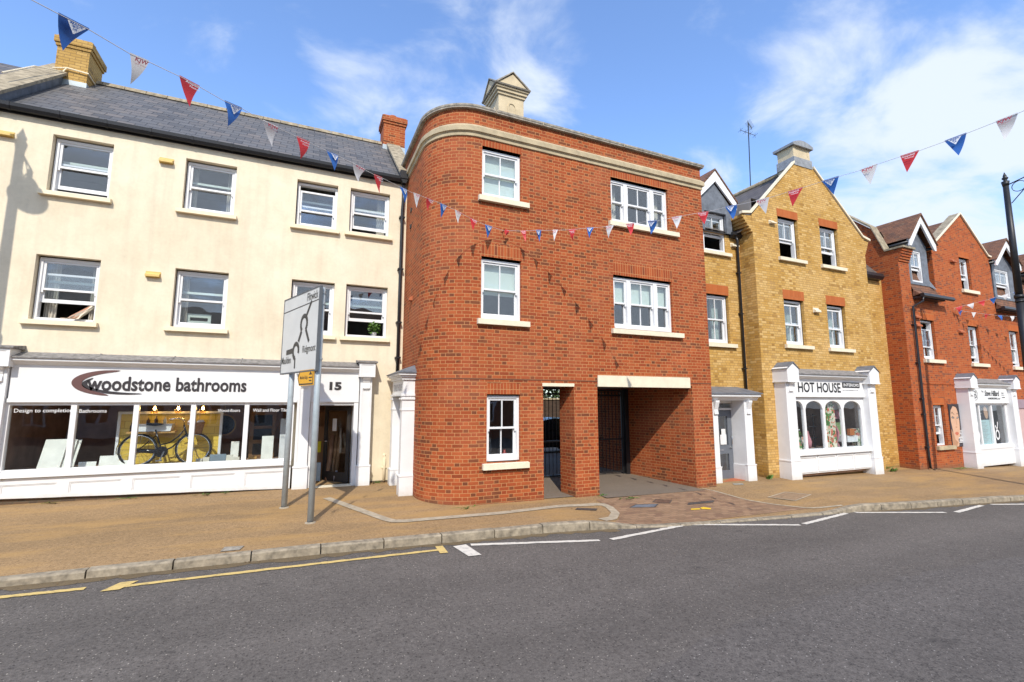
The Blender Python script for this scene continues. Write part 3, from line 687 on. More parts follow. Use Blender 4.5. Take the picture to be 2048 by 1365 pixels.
# party wall at the left: coping, flashing, chimney
def rake(mb, x0, x1, y0, y1, lift, th):
    mb.prism([(y0, rz(y0)+lift), (y1, rz(y1)+lift), (y1, rz(y1)+lift+th), (y0, rz(y0)+lift+th)], 'x', x0, x1)
mb = MB(); rake(mb, -6.2, -5.82, CY-0.1, RY, -0.6, 0.82); mb.build('party_parapet', m_lead, cb)
mb = MB()
for i in range(5):
    a = CY-0.25+i*0.65; rake(mb, -6.3, -5.74, a+0.005, a+0.645, 0.225, 0.085)
mb.build('parapet_coping', m_lichen, cb)
mb = MB(); rake(mb, 2.2, 2.5, CY+0.02, RY, -0.5, 0.62); mb.build('party_parapet', m_lead, cb)
mb = MB()
for i in range(5):
    a = CY-0.02+i*0.64; rake(mb, 2.14, 2.56, a+0.004, a+0.634, 0.125, 0.08)
mb.build('parapet_coping', m_lichen, cb)
def chimney(parent, x0, x1, y0, y1, z0, z1, mat, pots, flash=True):
    mb = MB(); mb.box(x0, x1, y0, y1, z0, z1-0.28)
    mb.box(x0-0.03, x1+0.03, y0-0.03, y1+0.03, z1-0.28, z1-0.20); mb.box(x0-0.06, x1+0.06, y0-0.06, y1+0.06, z1-0.20, z1-0.04)
    mb.box(x0-0.02, x1+0.02, y0-0.02, y1+0.02, z1-0.04, z1)
    c = mb.build('chimney', mat, parent)
    for (px, py) in pots:
        p = MB(); p.lathe((px, py, z1), [(0.13, -0.02), (0.12, 0.02), (0.105, 0.14), (0.12, 0.16), (0.13, 0.19), (0.10, 0.2), (0.08, 0.05)]); p.build('chimney_pot', m_terra, c)
    if flash:
        f = MB(); f.box(x0-0.012, x1+0.012, y0-0.012, y0+0.2, z0+0.0, z0+0.32); f.build('flashing', m_galv, c)
    return c
c1 = chimney(cb, -6.0, -5.36, 14.55, 15.4, 9.9, 11.36, m_ychim, [(-5.55, 15.0), (-5.8, 15.0)])
mb = MB(); mb.tube([(-6.02, 14.5, 10.42), (-5.75, 14.5, 10.5), (-5.33, 14.5, 10.47), (-5.33, 15.3, 10.47)], 0.018, 6); mb.tube([(-5.75, 14.5, 10.5), (-5.8, 14.46, 10.36), (-5.95, 13.6, 9.86), (-6.0, 12.6, 9.0)], 0.015, 6); mb.build('cable', m_sillc, c1)
c2 = chimney(cb, 2.03, 2.72, 14.75, 15.45, 10.1, 11.44, m_red, [(2.36, 15.1)])
# windows
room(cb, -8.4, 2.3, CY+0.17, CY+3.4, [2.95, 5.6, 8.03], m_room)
spec = [dict(low=0.08, curtain=None), dict(curtain=(m_curtain, 0.12, 0.16)), dict(up=0.13), dict(low=0.11, curtain=(m_curtain, 0, 0.22)),
        dict(low=0.32, up=0.0, curtain=(m_curtain, 0.2, 0.18)), dict(curtain=(m_curtain, 0.14, 0)), dict(), dict(low=0.36)]
wins = []
for (a, b, c, d), s in zip(U+Lw, spec):
    w = sash_window(cb, a+0.02, b-0.0, c, d-0.03, CY+0.12, bars=0, **s); wins.append(w)
    sill(cb, a-0.10, b+0.07, c-0.105, c-0.0, CY, 0.10, m_sillc)
    # secondary glazing bar seen behind the upper pane
    mb = MB(); mb.box(a+0.08, b-0.08, CY+0.33, CY+0.36, c+(d-c)*0.62, c+(d-c)*0.66); mb.build('blind_rail', m_blind, w)
vent(cb, -3.09, -2.84, 7.45, 7.56, CY, plain('yellow cowl', (0.66, 0.46, 0.14), 0.6)); vent(cb, -3.13, -2.88, 4.86, 4.97, CY, bpy.data.materials['yellow cowl']); vent(cb, -5.74, -5.50, 7.45, 7.55, CY, bpy.data.materials['yellow cowl'])
mb = MB(); mb.tube([(1.98, CY-0.05, 0.3), (1.98, CY-0.05, 0.86), (1.98, CY-0.02, 0.92), (1.98, CY+0.02, 0.92)], 0.03, 8); mb.box(1.92, 2.04, CY-0.03, CY, 0.6, 0.64); mb.build('outlet_pipe', m_sillc, cb)

# shop front
SF = 11.96
mb = MB(); mb.box(-4.98, 1.30, SF+0.03, CY+0.02, 2.20, 2.96)
mb.box(-4.98, -0.05, SF+0.005, SF+0.03, 2.20, 2.27); mb.box(0.24, 1.30, SF+0.005, SF+0.03, 2.20, 2.25)
fa = mb.build('fascia', m_white, cb)
mb = MB()
mb.prism([(SF+0.04, 2.90), (SF-0.00, 2.92), (SF-0.05, 2.97), (SF-0.10, 2.985), (SF-0.10, 3.03), (CY, 3.03), (CY, 2.90)], 'x', -4.98, 1.30); mb.build('cornice', m_white, cb)
mb = MB()
for i in range(5):
    a = -4.98+i*1.256; mb.prism([(SF-0.13, 3.03), (SF-0.13, 3.05), (CY+0.0, 3.17), (CY, 3.03)], 'x', a+0.004, a+1.252); mb.box(a-0.012+1.25, a+0.012+1.25, CY-0.04, CY-0.0, 3.06, 3.18)
mb.build('canopy_flashing', m_lead2, cb)
def pilaster(parent, x0, x1, Y, zb, zt, base=0.5, cap=True, caph=0.36, capw=0.05, depth=0.28, gable=False, side=True):
    mb = MB(); b = Y+depth
    mb.box(x0-0.02, x1+0.02, Y-0.025, b, zb, zb+base); mb.box(x0-0.03, x1+0.03, Y-0.035, b, zb+base, zb+base+0.03)
    mb.box(x0, x1, Y, b, zb+base+0.03, zt)
    # raised margins leave a sunk panel
    if x1-x0 > 0.24:
        m = 0.055; z0, z1 = zb+base+0.03, zt-0.32
        mb.box(x0, x0+m, Y-0.012, Y, z0, zt); mb.box(x1-m, x1, Y-0.012, Y, z0, zt); mb.box(x0+m, x1-m, Y-0.012, Y, z0, z0+0.08); mb.box(x0+m, x1-m, Y-0.012, Y, z1, zt)
    p = mb.build('pilaster', m_white, parent, bevel=0.004)
    if cap:
        k = MB(); xm = (x0+x1)/2; w = 0.085
        k.prism([(Y, zt-0.30), (Y-0.05, zt-0.27), (Y-0.045, zt-0.20), (Y-0.02, zt-0.15), (Y-0.06, zt-0.06), (Y-0.12, zt-0.02), (Y-0.12, zt), (Y, zt)], 'x', xm-w, xm+w)
        for s in (-0.045, 0.0, 0.045): k.box(xm+s-0.012, xm+s+0.012, Y-0.055, Y-0.04, zt-0.275, zt-0.235)
        k.build('bracket', m_white, p)
        c = MB(); c.box(x0-capw, x1+capw, Y-0.13, b, zt, zt+caph)
        if gable:
            c.prism([(x0-capw, zt+caph), (x1+capw, zt+caph), (xm, zt+caph+0.17)], 'y', Y-0.13, b)
            c.box(x0-capw-0.012, x1+capw+0.012, Y-0.142, b, zt-0.012, zt+0.02)
        else:
            m = 0.05; q0, q1 = x0-capw, x1+capw
            c.box(q0, q0+m, Y-0.142, Y-0.13, zt, zt+caph); c.box(q1-m, q1, Y-0.142, Y-0.13, zt, zt+caph); c.box(q0+m, q1-m, Y-0.142, Y-0.13, zt, zt+m); c.box(q0+m, q1-m, Y-0.142, Y-0.13, zt+caph-m, zt+caph)
        c.build('pilaster_cap', m_white, p)
        l = MB()
        if gable:
            e = 0.03
            zz = zt+caph+0.17
            l.prism([(x0-capw-e, zt+caph-0.03), (xm, zz+0.025), (xm, zz-0.01), (x0-capw, zt+caph-0.005)], 'y', Y-0.16, b+0.0)
            l.prism([(x1+capw+e, zt+caph-0.03), (xm, zz+0.025), (xm, zz-0.01), (x1+capw, zt+caph-0.005)], 'y', Y-0.16, b+0.0)
        else:
            l.prism([(Y-0.18, zt+caph), (Y-0.18, zt+caph+0.03), (b, zt+caph+0.09), (b, zt+caph)], 'x', x0-capw-0.05, x1+capw+0.05)
        l.build('cap_flashing', m_lead if gable else m_lead2, p)
    return p
pilaster(cb, -0.04, 0.23, SF-0.03, 0.16, 2.84, 0.58, caph=0.33)
pilaster(cb, 1.32, 1.59, SF-0.03, 0.14, 2.80, 0.56, caph=0.34)
pilaster(cb, -5.28, -5.0, SF-0.03, 0.25, 2.86, 0.56, caph=0.34)
# display window
mb = MB()
mul = [-5.0, -4.01, -3.02, -2.04, -1.045, -0.1]
for i, x in enumerate(mul):
    a, b = (x, x+0.05) if i == 0 else ((x-0.05, x) if i == 5 else (x-0.045, x+0.045)); mb.box(a, b, SF+0.06, SF+0.16, 0.92, 2.2)
mb.box(-5.0, -0.1, SF+0.07, SF+0.15, 2.14, 2.199); mb.box(-5.0, -0.1, SF+0.07, SF+0.15, 0.901, 0.95)
mb.prism([(SF-0.06, 0.815), (SF+0.2, 0.815), (SF+0.2, 0.92), (SF-0.06, 0.90)], 'x', -5.0, -0.1)
dw = mb.build('shop_window', m_white, cb)
for a, b in zip(mul, mul[1:]):
    mb = MB(); mb.box(a+0.04, b-0.04, SF+0.115, SF+0.123, 0.94, 2.15); mb.build('pane', m_shopglass, dw)
gY = SF+0.112
for s, x, z, w, h in (('Design to completion', -4.90, 1.985, 0.86, 0.095), ('Bathrooms', -3.94, 1.995, 0.43, 0.07), ('Wood-floors', -1.60, 1.99, 0.42, 0.066), ('Wall and Floor Tiles', -0.93, 1.99, 0.72, 0.070)):
    text('lettering', s, m_textw, dw, (x, gY, z), UX, UZ, w, h, 0.006, 0.002)
RB = lambda x: 0.445-0.031*(x+5.0)
mb = MB(); mb.prism([(-5.0, RB(-5.0)), (-0.1, RB(-0.1)), (-0.1, 0.815), (-5.0, 0.815)], 'y', SF+0.02, CY+0.02)
for i in range(5):
    a = -5.0+i*0.98; b = a+0.98; za, zb = RB(a)+0.008, RB(b)+0.008; t_ = 0.69
    mb.box(a, a+0.09, SF, SF+0.02, za, 0.80); mb.box(b-0.09, b, SF, SF+0.02, zb, 0.80); mb.box(a+0.09, b-0.09, SF, SF+0.02, t_, 0.80)
    mb.prism([(a+0.09, za), (b-0.09, zb), (b-0.09, zb+0.07), (a+0.09, za+0.07)], 'y', SF, SF+0.02)
    mb.box(a+0.09, a+0.11, SF+0.010, SF+0.02, za+0.07, t_); mb.box(b-0.11, b-0.09, SF+0.010, SF+0.02, zb+0.07, t_); mb.box(a+0.11, b-0.11, SF+0.010, SF+0.02, t_-0.02, t_)
mb.build('stall_riser', m_white, cb)
text('lettering', 'woodstone bathrooms', m_char, fa, (-3.84, SF+0.03, 2.425), UX, UZ, 2.76, 0.29, 0.024, 0.012)
# twin crescent emblem
def crescent(name, mat, cx, cz, rx, rz_, t0, t1, wmax, cut=0.5):
    mb = MB(); n = 40; P = []
    for i in range(n+1):
        t = radians(t0+(t1-t0)*i/n); k = sin(pi*min(1, max(0, i/n)))**cut*wmax
        P.append((cx+rx*cos(t), cz+rz_*sin(t), cx+(rx-k)*cos(t), cz+(rz_-k*0.55)*sin(t)))
    for a, b in zip(P, P[1:]):
        mb.face([(a[0], SF+0.018, a[1]), (a[2], SF+0.018, a[3]), (b[2], SF+0.018, b[3]), (b[0], SF+0.018, b[1])])
    return mb.build(name, mat, fa)
crescent('emblem', m_brown, -3.42, 2.585, 0.66, 0.255, 82, 265, 0.16)
crescent('emblem', m_char, -3.20, 2.555, 0.72, 0.20, 140, 292, 0.10)
text('lettering', '15', m_char, fa, (0.63, SF+0.03, 2.485), UX, UZ, 0.27, 0.19, 0.05, 0.012)
# entrance: linings, threshold, dark door folded in
mb = MB(); mb.box(0.24, 0.31, SF+0.02, CY+0.25, 0.16, 2.2); mb.box(1.2, 1.30, SF+0.02, CY+0.25, 0.16, 2.2); mb.box(0.31, 1.2, SF+0.06, CY+0.2, 2.13, 2.2)
mb.build('door_lining', m_white, cb)
mb = MB(); mb.box(0.31, 1.2, SF-0.02, CY+0.3, 0.1, 0.285); mb.build('doorstep', m_stone, cb)
hx, hy = 1.17, CY+0.06; ax, ay = -sin(radians(38)), cos(radians(38)); dwid = 0.86
mb = MB()
def leaf(a, b, z0, z1, t=0.045): mb.obox((hx+ax*a, hy+ay*a, z0), (ax*(b-a), ay*(b-a), 0), (-ay*t, ax*t, 0), (0, 0, z1-z0))
leaf(0, 0.09, 0.3, 2.1); leaf(dwid-0.09, dwid, 0.3, 2.1); leaf(0.09, dwid-0.09, 0.3, 0.52); leaf(0.09, dwid-0.09, 2.0, 2.1)
d = mb.build('entrance_door', m_dark, cb)
mb = MB(); leaf(0.085, dwid-0.085, 0.5, 2.02, 0.012); mb.build('pane', m_shopglass, d)
mb = MB(); q = dwid-0.06; mb.tube([(hx+ax*q-ay*0.05, hy+ay*q+ax*0.05, 1.25), (hx+ax*q-ay*0.10, hy+ay*q+ax*0.10, 1.25), (hx+ax*(q-0.12)-ay*0.10, hy+ay*(q-0.12)+ax*0.10, 1.25)], 0.014, 8); mb.build('handle', m_chrome, d)
mb = MB(); mb.obox((hx+ax*0.42-ay*0.052, hy+ay*0.42+ax*0.052, 1.5), (ax*0.14, ay*0.14, 0), (-ay*0.003, ax*0.003, 0), (0, 0, 0.3)); mb.build('notice', m_textw, d)
# shop room
mb = MB(); x0, x1, y0, y1, z0, z1 = -5.3, 1.6, CY+0.001, 15.6, 0.285, 2.93
mb.face([(x0, y1, z0), (x1, y1, z0), (x1, y1, z1), (x0, y1, z1)]); mb.face([(x0, y0, z0), (x0, y1, z0), (x0, y1, z1), (x0, y0, z1)]); mb.face([(x1, y1, z0), (x1, y0, z0), (x1, y0, z1), (x1, y1, z1)])
mb.face([(x0, y0, z0), (x1, y0, z0), (x1, y1, z0), (x0, y1, z0)]); mb.face([(x0, y1, z1), (x1, y1, z1), (x1, y0, z1), (x0, y0, z1)])
mb.box(-5.2, -0.05, CY+0.02, CY+1.25, 0.3, 0.86)
mb.build('shop_interior', m_shop, cb)

# ------------------------------------------------------------------ things in the bathroom shop
before = set(bpy.data.objects)
PZ = 0.862      # top of the display platform
def solo(name, mb, mat, label, cat, loc, group=None, bevel=0.0):
    return tag(mb.build(name, mat, None, loc, bevel), label, cat, group)
t = thing('display_board', 'yellow tiled display board in a white frame behind the bicycle', 'display board', (-2.6, 13.12, PZ))
mb = MB(); mb.box(-3.52, -1.70, 13.1, 13.14, PZ, 1.95)
m_yt = brick_mat('yellow glazed tile', [(0.80, 0.55, 0.09), (0.85, 0.62, 0.13), (0.78, 0.50, 0.07)], (0.50, 0.32, 0.06), flemish=False, bl=0.30, bh=0.15, joint=0.008, rough=0.25, wear=0.35)
mb.build('tiling', m_yt, t)
mb = MB(); mb.box(-3.57, -3.52, 13.06, 13.15, PZ, 2.0); mb.box(-1.70, -1.65, 13.06, 13.15, PZ, 2.0); mb.box(-3.52, -1.70, 13.06, 13.15, 1.95, 2.0); mb.build('frame', m_white, t)
m_pine = plain('oiled pine', (0.50, 0.27, 0.07), 0.5, var=0.2, scale=12)
solo('wall_shelf', MB().box(-3.35, -2.5, 12.86, 13.098, 1.545, 1.585), m_pine, 'pine wall shelf under the white basin on the yellow tiles', 'shelf', (-2.9, 13.0, 1.545))
mb = MB(); mb.prism([(-3.18, 1.586), (-2.58, 1.586), (-2.55, 1.74), (-3.21, 1.74)], 'y', 12.84, 13.07)
solo('wash_basin', mb, m_white, 'white oblong wash basin on the pine shelf', 'basin', (-2.9, 13.0, 1.586), bevel=0.02)
m_amber = plain('brown bottle glass', (0.06, 0.025, 0.012), 0.15); m_clearb = plain('clear bottle', (0.5, 0.52, 0.5), 0.1)
for i, (x, z, h, mt, lb) in enumerate([(-3.30, 1.586, 0.19, m_amber, 'tall dark brown bottle on the shelf beside the basin'), (-3.02, 1.741, 0.13, m_amber, 'dark brown bottle on the left rim of the basin'), (-2.88, 1.741, 0.16, m_amber, 'taller dark bottle standing between others on the basin rim'), (-2.72, 1.741, 0.14, m_clearb, 'clear glass bottle on the right rim of the basin')]):
    mb = MB(); mb.lathe((x, 13.0, z), [(0.0, 0), (0.034, 0.0), (0.034, h*0.6), (0.012, h*0.75), (0.012, h), (0.0, h)], 12)
    solo('bottle', mb, mt, lb, 'bottle', (x, 13.0, z), 'bottles around the basin')
# bicycle
t = thing('bicycle', 'black town bicycle with a wicker basket in front of yellow tiles', 'bicycle', (-2.6, 12.72, PZ))
WR = 0.345; wl = (-3.10, PZ+WR); wr = (-2.12, PZ+WR); BY = 12.72
m_tyre = plain('tyre rubber', (0.012, 0.012, 0.012), 0.8); m_bk = plain('black enamel', (0.010, 0.010, 0.012), 0.2)
for c in (wl, wr):
    mb = MB(); P = [(c[0]+(WR-0.02)*cos(2*pi*i/36), BY, c[1]+(WR-0.02)*sin(2*pi*i/36)) for i in range(37)]; mb.tube(P, 0.02, 8, caps=False); w = mb.build('wheel', m_tyre, t)
    mb = MB(); P = [(c[0]+(WR-0.045)*cos(2*pi*i/36), BY, c[1]+(WR-0.045)*sin(2*pi*i/36)) for i in range(37)]; mb.tube(P, 0.009, 6, caps=False)
    for k in range(18):
        a = 2*pi*k/18; mb.tube([(c[0]+0.02*cos(a+0.5), BY, c[1]+0.02*sin(a+0.5)), (c[0]+(WR-0.045)*cos(a), BY, c[1]+(WR-0.045)*sin(a))], 0.0022, 4)
    mb.tube([(c[0], BY-0.05, c[1]), (c[0], BY+0.05, c[1])], 0.02, 8); mb.build('rim', m_chrome, w)
    mb = MB(); ang = (20, 190) if c is wl else (60, 215)
    for i in range(20):
        a = radians(ang[0]+(ang[1]-ang[0])*i/20); b = radians(ang[0]+(ang[1]-ang[0])*(i+1)/20); r = WR+0.018
        mb.face([(c[0]+r*cos(a), BY-0.028, c[1]+r*sin(a)), (c[0]+r*cos(b), BY-0.028, c[1]+r*sin(b)), (c[0]+r*cos(b), BY+0.028, c[1]+r*sin(b)), (c[0]+r*cos(a), BY+0.028, c[1]+r*sin(a))])
    mb.build('mudguard', m_bk, t)
bbx = (-2.68, PZ+0.30); seat = (-2.83, PZ+0.86); head = (-2.31, PZ+0.80); headb = (-2.27, PZ+0.66)
mb = MB(); T = lambda a, b, r=0.015: mb.tube([(a[0], BY, a[1]), (b[0], BY, b[1])], r, 8)
T(bbx, (seat[0], seat[1]-0.1)); T(wl, bbx, 0.010); T(wl, (-2.79, PZ+0.66), 0.009)
mb.tube([(headb[0], BY, headb[1]), (-2.40, BY, PZ+0.50), (-2.52, BY, PZ+0.38), (bbx[0], BY, bbx[1])], 0.016, 8)
mb.tube([(head[0], BY, head[1]-0.04), (-2.42, BY, PZ+0.60), (-2.56, BY, PZ+0.48), (-2.73, BY, PZ+0.44)], 0.014, 8)
T((head[0]-0.02, head[1]+0.05), headb, 0.018); mb.tube([(headb[0], BY, headb[1]), (-2.20, BY, PZ+0.47), (wr[0], BY, wr[1])], 0.012, 8)
mb.build('frame', m_bk, t)
mb = MB(); mb.prism([(seat[0]-0.16, seat[1]), (seat[0]-0.14, seat[1]+0.05), (seat[0]+0.0, seat[1]+0.04), (seat[0]+0.14, seat[1]+0.03), (seat[0]+0.12, seat[1]), (seat[0], seat[1]-0.02)], 'y', BY-0.06, BY+0.06); mb.build('saddle', m_bk, t, bevel=0.012)
mb = MB(); mb.tube([(-2.55, BY-0.24, PZ+0.98), (-2.42, BY-0.2, PZ+1.0), (-2.33, BY-0.06, PZ+0.95), (-2.33, BY, PZ+0.86), (-2.33, BY+0.06, PZ+0.95), (-2.42, BY+0.2, PZ+1.0), (-2.55, BY+0.24, PZ+0.98)], 0.011, 8); mb.build('handlebar', m_chrome, t)
mb = MB(); mb.tube([(wl[0]-0.02, BY-0.04, wl[1]), (bbx[0], BY-0.04, bbx[1])], 0.045, 10); mb.lathe((0, 0, 0), [(0, 0)], 3)
for i in range(24):
    a, b = 2*pi*i/24, 2*pi*(i+1)/24; r = 0.115
    mb.face([(bbx[0], BY-0.07, bbx[1]), (bbx[0]+r*cos(a), BY-0.065, bbx[1]+r*sin(a)), (bbx[0]+r*cos(b), BY-0.065, bbx[1]+r*sin(b))])
    mb.face([(bbx[0]+r*cos(a), BY-0.065, bbx[1]+r*sin(a)), (bbx[0]+r*cos(a), BY-0.02, bbx[1]+r*sin(a)), (bbx[0]+r*cos(b), BY-0.02, bbx[1]+r*sin(b)), (bbx[0]+r*cos(b), BY-0.065, bbx[1]+r*sin(b))])
mb.build('chain_case', m_bk, t)
mb = MB(); mb.obox((bbx[0]-0.02, BY-0.1, bbx[1]-0.16), (0.03, 0, 0), (0, 0.02, 0), (0.06, 0, 0.17)); mb.box(bbx[0]-0.06, bbx[0]+0.05, BY-0.2, BY-0.1, bbx[1]-0.18, bbx[1]-0.155); mb.build('pedal', m_chrome, t)
m_wick = plain('wicker', (0.36, 0.17, 0.06), 0.8, var=0.35, scale=40, bmp=0.6)
mb = MB(); mb.lathe((-2.10, BY, PZ+0.66), [(0.0, 0), (0.11, 0.0), (0.15, 0.22), (0.165, 0.225), (0.165, 0.25), (0.145, 0.24), (0.10, 0.02)], 18); bk = mb.build('basket', m_wick, t)
mb = MB(); mb.lathe((-2.19, BY, PZ+0.86), [(0.075, 0.0), (0.08, 0.06), (0.05, 0.11), (0.0, 0.12)], 12); mb.lathe((-2.03, BY+.02, PZ+0.86), [(0.07, 0.0), (0.075, 0.05), (0.05, 0.09), (0.0, 0.1)], 12)
solo('towel', mb, m_textw, 'rolled white towels in the wicker bicycle basket', 'towels', (-2.1, BY, PZ+0.86))
for o in set(bpy.data.objects)-before:
    if o.parent is None: o.location.x += 0.075; o.location.y -= 0.30 if o.name.startswith(('bicycle', 'towel')) else 0.36
# slabs and tile samples
m_marble = plain('pale marble', (0.80, 0.78, 0.70), 0.3, var=0.10, scale=5)
m_tileg = plain('grey blue tile', (0.13, 0.17, 0.20), 0.35, var=0.08); m_tileb = plain('beige tile', (0.55, 0.50, 0.40), 0.4, var=0.1)
for k in range(4):
    mb = MB(); x = -4.62+k*0.055; y = 12.42+k*0.05
    mb.obox((x, y, PZ), (0.34, 0.03, 0), (0.003, 0.02, 0), (0.05, 0.16, 0.60-0.01*k))
    solo('marble_slab', mb, m_marble, ['front slab of the leaning white marble stack in the left pane', 'second slab of the leaning marble stack, behind the front one', 'third slab of the leaning marble stack, mostly covered', 'hindmost slab of the leaning marble stack, only its edge showing'][k], 'marble slab', (x+0.2, y, PZ), 'leaning marble slabs')
def lean(x0, x1, y, h, mat, label, grp=None, tilt=0.25, name='tile_sample', z=PZ):
    mb = MB(); mb.obox((x0, y, z), (x1-x0, 0, 0), (0, 0.012, 0.003), (0, h*tilt, h)); return solo(name, mb, mat, label, 'tile sample' if name == 'tile_sample' else 'slab', ((x0+x1)/2, y, z), grp)
G = 'tile samples along the shop window'
lean(-3.96, -3.68, 12.35, 0.15, m_marble, 'pale tile sample at the left end of the second pane', G)
lean(-3.68, -3.36, 12.5, 0.24, m_marble, 'large pale grey tile sample in the middle of the second pane', G)
lean(-3.34, -3.12, 12.38, 0.15, m_marble, 'small pale tile sample beside the left bicycle wheel', G)
lean(-1.97, -1.86, 12.3, 0.13, m_tileb, 'small cream tile sample just right of the fourth mullion', G)
lean(-1.85, -1.73, 12.34, 0.15, m_tileb, 'beige tile sample in front of the bicycle front wheel', G)
lean(-1.73, -1.42, 12.36, 0.20, m_tileg, 'slate blue tile sample in the fourth pane', G)
lean(-1.41, -1.28, 12.34, 0.18, m_tileb, 'cream tile sample right of the slate blue one', G)
lean(-1.28, -1.15, 12.32, 0.13, m_tileb, 'low beige tile sample at the right of the fourth pane', G)
lean(-1.38, -1.22, 12.75, 0.44, m_marble, 'tall narrow pale slab standing behind tile samples in the fourth pane', None, 0.12, 'marble_panel')
lean(-0.74, -0.50, 12.5, 0.56, m_marble, 'veined white marble panel standing in the fifth pane', None, 0.1, 'marble_panel')
lean(-0.38, -0.14, 12.7, 0.95, m_textw, 'white leaflet panel with a yellow band at the right end of the window', None, 0.05, 'leaflet_panel')
solo('tile_sample', MB().box(-0.98, -0.82, 12.4, 12.5, PZ, PZ+0.12), m_pine, 'small brown block with brass taps in the fifth pane', 'tap display', (-0.9, 12.45, PZ))
t = thing('sample_door', 'brown glazed sample door standing in the fifth pane', 'sample door', (-0.85, 13.2, PZ))
mb = MB(); mb.box(-1.05, -0.5, 13.2, 13.25, PZ, 1.98); mb.build('door_leaf', plain('varnished oak', (0.22, 0.11, 0.04), 0.45, var=0.2), t)
for z in (0.95, 1.30, 1.63):
    mb = MB(); mb.box(-0.97, -0.58, 13.19, 13.199, z, z+0.26); mb.build('glazing', m_bk, t)
mb = MB(); P = [(-1.62+0.24*cos(2*pi*i/40), 13.35, 1.66+0.24*sin(2*pi*i/40)) for i in range(41)]; mb.tube(P, 0.016, 8, caps=False); mb.tube([(-1.62, 13.35, 1.9), (-1.62, 13.35, 2.92)], 0.006, 6)
t = solo('round_mirror', mb, plain('brass', (0.6, 0.42, 0.2), 0.3, metal=1.0), 'round mirror with a thin brass rim hanging right of the yellow board', 'mirror', (-1.62, 13.35, 1.66))
mb = MB(); mb.lathe((0, 0, 0), [(0, 0)], 3); mb.face([(-1.62+0.23*cos(2*pi*i/40), 13.352, 1.66+0.23*sin(2*pi*i/40)) for i in range(40)]); mb.build('mirror_glass', m_bk, t)
m_bulb = emit('warm bulb', (1.0, 0.70, 0.32), 75.0)
m_shade = glass_mat('pendant glass', 0.1, (0.9, 0.7, 0.4))
for x, lb in ((-2.85, 'lit pendant lamp above the basin, nearer the left bicycle wheel'), (-2.42, 'lit pendant lamp above the handlebars of the bicycle'), (-1.96, 'pendant lamp half hidden behind the fourth mullion')):
    t = thing('pendant_lamp', lb, 'pendant lamp', (x, 12.62, 2.0), 'pendant lamps above the basin')
    mb = MB(); mb.tube([(x, 12.62, 2.16), (x, 12.62, 2.92)], 0.004, 5); mb.lathe((x, 12.62, 2.12), [(0.0, 0.05), (0.022, 0.05), (0.022, 0.0), (0.0, 0.0)], 10); mb.build('cord', m_bk, t)
    mb = MB(); mb.lathe((x, 12.62, 2.03), [(0.0, 0.0), (0.018, 0.010), (0.026, 0.032), (0.015, 0.06), (0.01, 0.08)], 12); mb.build('bulb', m_bulb, t)
    mb = MB(); mb.lathe((x, 12.62, 1.96), [(0.06, 0.0), (0.075, 0.09), (0.04, 0.18), (0.022, 0.19)], 16); mb.build('lamp_shade', m_shade, t)
# goods stacked inside the shop door
m_card = plain('brown cardboard', (0.34, 0.18, 0.085), 0.85, var=0.12, scale=5); m_card2 = plain('pink paper roll', (0.52, 0.27, 0.16), 0.8, var=0.1)
DZ = 0.286
mb = MB(); mb.obox((0.40, 13.1, DZ), (0.52, 0.05, 0), (-0.01, 0.16, 0), (0.0, 0.12, 1.30)); b1 = solo('cardboard_box', mb, m_card, 'tall flat cardboard box with a yellow label inside the shop door', 'box', (0.62, 13.2, DZ))
mb = MB(); mb.obox((0.44, 13.135, 0.95), (0.12, 0.012, 0), (0, 0.004, 0), (0, 0.025, 0.27)); mb.build('yellow_label', plain('label yellow', (0.85, 0.7, 0.02), 0.6), b1)
mb = MB(); mb.box(0.3, 1.35, 13.6, 13.9, DZ, 1.95); solo('wooden_panel', mb, m_card, 'brown boarded partition standing behind the boxes inside the shop door', 'panel', (0.8, 13.6, DZ))
for k, (x, h, r, lb, mt) in enumerate([(0.72, 1.10, 0.055, 'pale pink roll leaning on the cardboard box inside the door', m_card2), (0.84, 1.28, 0.035, 'thin brown tube leaning right of the pink roll', m_card), (0.92, 1.25, 0.045, 'dark brown roll furthest right inside the shop door', m_card)]):
    mb = MB(); mb.tube([(x, 12.82, DZ), (x+0.1, 13.08, DZ+h)], r, 14); solo('paper_roll', mb, mt, lb, 'roll', (x, 12.82, DZ), 'rolls inside the shop door')
solo('cardboard_box', MB().box(0.84, 0.99, 13.0, 13.15, DZ, DZ+0.5), m_pine, 'small ochre carton beside the rolls inside the shop door', 'box', (0.92, 13.05, DZ))
solo('parcel', MB().box(0.36, 0.56, 12.74, 12.86, DZ, DZ+0.45), plain('pale blue parcel', (0.35, 0.44, 0.50), 0.6), 'pale blue parcel on the floor inside the shop door', 'parcel', (0.45, 12.8, DZ), bevel=0.01)
mb = MB(); mb.lathe((0.92, 12.62, DZ), [(0, 0), (0.07, 0), (0.075, 0.14), (0.03, 0.19), (0.028, 0.26), (0, 0.26)], 12); solo('spray_bottle', mb, plain('grey plastic', (0.28, 0.28, 0.33), 0.4), 'grey bottle on the floor just inside the shop door', 'bottle', (0.92, 12.62, DZ))
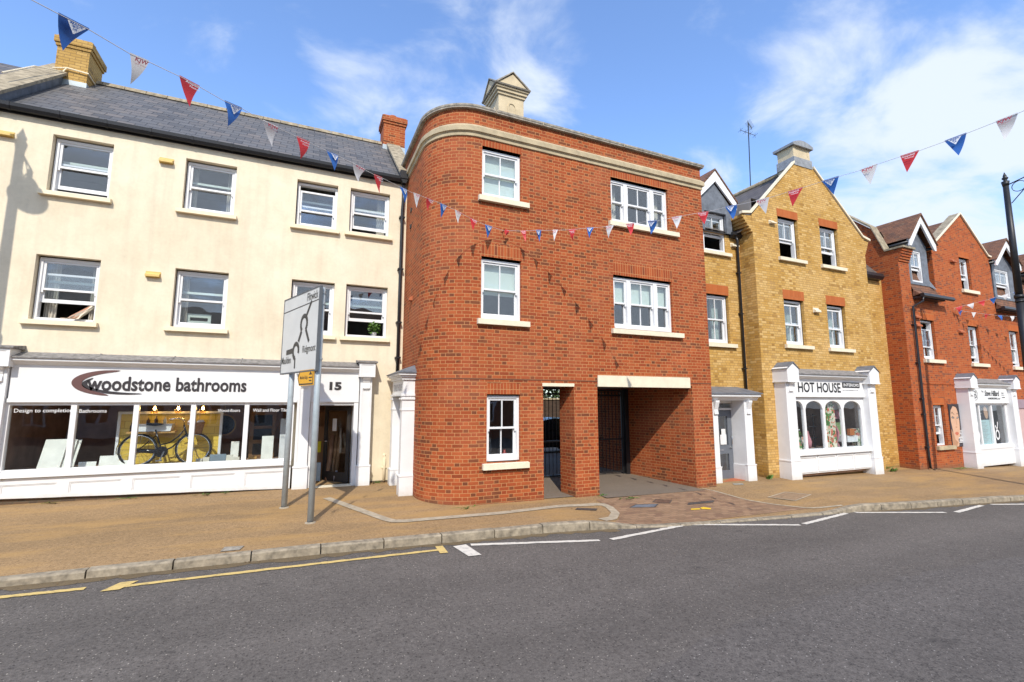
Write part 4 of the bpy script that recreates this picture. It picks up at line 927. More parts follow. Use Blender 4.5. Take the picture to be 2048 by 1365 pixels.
# at the upper windows
def leafy(name, c, r, n, mat, parent, sc=0.06, flat=1.0, seed=1):
    rr = random.Random(seed); mb = MB()
    for i in range(n):
        d = Vector((rr.gauss(0, 1), rr.gauss(0, 1), rr.gauss(0, 1))).normalized()*r*(rr.random()**0.45); d.z *= flat
        p = Vector(c)+d; u = Vector((rr.gauss(0, 1), rr.gauss(0, 1), rr.gauss(0, .6))).normalized(); w = u.cross(Vector((rr.gauss(0, 1), rr.gauss(0, 1), rr.gauss(0, 1)))).normalized(); s = sc*rr.uniform(0.6, 1.3)
        mb.face([p-u*s, p-w*s*0.45, p+u*s, p+w*s*0.45])
    return mb.build(name, mat, parent)
m_leafd = plain('hedge green', (0.04, 0.075, 0.018), 0.6, var=0.6, scale=9)
m_leaf = plain('leaf green', (0.10, 0.20, 0.035), 0.5, var=0.5, scale=18)
t = thing('potted_plant', 'leafy green pot plant inside the open lower window by the downpipe', 'plant', (1.66, 12.5, 3.86))
mb = MB(); mb.lathe((1.66, 12.5, 3.86), [(0, 0), (0.06, 0), (0.08, 0.12), (0.07, 0.12), (0, 0.1)], 14); mb.build('pot', m_textg, t)
leafy('foliage', (1.66, 12.5, 4.10), 0.18, 200, m_leaf, t, 0.05)
def cloth(pts, n=14):
    mb = MB()
    return mb
m_cloth = None
def stripes():
    m, nt, b = new_mat('striped curtain cloth'); s = N(nt, 'ShaderNodeSeparateXYZ'); L(nt, uvn(nt), s.inputs[0])
    f = M(nt, 'FRACT', M(nt, 'MULTIPLY', s.outputs[0], 9.0))
    L(nt, ramp(nt, f, [(0.0, (0.62, 0.55, 0.42)), (0.45, (0.62, 0.55, 0.42)), (0.5, (0.50, 0.17, 0.08)), (0.68, (0.52, 0.2, 0.09)), (0.72, (0.35, 0.33, 0.26))]), b.inputs['Base Color']); b.inputs['Roughness'].default_value = 0.9; return m
m_cloth = stripes()
mb = MB()
for i in range(16):
    row = []
    for j in range(9):
        pass
def fold(i, j):
    s, t_ = i/16, j/10
    x = -4.02-0.42*t_*(0.4+0.6*s)-0.03*sin(7*s*pi); z = 4.16-0.30*min(1, t_*1.3)+0.04*sin(9*s*pi)*(1-t_)+0.012*sin(16*s+3*t_); y = CY+0.2-0.22*min(1, t_*1.6)+0.04*s+0.02*sin(11*s)
    if t_ > 0.6: z = max(z, 3.86+0.02*abs(sin(14*s)))
    return (x, y, z)
for i in range(16):
    for j in range(10): mb.face([fold(i, j), fold(i+1, j), fold(i+1, j+1), fold(i, j+1)], uv=[(i/16, j/10), ((i+1)/16, j/10), ((i+1)/16, (j+1)/10), (i/16, (j+1)/10)], smooth=True)
solo('striped_curtain', mb, m_cloth, 'striped orange and cream curtain spilling over the lower left window sill', 'curtain', (-4.2, CY+0.1, 3.85))
mb = MB(); mb.box(-2.42, -1.95, CY+0.42, CY+0.5, 3.95, 4.03); mb.box(-2.42, -1.95, CY+0.42, CY+0.5, 4.11, 4.19); mb.box(-2.42, -2.36, CY+0.42, CY+0.5, 4.03, 4.11); mb.box(-2.01, -1.95, CY+0.42, CY+0.5, 4.03, 4.11)
solo('chair_back', mb, m_blind, 'pale green chair back showing in the second lower window', 'chair', (-2.2, CY+0.45, 3.9), bevel=0.01)

# ------------------------------------------------------------------ red brick building with the rounded corner
RY0 = 9.4; AR = 1.05; AX, AY = 3.4, RY0+AR
rb = thing('brick_building', 'red brick three storey building with rounded corner, stone band and archway', 'building', (6, 9.4, 0.1))
def rpath(d, yl=14.0, yr=14.0, xr=9.95):
    P = [(AX-AR-d, yl, AX-AR*pi/2-(yl-AY))]
    for y in (13, 12, 11): P.append((AX-AR-d, y, AX-AR*pi/2-(y-AY)))
    n = 28
    for i in range(n+1):
        t = pi+pi/2*i/n; P.append((AX+(AR+d)*cos(t), AY+(AR+d)*sin(t), AX-AR*pi/2+AR*pi/2*i/n))
    if xr: P += [(xr+d, RY0-d, xr)]
    if yr: P += [(xr+d, yr, xr+yr-RY0)]
    return P
def sweep(mb, prof, path=rpath, smooth=True, **kw):
    """prof: [(d,z)] open profile, swept along the building's outline"""
    Ps = [path(d, **kw) for d, z in prof]
    for (A, (d0, z0)), (B, (d1, z1)) in zip(zip(Ps, prof), list(zip(Ps, prof))[1:]):
        for i in range(len(A)-1):
            a, b, c, d = A[i], A[i+1], B[i+1], B[i]
            arc = 4 <= i < 4+28
            mb.face([(a[0], a[1], z0), (b[0], b[1], z0), (c[0], c[1], z1), (d[0], d[1], z1)], uv=[(a[2], z0), (b[2], z0), (b[2], z1), (a[2], z1)] if abs(z1-z0) > 0.2 else [(a[2], z0), (b[2], z0), (b[2], z1+abs(d1-d0)), (a[2], z1+abs(d1-d0))], smooth=False)
mb = MB()
holes = [(3.45, 4.40, 6.72, 7.90), (3.45, 4.40, 3.97, 5.35), (3.60, 4.37, 0.96, 2.37), (6.90, 8.74, 6.68, 7.86), (6.90, 8.74, 3.98, 5.32), (4.93, 5.73, -0.6, 2.62, 0.0), (6.36, 9.28, -0.6, 2.62, 0.0)]
wall_front(mb, 3.4, 9.95, -0.6, 8.72, holes, RY0, 0.10)
P = rpath(0.0, xr=None, yr=None)
for a, b in zip(P, P[1:]): mb.face([(a[0], a[1], -0.6), (b[0], b[1], -0.6), (b[0], b[1], 8.72), (a[0], a[1], 8.72)], uv=[(a[2], -0.6), (b[2], -0.6), (b[2], 8.72), (a[2], 8.72)])
mb.face([(9.95, RY0, -0.6), (9.95, 14, -0.6), (9.95, 14, 8.72), (9.95, RY0, 8.72)])
mb.face([(9.95, 14, 2.62), (2.35, 14, 2.62), (2.35, 14, 8.72), (9.95, 14, 8.72)])
mb.face([(4.93, 14, -.6), (2.35, 14, -.6), (2.35, 14, 2.62), (4.93, 14, 2.62)])
# passage walls and pillar
mb.face([(4.93, RY0, -.6), (4.93, RY0, 2.62), (4.93, 14, 2.62), (4.93, 14, -.6)][::-1])
bx, by = 8.87, 11.55
mb.face([(9.28, RY0, -.6), (9.28, RY0, 2.62), (bx, by, 2.62), (bx, by, -.6)])
mb.face([(bx, by, -.6), (bx, by, 2.62), (8.6, 14, 2.62), (8.6, 14, -.6)])
mb.face([(5.73, RY0, -.6), (5.66, 9.95, -.6), (5.66, 9.95, 2.62), (5.73, RY0, 2.62)][::-1])
mb.face([(6.36, RY0, -.6), (6.36, 9.95, -.6), (6.36, 9.95, 2.62), (6.36, RY0, 2.62)])
mb.face([(6.36, 9.95, -.6), (5.66, 9.95, -.6), (5.66, 9.95, 2.62), (6.36, 9.95, 2.62)])
mb.build('wall', m_red, rb)
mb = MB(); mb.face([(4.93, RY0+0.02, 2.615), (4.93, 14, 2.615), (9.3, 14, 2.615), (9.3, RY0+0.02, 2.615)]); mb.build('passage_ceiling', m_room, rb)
mb = MB(); mb.face([(p[0], p[1], 8.4) for p in rpath(-0.05)]); mb.build('roof', m_lead, rb)
mb = MB(); sweep(mb, [(0.0, 8.07), (0.03, 8.08), (0.03, 8.15), (0.045, 8.16), (0.045, 8.17), (0.075, 8.18), (0.075, 8.29), (0.0, 8.37)], yr=10.0); mb.build('stone_band', m_band, rb)
mb = MB(); sweep(mb, [(0.0, 8.715), (0.075, 8.715), (0.075, 8.735), (0.09, 8.76), (0.09, 8.80), (-0.3, 8.87), (-0.3, 8.4)]); mb.build('coping', m_coping, rb)
# coping joints
mb = MB()
for x in (3.1, 3.75, 4.95, 6.1, 7.3, 8.5):
    if x > 3.4: mb.box(x-0.012, x+0.012, RY0-0.095, RY0-0.05, 8.712, 8.80)
mb.build('coping_joint', m_strip, rb)
mb = MB(); sweep(mb, [(0.0, 2.675), (0.007, 2.68), (0.007, 2.695), (0.0, 2.70)], yr=None); mb.build('string_course', plain('dark joint', (0.14, 0.05, 0.025), 0.9), rb)
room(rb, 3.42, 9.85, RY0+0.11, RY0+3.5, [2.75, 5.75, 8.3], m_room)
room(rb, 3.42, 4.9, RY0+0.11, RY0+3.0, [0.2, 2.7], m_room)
WY = RY0+0.07
sash_window(rb, 3.45, 4.40, 6.74, 7.86, WY, 1, blind=(0.93, m_blind))
sash_window(rb, 3.45, 4.40, 3.99, 5.31, WY, 1, blind=(0.52, m_blind))
sash_window(rb, 3.60, 4.37, 0.98, 2.34, WY, 1, curtain=(m_room, 0, 0.0))
sash_window(rb, 6.90, 8.74, 6.70, 7.82, WY, 1, lights=(0.27, 0.73, 1.0), curtain=(m_curtain, 0.32, 0.3))
sash_window(rb, 6.90, 8.74, 4.00, 5.28, WY, 1, lights=(0.27, 0.73, 1.0), blind=(0.42, m_blind))
for a, b, z in ((3.36, 4.58, 6.60), (3.36, 4.58, 3.85), (3.50, 4.55, 0.82), (6.80, 9.02, 6.56), (6.80, 9.02, 3.85)): sill(rb, a, b, z, z+0.135, RY0, 0.09, m_stone)
for a, b, z, zt in ((3.45, 4.40, 7.90, 8.04), (3.45, 4.40, 5.35, 5.66), (3.60, 4.37, 2.37, 2.60), (6.90, 8.80, 7.86, 8.04), (6.90, 8.80, 5.32, 5.66)): soldier(rb, a, b, z, zt, RY0)
mb = MB(); mb.box(4.91, 5.73, RY0-0.015, RY0+0.16, 2.555, 2.625); mb.build('stone_lintel', m_stone, rb)
mb = MB(); mb.box(6.37, 9.20, RY0-0.03, RY0+0.2, 2.565, 2.83); mb.build('stone_lintel', m_stone, rb, bevel=0.006)
mb = MB()
for z in (2.9, 6.55, 6.98): mb.box(2.325, 2.36, 11.5, 11.62, z, z+0.09)
mb.build('wall_vent', m_black, rb)
mb = MB(); mb.prism([(2.36, 4.62), (2.27, 4.62), (2.27, 4.68), (2.36, 4.74)], 'y', 11.15, 11.32); mb.build('wall_vent', m_terra, rb)
# hook that holds the bunting
mb = MB(); mb.tube([(3.93, RY0+0.02, 5.95), (3.93, RY0-0.12, 5.95), (3.93, RY0-0.14, 5.99)], 0.008, 6); mb.build('hook', m_iron, rb)
# roof turret, four gabled
x0, x1, y0, y1 = 4.45, 5.19, 10.9, 11.64; xm, ym = (x0+x1)/2, (y0+y1)/2
mb = MB(); mb.box(x0, x1, y0, y1, 8.4, 10.40)
for e, z0, z1 in ((0.035, 10.40, 10.47), (0.075, 10.475, 10.55), (0.11, 10.555, 10.62)): mb.box(x0-e, x1+e, y0-e, y1+e, z0, z1)
e = 0.11
mb.prism([(x0-e, 10.62), (x1+e, 10.62), (xm, 10.99)], 'y', y0-e, y1+e); mb.prism([(y0-e, 10.62), (y1+e, 10.62), (ym, 10.99)], 'x', x0-e, x1+e)
t = mb.build('turret', m_tstone, rb)
mb = MB()
def arch(ax, c, z0, zs, r, off):
    pts = [(c-r, z0), (c+r, z0), (c+r, zs)]+[(c+r*cos(pi*i/12), zs+r*sin(pi*i/12)) for i in range(1, 12)]+[(c-r, zs)]
    for (a, b), (c2, d) in zip(pts, pts[1:]+pts[:1]):
        if ax == 'y': mb.obox((min(a, a), off, b), (c2-a if abs(c2-a) > 1e-6 else 0.0001, 0, d-b), (0, -0.02, 0), (0.03 if abs(d-b) > abs(c2-a) else 0, 0, 0.03 if abs(d-b) <= abs(c2-a) else 0))
        else: mb.obox((off, a, b), (0, c2-a if abs(c2-a) > 1e-6 else 0.0001, d-b), (-0.012, 0, 0), (0, 0.018 if abs(d-b) > abs(c2-a) else 0, 0.018 if abs(d-b) <= abs(c2-a) else 0))
arch('y', xm, 9.1, 10.08, 0.11, y0); arch('x', ym, 9.1, 10.08, 0.11, x0); mb.build('blind_arch', m_tstone, t)
mb = MB(); e = 0.145; th = 0.032
for s in (-1, 1):
    mb.prism([(xm+s*(xm-x0+e), 10.60), (xm, 11.03), (xm, 11.03+th), (xm+s*(xm-x0+e+0.02), 10.60+th)], 'y', y0-e, y1+e); mb.prism([(ym+s*(ym-y0+e), 10.60), (ym, 11.03), (ym, 11.03+th), (ym+s*(ym-y0+e+0.02), 10.60+th)], 'x', x0-e, x1+e)
mb.build('turret_roof', m_coping, t)
# portico on the flank
px0, px1, pya, pyb = 2.07, 2.36, 10.62, 11.98
mb = MB()
mb.box(px0+0.02, px1, pya+0.02, pyb-0.02, 2.36, 2.70)
for k, (z0, z1, e) in enumerate(((2.34, 2.38, 0.03), (2.70, 2.76, 0.02), (2.76, 2.80, 0.06), (2.80, 2.86, 0.10))): mb.box(px0-e, px1, pya-e, pyb+(e if k else 0), z0, z1)
po = mb.build('portico', m_white, rb)
mb = MB()
mb.face([(px0-0.12, pya-0.12, 2.865), (px1, pya-0.12, 2.865), (px1, pya+0.1, 3.04)]); mb.face([(px0-0.12, pyb+0.1, 2.865), (px0-0.12, pya-0.12, 2.865), (px1, pya+0.1, 3.04), (px1, pyb-0.1, 3.04)]); mb.face([(px1, pyb+.1, 2.865), (px0-0.12, pyb+0.1, 2.865), (px1, pyb-0.1, 3.04)])
mb.box(px0-0.125, px1, pya-0.125, pyb+0.1, 2.845, 2.862); mb.build('portico_flashing', m_lead, po)
for ya, yb in ((pya, pya+0.2), (pyb-0.22, pyb)):
    mb = MB(); mb.box(px0, px1, ya, yb, 0.6, 2.34); mb.box(px0-0.025, px1, ya-0.025, yb+0.02, -0.05, 0.6); mb.box(px0-0.035, px1, ya-0.035, yb+0.03, 0.6, 0.63)
    mb.box(px0-0.015, px1, ya-0.015, yb+0.015, 2.02, 2.05); mb.box(px0-0.03, px1, ya-0.03, yb+0.02, 2.26, 2.30); mb.build('column', m_white, po, bevel=0.004)
mb = MB(); mb.box(2.31, 2.345, pya+0.2, pyb-0.22, 0.12, 2.3); dd = mb.build('side_door', m_white, po)
mb = MB(); mb.tube([(2.31, 10.95, 1.15), (2.25, 10.95, 1.15), (2.25, 10.95, 1.5), (2.31, 10.95, 1.5)], 0.014, 8); mb.build('handle', m_iron, dd)
mb = MB(); mb.box(2.0, 2.4, pya+0.15, pyb-0.15, 0.02, 0.16); mb.build('red_step', m_terra, po)
text('lettering', 'STANLEY HOUSE', m_textg, po, (px0+0.018, pyb-0.22, 2.46), (0, -1, 0), UZ, 0.98, 0.15, 0.004, 0.004)
mb = MB(); mb.box(px0+0.02, px0+0.06, pyb+0.02, pyb+0.05, 1.42, 1.86); mb.build('entry_panel', m_galv, po)
# iron gates
def gate(label, x0, x1, y, z0, z1, skip=None, step=0.115):
    g = thing('iron_gate', label, 'gate', ((x0+x1)/2, y, z0))
    mb = MB()
    for z in (z0+0.06, z0+0.98, z1-0.18, z1-0.03): mb.box(x0, x1, y-0.018, y+0.018, z, z+0.045)
    mb.box(x0, x0+0.05, y-0.025, y+0.025, z0, z1); mb.box(x1-0.05, x1, y-0.025, y+0.025, z0, z1); mb.build('gate_frame', m_iron, g)
    mb = MB(); n = int((x1-x0)/step)
    for i in range(1, n): x = x0+(x1-x0)*i/n; mb.tube([(x, y, z0+0.06), (x, y, z1)], 0.011, 6)
    mb.build('bars', m_iron, g)
    mb = MB()
    for i in range(0, n):
        x = x0+(x1-x0)*(i+0.5)/n; P = [(x+0.045*cos(2*pi*k/14), y, z1-0.095+0.045*sin(2*pi*k/14)) for k in range(15)]; mb.tube(P, 0.007, 5, caps=False)
    mb.build('ring_frieze', m_iron, g); return g
gate('tall black iron gate seen through the narrow passage beside the brick pillar', 4.98, 7.2, 11.62, 0.14, 2.58)
g2 = gate('wide black iron gate standing inside the large archway', 7.28, 8.72, 11.62, 0.14, 2.55)
mb = MB(); mb.box(8.74, 8.86, 11.5, 11.62, 0.1, 2.58); mb.build('gate_post', m_iron, g2)
# things on the sill of the ground floor window
for k, (x, z, h, r, mt, lb) in enumerate([(3.78, 1.02, 0.42, 0.045, m_black, 'tall black bottle inside the ground floor sash window'), (4.02, 1.02, 0.30, 0.05, m_black, 'dark vase right of the black bottle in the ground floor window'), (4.12, 1.02, 0.16, 0.05, plain('red ornament', (0.35, 0.03, 0.02), 0.4), 'small red ornament on the ground floor window sill inside')]):
    mb = MB(); mb.lathe((x, RY0+0.28, z), [(0, 0), (r, 0), (r*1.1, h*0.5), (r*0.5, h*0.75), (r*0.55, h), (0, h)], 12); solo('ornament', mb, mt, lb, 'ornament', (x, RY0+0.28, z), 'ornaments inside the ground floor window')
mb = MB(); mb.box(3.5, 4.5, RY0+0.2, RY0+0.4, 0.9, 1.015); mb.build('inner_sill', m_white2, rb)

# courtyard glimpsed through the narrow passage
m_opw = brick_mat('shade toned brick', [(0.07, 0.045, 0.03), (0.10, 0.06, 0.04)], (0.1, 0.08, 0.06), flemish=False)  # brick colour set dark to stand for the shade in the courtyard
t = thing('courtyard_wall', 'brick wall darkened for shade at the far side of the courtyard behind the narrow gate', 'wall', (10, 24, 0.13))
mb = MB(); mb.box(3, 18, 24, 24.3, 0, 2.35); mb.build('brickwork', m_opw, t); mb = MB(); mb.box(2.96, 18.04, 23.95, 24.35, 2.35, 2.43); mb.build('coping', m_band, t)
t = thing('hedge', 'green hedge seen over the courtyard wall through the narrow gate', 'hedge', (10, 25.2, 0.1))
rr = random.Random(5); mb = MB()
for i in range(5200):
    p = Vector((rr.uniform(6, 17), 25+rr.uniform(-.5, .7), 1.2+2.3*rr.random()**0.7+0.25*sin(rr.uniform(0, 9)))); u = Vector((rr.gauss(0, 1), rr.gauss(0, 1), rr.gauss(0, 1))).normalized()*0.12; w = u.cross(Vector((rr.gauss(0, 1), rr.gauss(0, 1), rr.gauss(0, 1)))).normalized()*0.06
    mb.face([p-u, p-w, p+u, p+w])
mb.build('foliage', m_leafd, t)
mb = MB()
for x in span(6.5, 16.5, 10): mb.tube([(x, 25.2, 0), (x+.05, 25.2, 2.2)], 0.05, 6)
mb.build('stems', m_dark, t)
def car(label, cx, cy, z, paint):
    t = thing('parked_car', label, 'car', (cx, cy, z))
    side = [(-2.05, 0.32), (-2.08, 0.62), (-1.95, 0.82), (-1.15, 0.95), (-0.55, 1.38), (0.0, 1.47), (0.9, 1.44), (1.65, 1.12), (2.0, 0.98), (2.05, 0.6), (2.0, 0.3)]
    mb = MB(); n = 7; rows = []
    for k in range(n):
        f = -1+2*k/(n-1); row = []
        for (x, h) in side:
            w = 0.86-(0.16*max(0, h-0.9)/0.55); rnd = 1-0.05*abs(f)**3
            row.append((cx+x*rnd, cy+f*w, z+h-(0.04*abs(f)**4 if h > 0.9 else 0)))
        rows.append(row)
    for a, b in zip(rows, rows[1:]):
        for i in range(len(side)-1): mb.face([a[i], b[i], b[i+1], a[i+1]], smooth=True)
    for row, fl in ((rows[0], 0), (rows[-1], 1)): mb.face(row if fl else row[::-1])
    b = mb.build('body', paint, t)
    mb = MB()
    for s in (-1, 1):
        q = [(-1.05, 0.96), (-0.52, 1.33), (0.0, 1.40), (0.9, 1.37), (1.45, 1.0)]
        pts = [(cx+x*0.96, cy+s*(0.875-0.16*max(0, h-0.9)/0.55), z+h) for x, h in q]; mb.face(pts if s < 0 else pts[::-1])
    mb.build('side_window', m_bk, t)
    for x in (-1.3, 1.3):
        for s in (-1, 1):
            mb = MB(); c = (cx+x, cy+s*0.78, z+0.32)
            for r0, r1, y0, y1 in ((0.32, 0.32, -0.1, 0.1), (0.32, 0.2, 0.1*s, 0.11*s)):
                for k in range(20):
                    a, d = 2*pi*k/20, 2*pi*(k+1)/20; mb.face([(c[0]+r0*cos(a), c[1]+y0, c[2]+r0*sin(a)), (c[0]+r0*cos(d), c[1]+y0, c[2]+r0*sin(d)), (c[0]+r1*cos(d), c[1]+y1, c[2]+r1*sin(d)), (c[0]+r1*cos(a), c[1]+y1, c[2]+r1*sin(a))])
            w = mb.build('wheel', m_tyre, t)
            mb = MB(); mb.face([(c[0]+0.2*cos(2*pi*k/16), c[1]+0.112*s, c[2]+0.2*sin(2*pi*k/16)) for k in range(16)]); mb.build('rim', m_chrome, w)
    mb = MB(); mb.box(cx-2.09, cx-1.98, cy-0.75, cy-0.45, z+0.62, z+0.76); mb.build('headlight', m_textw, t)
    return t
car('dark parked car behind the bars of the narrow gate', 9.3, 17.6, 0.13, plain('dark car paint', (0.02, 0.022, 0.03), 0.15))

# ------------------------------------------------------------------ yellow brick building
def prof_at(prof, x):
    for (a, b), (c, d) in zip(prof, prof[1:]):
        if a <= x <= c: return b+(d-b)*(x-a)/(c-a) if c > a else b
    return prof[-1][1]
def gable_front(mb, zb, holes, prof, Y, depth=0.1):
    """gabled wall face: outline prof [(x,z)] over base zb, holes may reach into the gable"""
    xs = sorted(set([p[0] for p in prof]+[a for h in holes for a in h[:2]]))
    for a, b in zip(xs, xs[1:]):
        m = (a+b)/2; hs = sorted([h for h in holes if h[0] < m < h[1]], key=lambda h: h[2]); z = zb
        for h in hs:
            if h[2] > z: mb.face([(a, Y, z), (b, Y, z), (b, Y, h[2]), (a, Y, h[2])])
            z = h[3]
        mb.face([(a, Y, z), (b, Y, z), (b, Y, prof_at(prof, b)), (a, Y, prof_at(prof, a))])
    for h in holes:
        a, b, c, d = h[:4]; dp = h[4] if len(h) > 4 else depth
        if dp <= 0: continue
        mb.face([(a, Y, c), (a, Y, d), (a, Y+dp, d), (a, Y+dp, c)]); mb.face([(b, Y, c), (b, Y+dp, c), (b, Y+dp, d), (b, Y, d)])
        mb.face([(a, Y, d), (b, Y, d), (b, Y+dp, d), (a, Y+dp, d)]); mb.face([(a, Y, c), (a, Y+dp, c), (b, Y+dp, c), (b, Y, c)])
GY, RCY = 9.9, 10.42
yb = thing('stock_brick_building', 'yellow stock brick gabled building with a white arched interiors shop front', 'building', (15, 9.9, -0.05))
gx0, gx1 = 12.55, 18.2
gprof = [(gx0, 8.0), (14.70, 10.12), (15.70, 10.14), (18.12, 8.02), (gx1, 8.0)]
gh = [(13.72, 14.66, 6.79, 8.14), (15.78, 16.72, 6.78, 8.14), (13.72, 14.66, 3.99, 5.43), (15.81, 16.76, 3.98, 5.43), (13.4, 16.95, 0.75, 2.3, 0.0)]
mb = MB(); gable_front(mb, -0.6, gh, gprof, GY, 0.10)
mb.face([(gx0, RCY+.1, -.6), (gx0, GY, -.6), (gx0, GY, 8.0), (gx0, RCY+.1, 8.0)]); mb.face([(gx1, GY, -.6), (gx1, 16, -.6), (gx1, 16, 8.0), (gx1, GY, 8.0)])
mb.face([(gx0, 16, 8.0), (gx0, RCY+.1, 8.0), (gx0, RCY+.1, 7), (gx0, 16, 7)])
wall_front(mb, 9.96, gx0, -0.6, 7.42, [(11.02, 11.93, 6.82, 7.42), (11.02, 11.93, 3.97, 5.46), (10.5, 11.55, -0.6, 2.3, 0.0)], RCY, 0.1)
wall_front(mb, gx1, 20.0, -0.6, 6.9, [], RCY)
mb.face([(20, 16, -.6), (9.96, 16, -.6), (9.96, 16, 8), (20, 16, 8)])
# corbelled kneelers
for i in range(6):
    mb.box(gx0-0.07*(i+1), gx0, GY+0.002*i, RCY, 7.44+i*0.085, 7.44+(i+1)*0.085); mb.box(gx1, gx1+0.045*(i+1), GY+0.002*i, RCY, 7.44+i*0.085, 7.44+(i+1)*0.085)
mb.build('wall', m_yel, yb)
# stone verge following the gable
mb = MB(); th = 0.075
vp = [(gx0-0.46, 7.955), (gx0-0.05, 8.02), (14.72, 10.15), (15.70, 10.15), (18.12, 8.05), (gx1+0.32, 7.96)]
for (a, b), (c, d) in zip(vp, vp[1:]):
    if a != 14.72: mb.prism([(a, b), (c, d), (c, d+th), (a, b+th)], 'y', GY-0.05, GY+0.07)
mb.build('verge_coping', m_stone, yb)
mb = MB(); rx, rz0 = 15.2, 10.2
mb.face([(gx0-0.3, GY+0.2, 7.45), (rx, GY+0.2, rz0), (rx, 16, rz0), (gx0-0.3, 16, 7.45)][::-1]); mb.face([(gx1+0.3, GY+0.2, 7.45), (gx1+0.3, 16, 7.45), (rx, 16, rz0), (rx, GY+0.2, rz0)][::-1])
mb.face([(9.95, RCY-0.04, 7.50), (gx0+0.3, RCY-0.04, 7.50), (gx0+.3, 13.6, 10.1), (9.95, 13.6, 10.1)]); mb.face([(9.95, 13.6, 10.1), (gx0+.3, 13.6, 10.1), (gx0+.3, 16.5, 7.5), (9.95, 16.5, 7.5)])
mb.face([(gx1-.3, RCY-0.04, 6.95), (20.0, RCY-0.04, 6.95), (20.0, 12.2, 9.2), (gx1-.3, 12.2, 9.2)])
mb.build('roof', m_slate2, yb)
mb = MB(); mb.tube([(rx, GY+0.3, rz0+0.03), (rx, 16, rz0+0.03)], 0.09, 8); mb.build('ridge_tiles', m_lichen, yb)
room(yb, 12.7, 18.1, GY+0.11, GY+3.2, [2.9, 5.7, 8.6], m_room); room(yb, 10.0, 12.5, RCY+0.11, RCY+2.5, [2.6, 5.7, 8.0], m_room)
for (a, b, c, d), s in zip(gh[:4], (dict(low=0.5), dict(low=0.42), dict(curtain=(m_curtain2, 0.36, 0.36), up=0.06), dict(curtain=(m_curtain2, 0.3, 0.36), up=0.06))):
    sash_window(yb, a+0.03, b-0.03, c, d-0.03, GY+0.10, 1, **s); sill(yb, a-0.1, b+0.24, c-0.125, c, GY, 0.09, m_stone); soldier(yb, a-0.02, b+0.04, d, d+0.30 if d < 7 else d+0.26, GY, m_rubbed)
# recessed part: windows, dormer, gutter, pipe
dw = sash_window(yb, 11.03, 11.92, 6.82, 8.02, RCY+0.02, 1, low=0.42); sill(yb, 10.93, 12.12, 6.70, 6.82, RCY, 0.09, m_stone)
sash_window(yb, 11.05, 11.90, 3.97, 5.43, RCY+0.09, 1, curtain=(m_curtain2, 0.2, 0.3)); sill(yb, 10.93, 12.12, 3.84, 3.97, RCY, 0.09, m_stone); soldier(yb, 11.0, 11.95, 5.46, 5.76, RCY, m_rubbed)
mb = MB(); ax_ = 11.47
gable_front(mb, 7.42, [(11.02, 11.93, 7.42, 8.04, 0.10)], [(10.78, 8.30), (ax_, 9.0), (12.16, 8.30)], RCY-0.10)
mb.face([(12.16, RCY-.10, 7.42), (12.16, 13, 7.42), (12.16, 13, 8.30), (12.16, RCY-.10, 8.30)]); mb.face([(10.78, 13, 7.42), (10.78, RCY-.10, 7.42), (10.78, RCY-.10, 8.30), (10.78, 13, 8.3)])
dm = mb.build('dormer', m_lead, yb)
mb = MB()
for s in (-1, 1): mb.prism([(ax_, 9.36), (ax_+s*0.86, 8.46), (ax_+s*0.86, 8.22), (ax_, 9.02)], 'y', RCY-0.18, RCY-0.13)
mb.build('bargeboard', m_white, dm)
mb = MB()
for s in (-1, 1): mb.prism([(ax_, 9.38), (ax_+s*0.90, 8.44), (ax_+s*0.90, 8.50), (ax_, 9.44)], 'y', RCY-0.20, 13)
mb.build('dormer_roof', m_clay, dm)
mb = MB(); mb.prism([(RCY-0.02, 7.46), (RCY-0.16, 7.50), (RCY-0.18, 7.40), (RCY-0.12, 7.35), (RCY-.02, 7.33)], 'x', 12.1, gx0-0.03); mb.build('gutter', m_black, yb); mb = MB(); mb.prism([(RCY-0.02, 7.46), (RCY-0.16, 7.50), (RCY-0.18, 7.40), (RCY-0.12, 7.35), (RCY-.02, 7.33)], 'x', 9.97, 10.85); mb.build('gutter', m_black, yb); mb = MB(); mb.prism([(RCY, 6.94), (RCY-0.2, 6.98), (RCY-0.24, 6.86), (RCY-0.17, 6.76), (RCY, 6.74)], 'x', gx1, 19.8)
mb.build('gutter', m_black, yb)
mb = MB(); mb.tube([(12.30, RCY-0.12, 7.36), (12.31, RCY-0.14, 7.24), (12.38, RCY-0.07, 7.0), (12.38, RCY-0.07, 0.1), (12.42, RCY-0.16, 0.04)], 0.043, 10)
for z in (6.2, 4.9, 3.2, 1.9, 0.6): mb.box(12.31, 12.45, RCY-0.1, RCY, z, z+0.04)
mb.build('downpipe', m_black, yb)
vent(yb, 12.16, 12.44, 7.06, 7.17, RCY, m_stone); vent(yb, 13.30, 13.54, 7.82, 7.92, GY, m_stone); vent(yb, 15.10, 15.36, 5.10, 5.24, GY, m_stone)
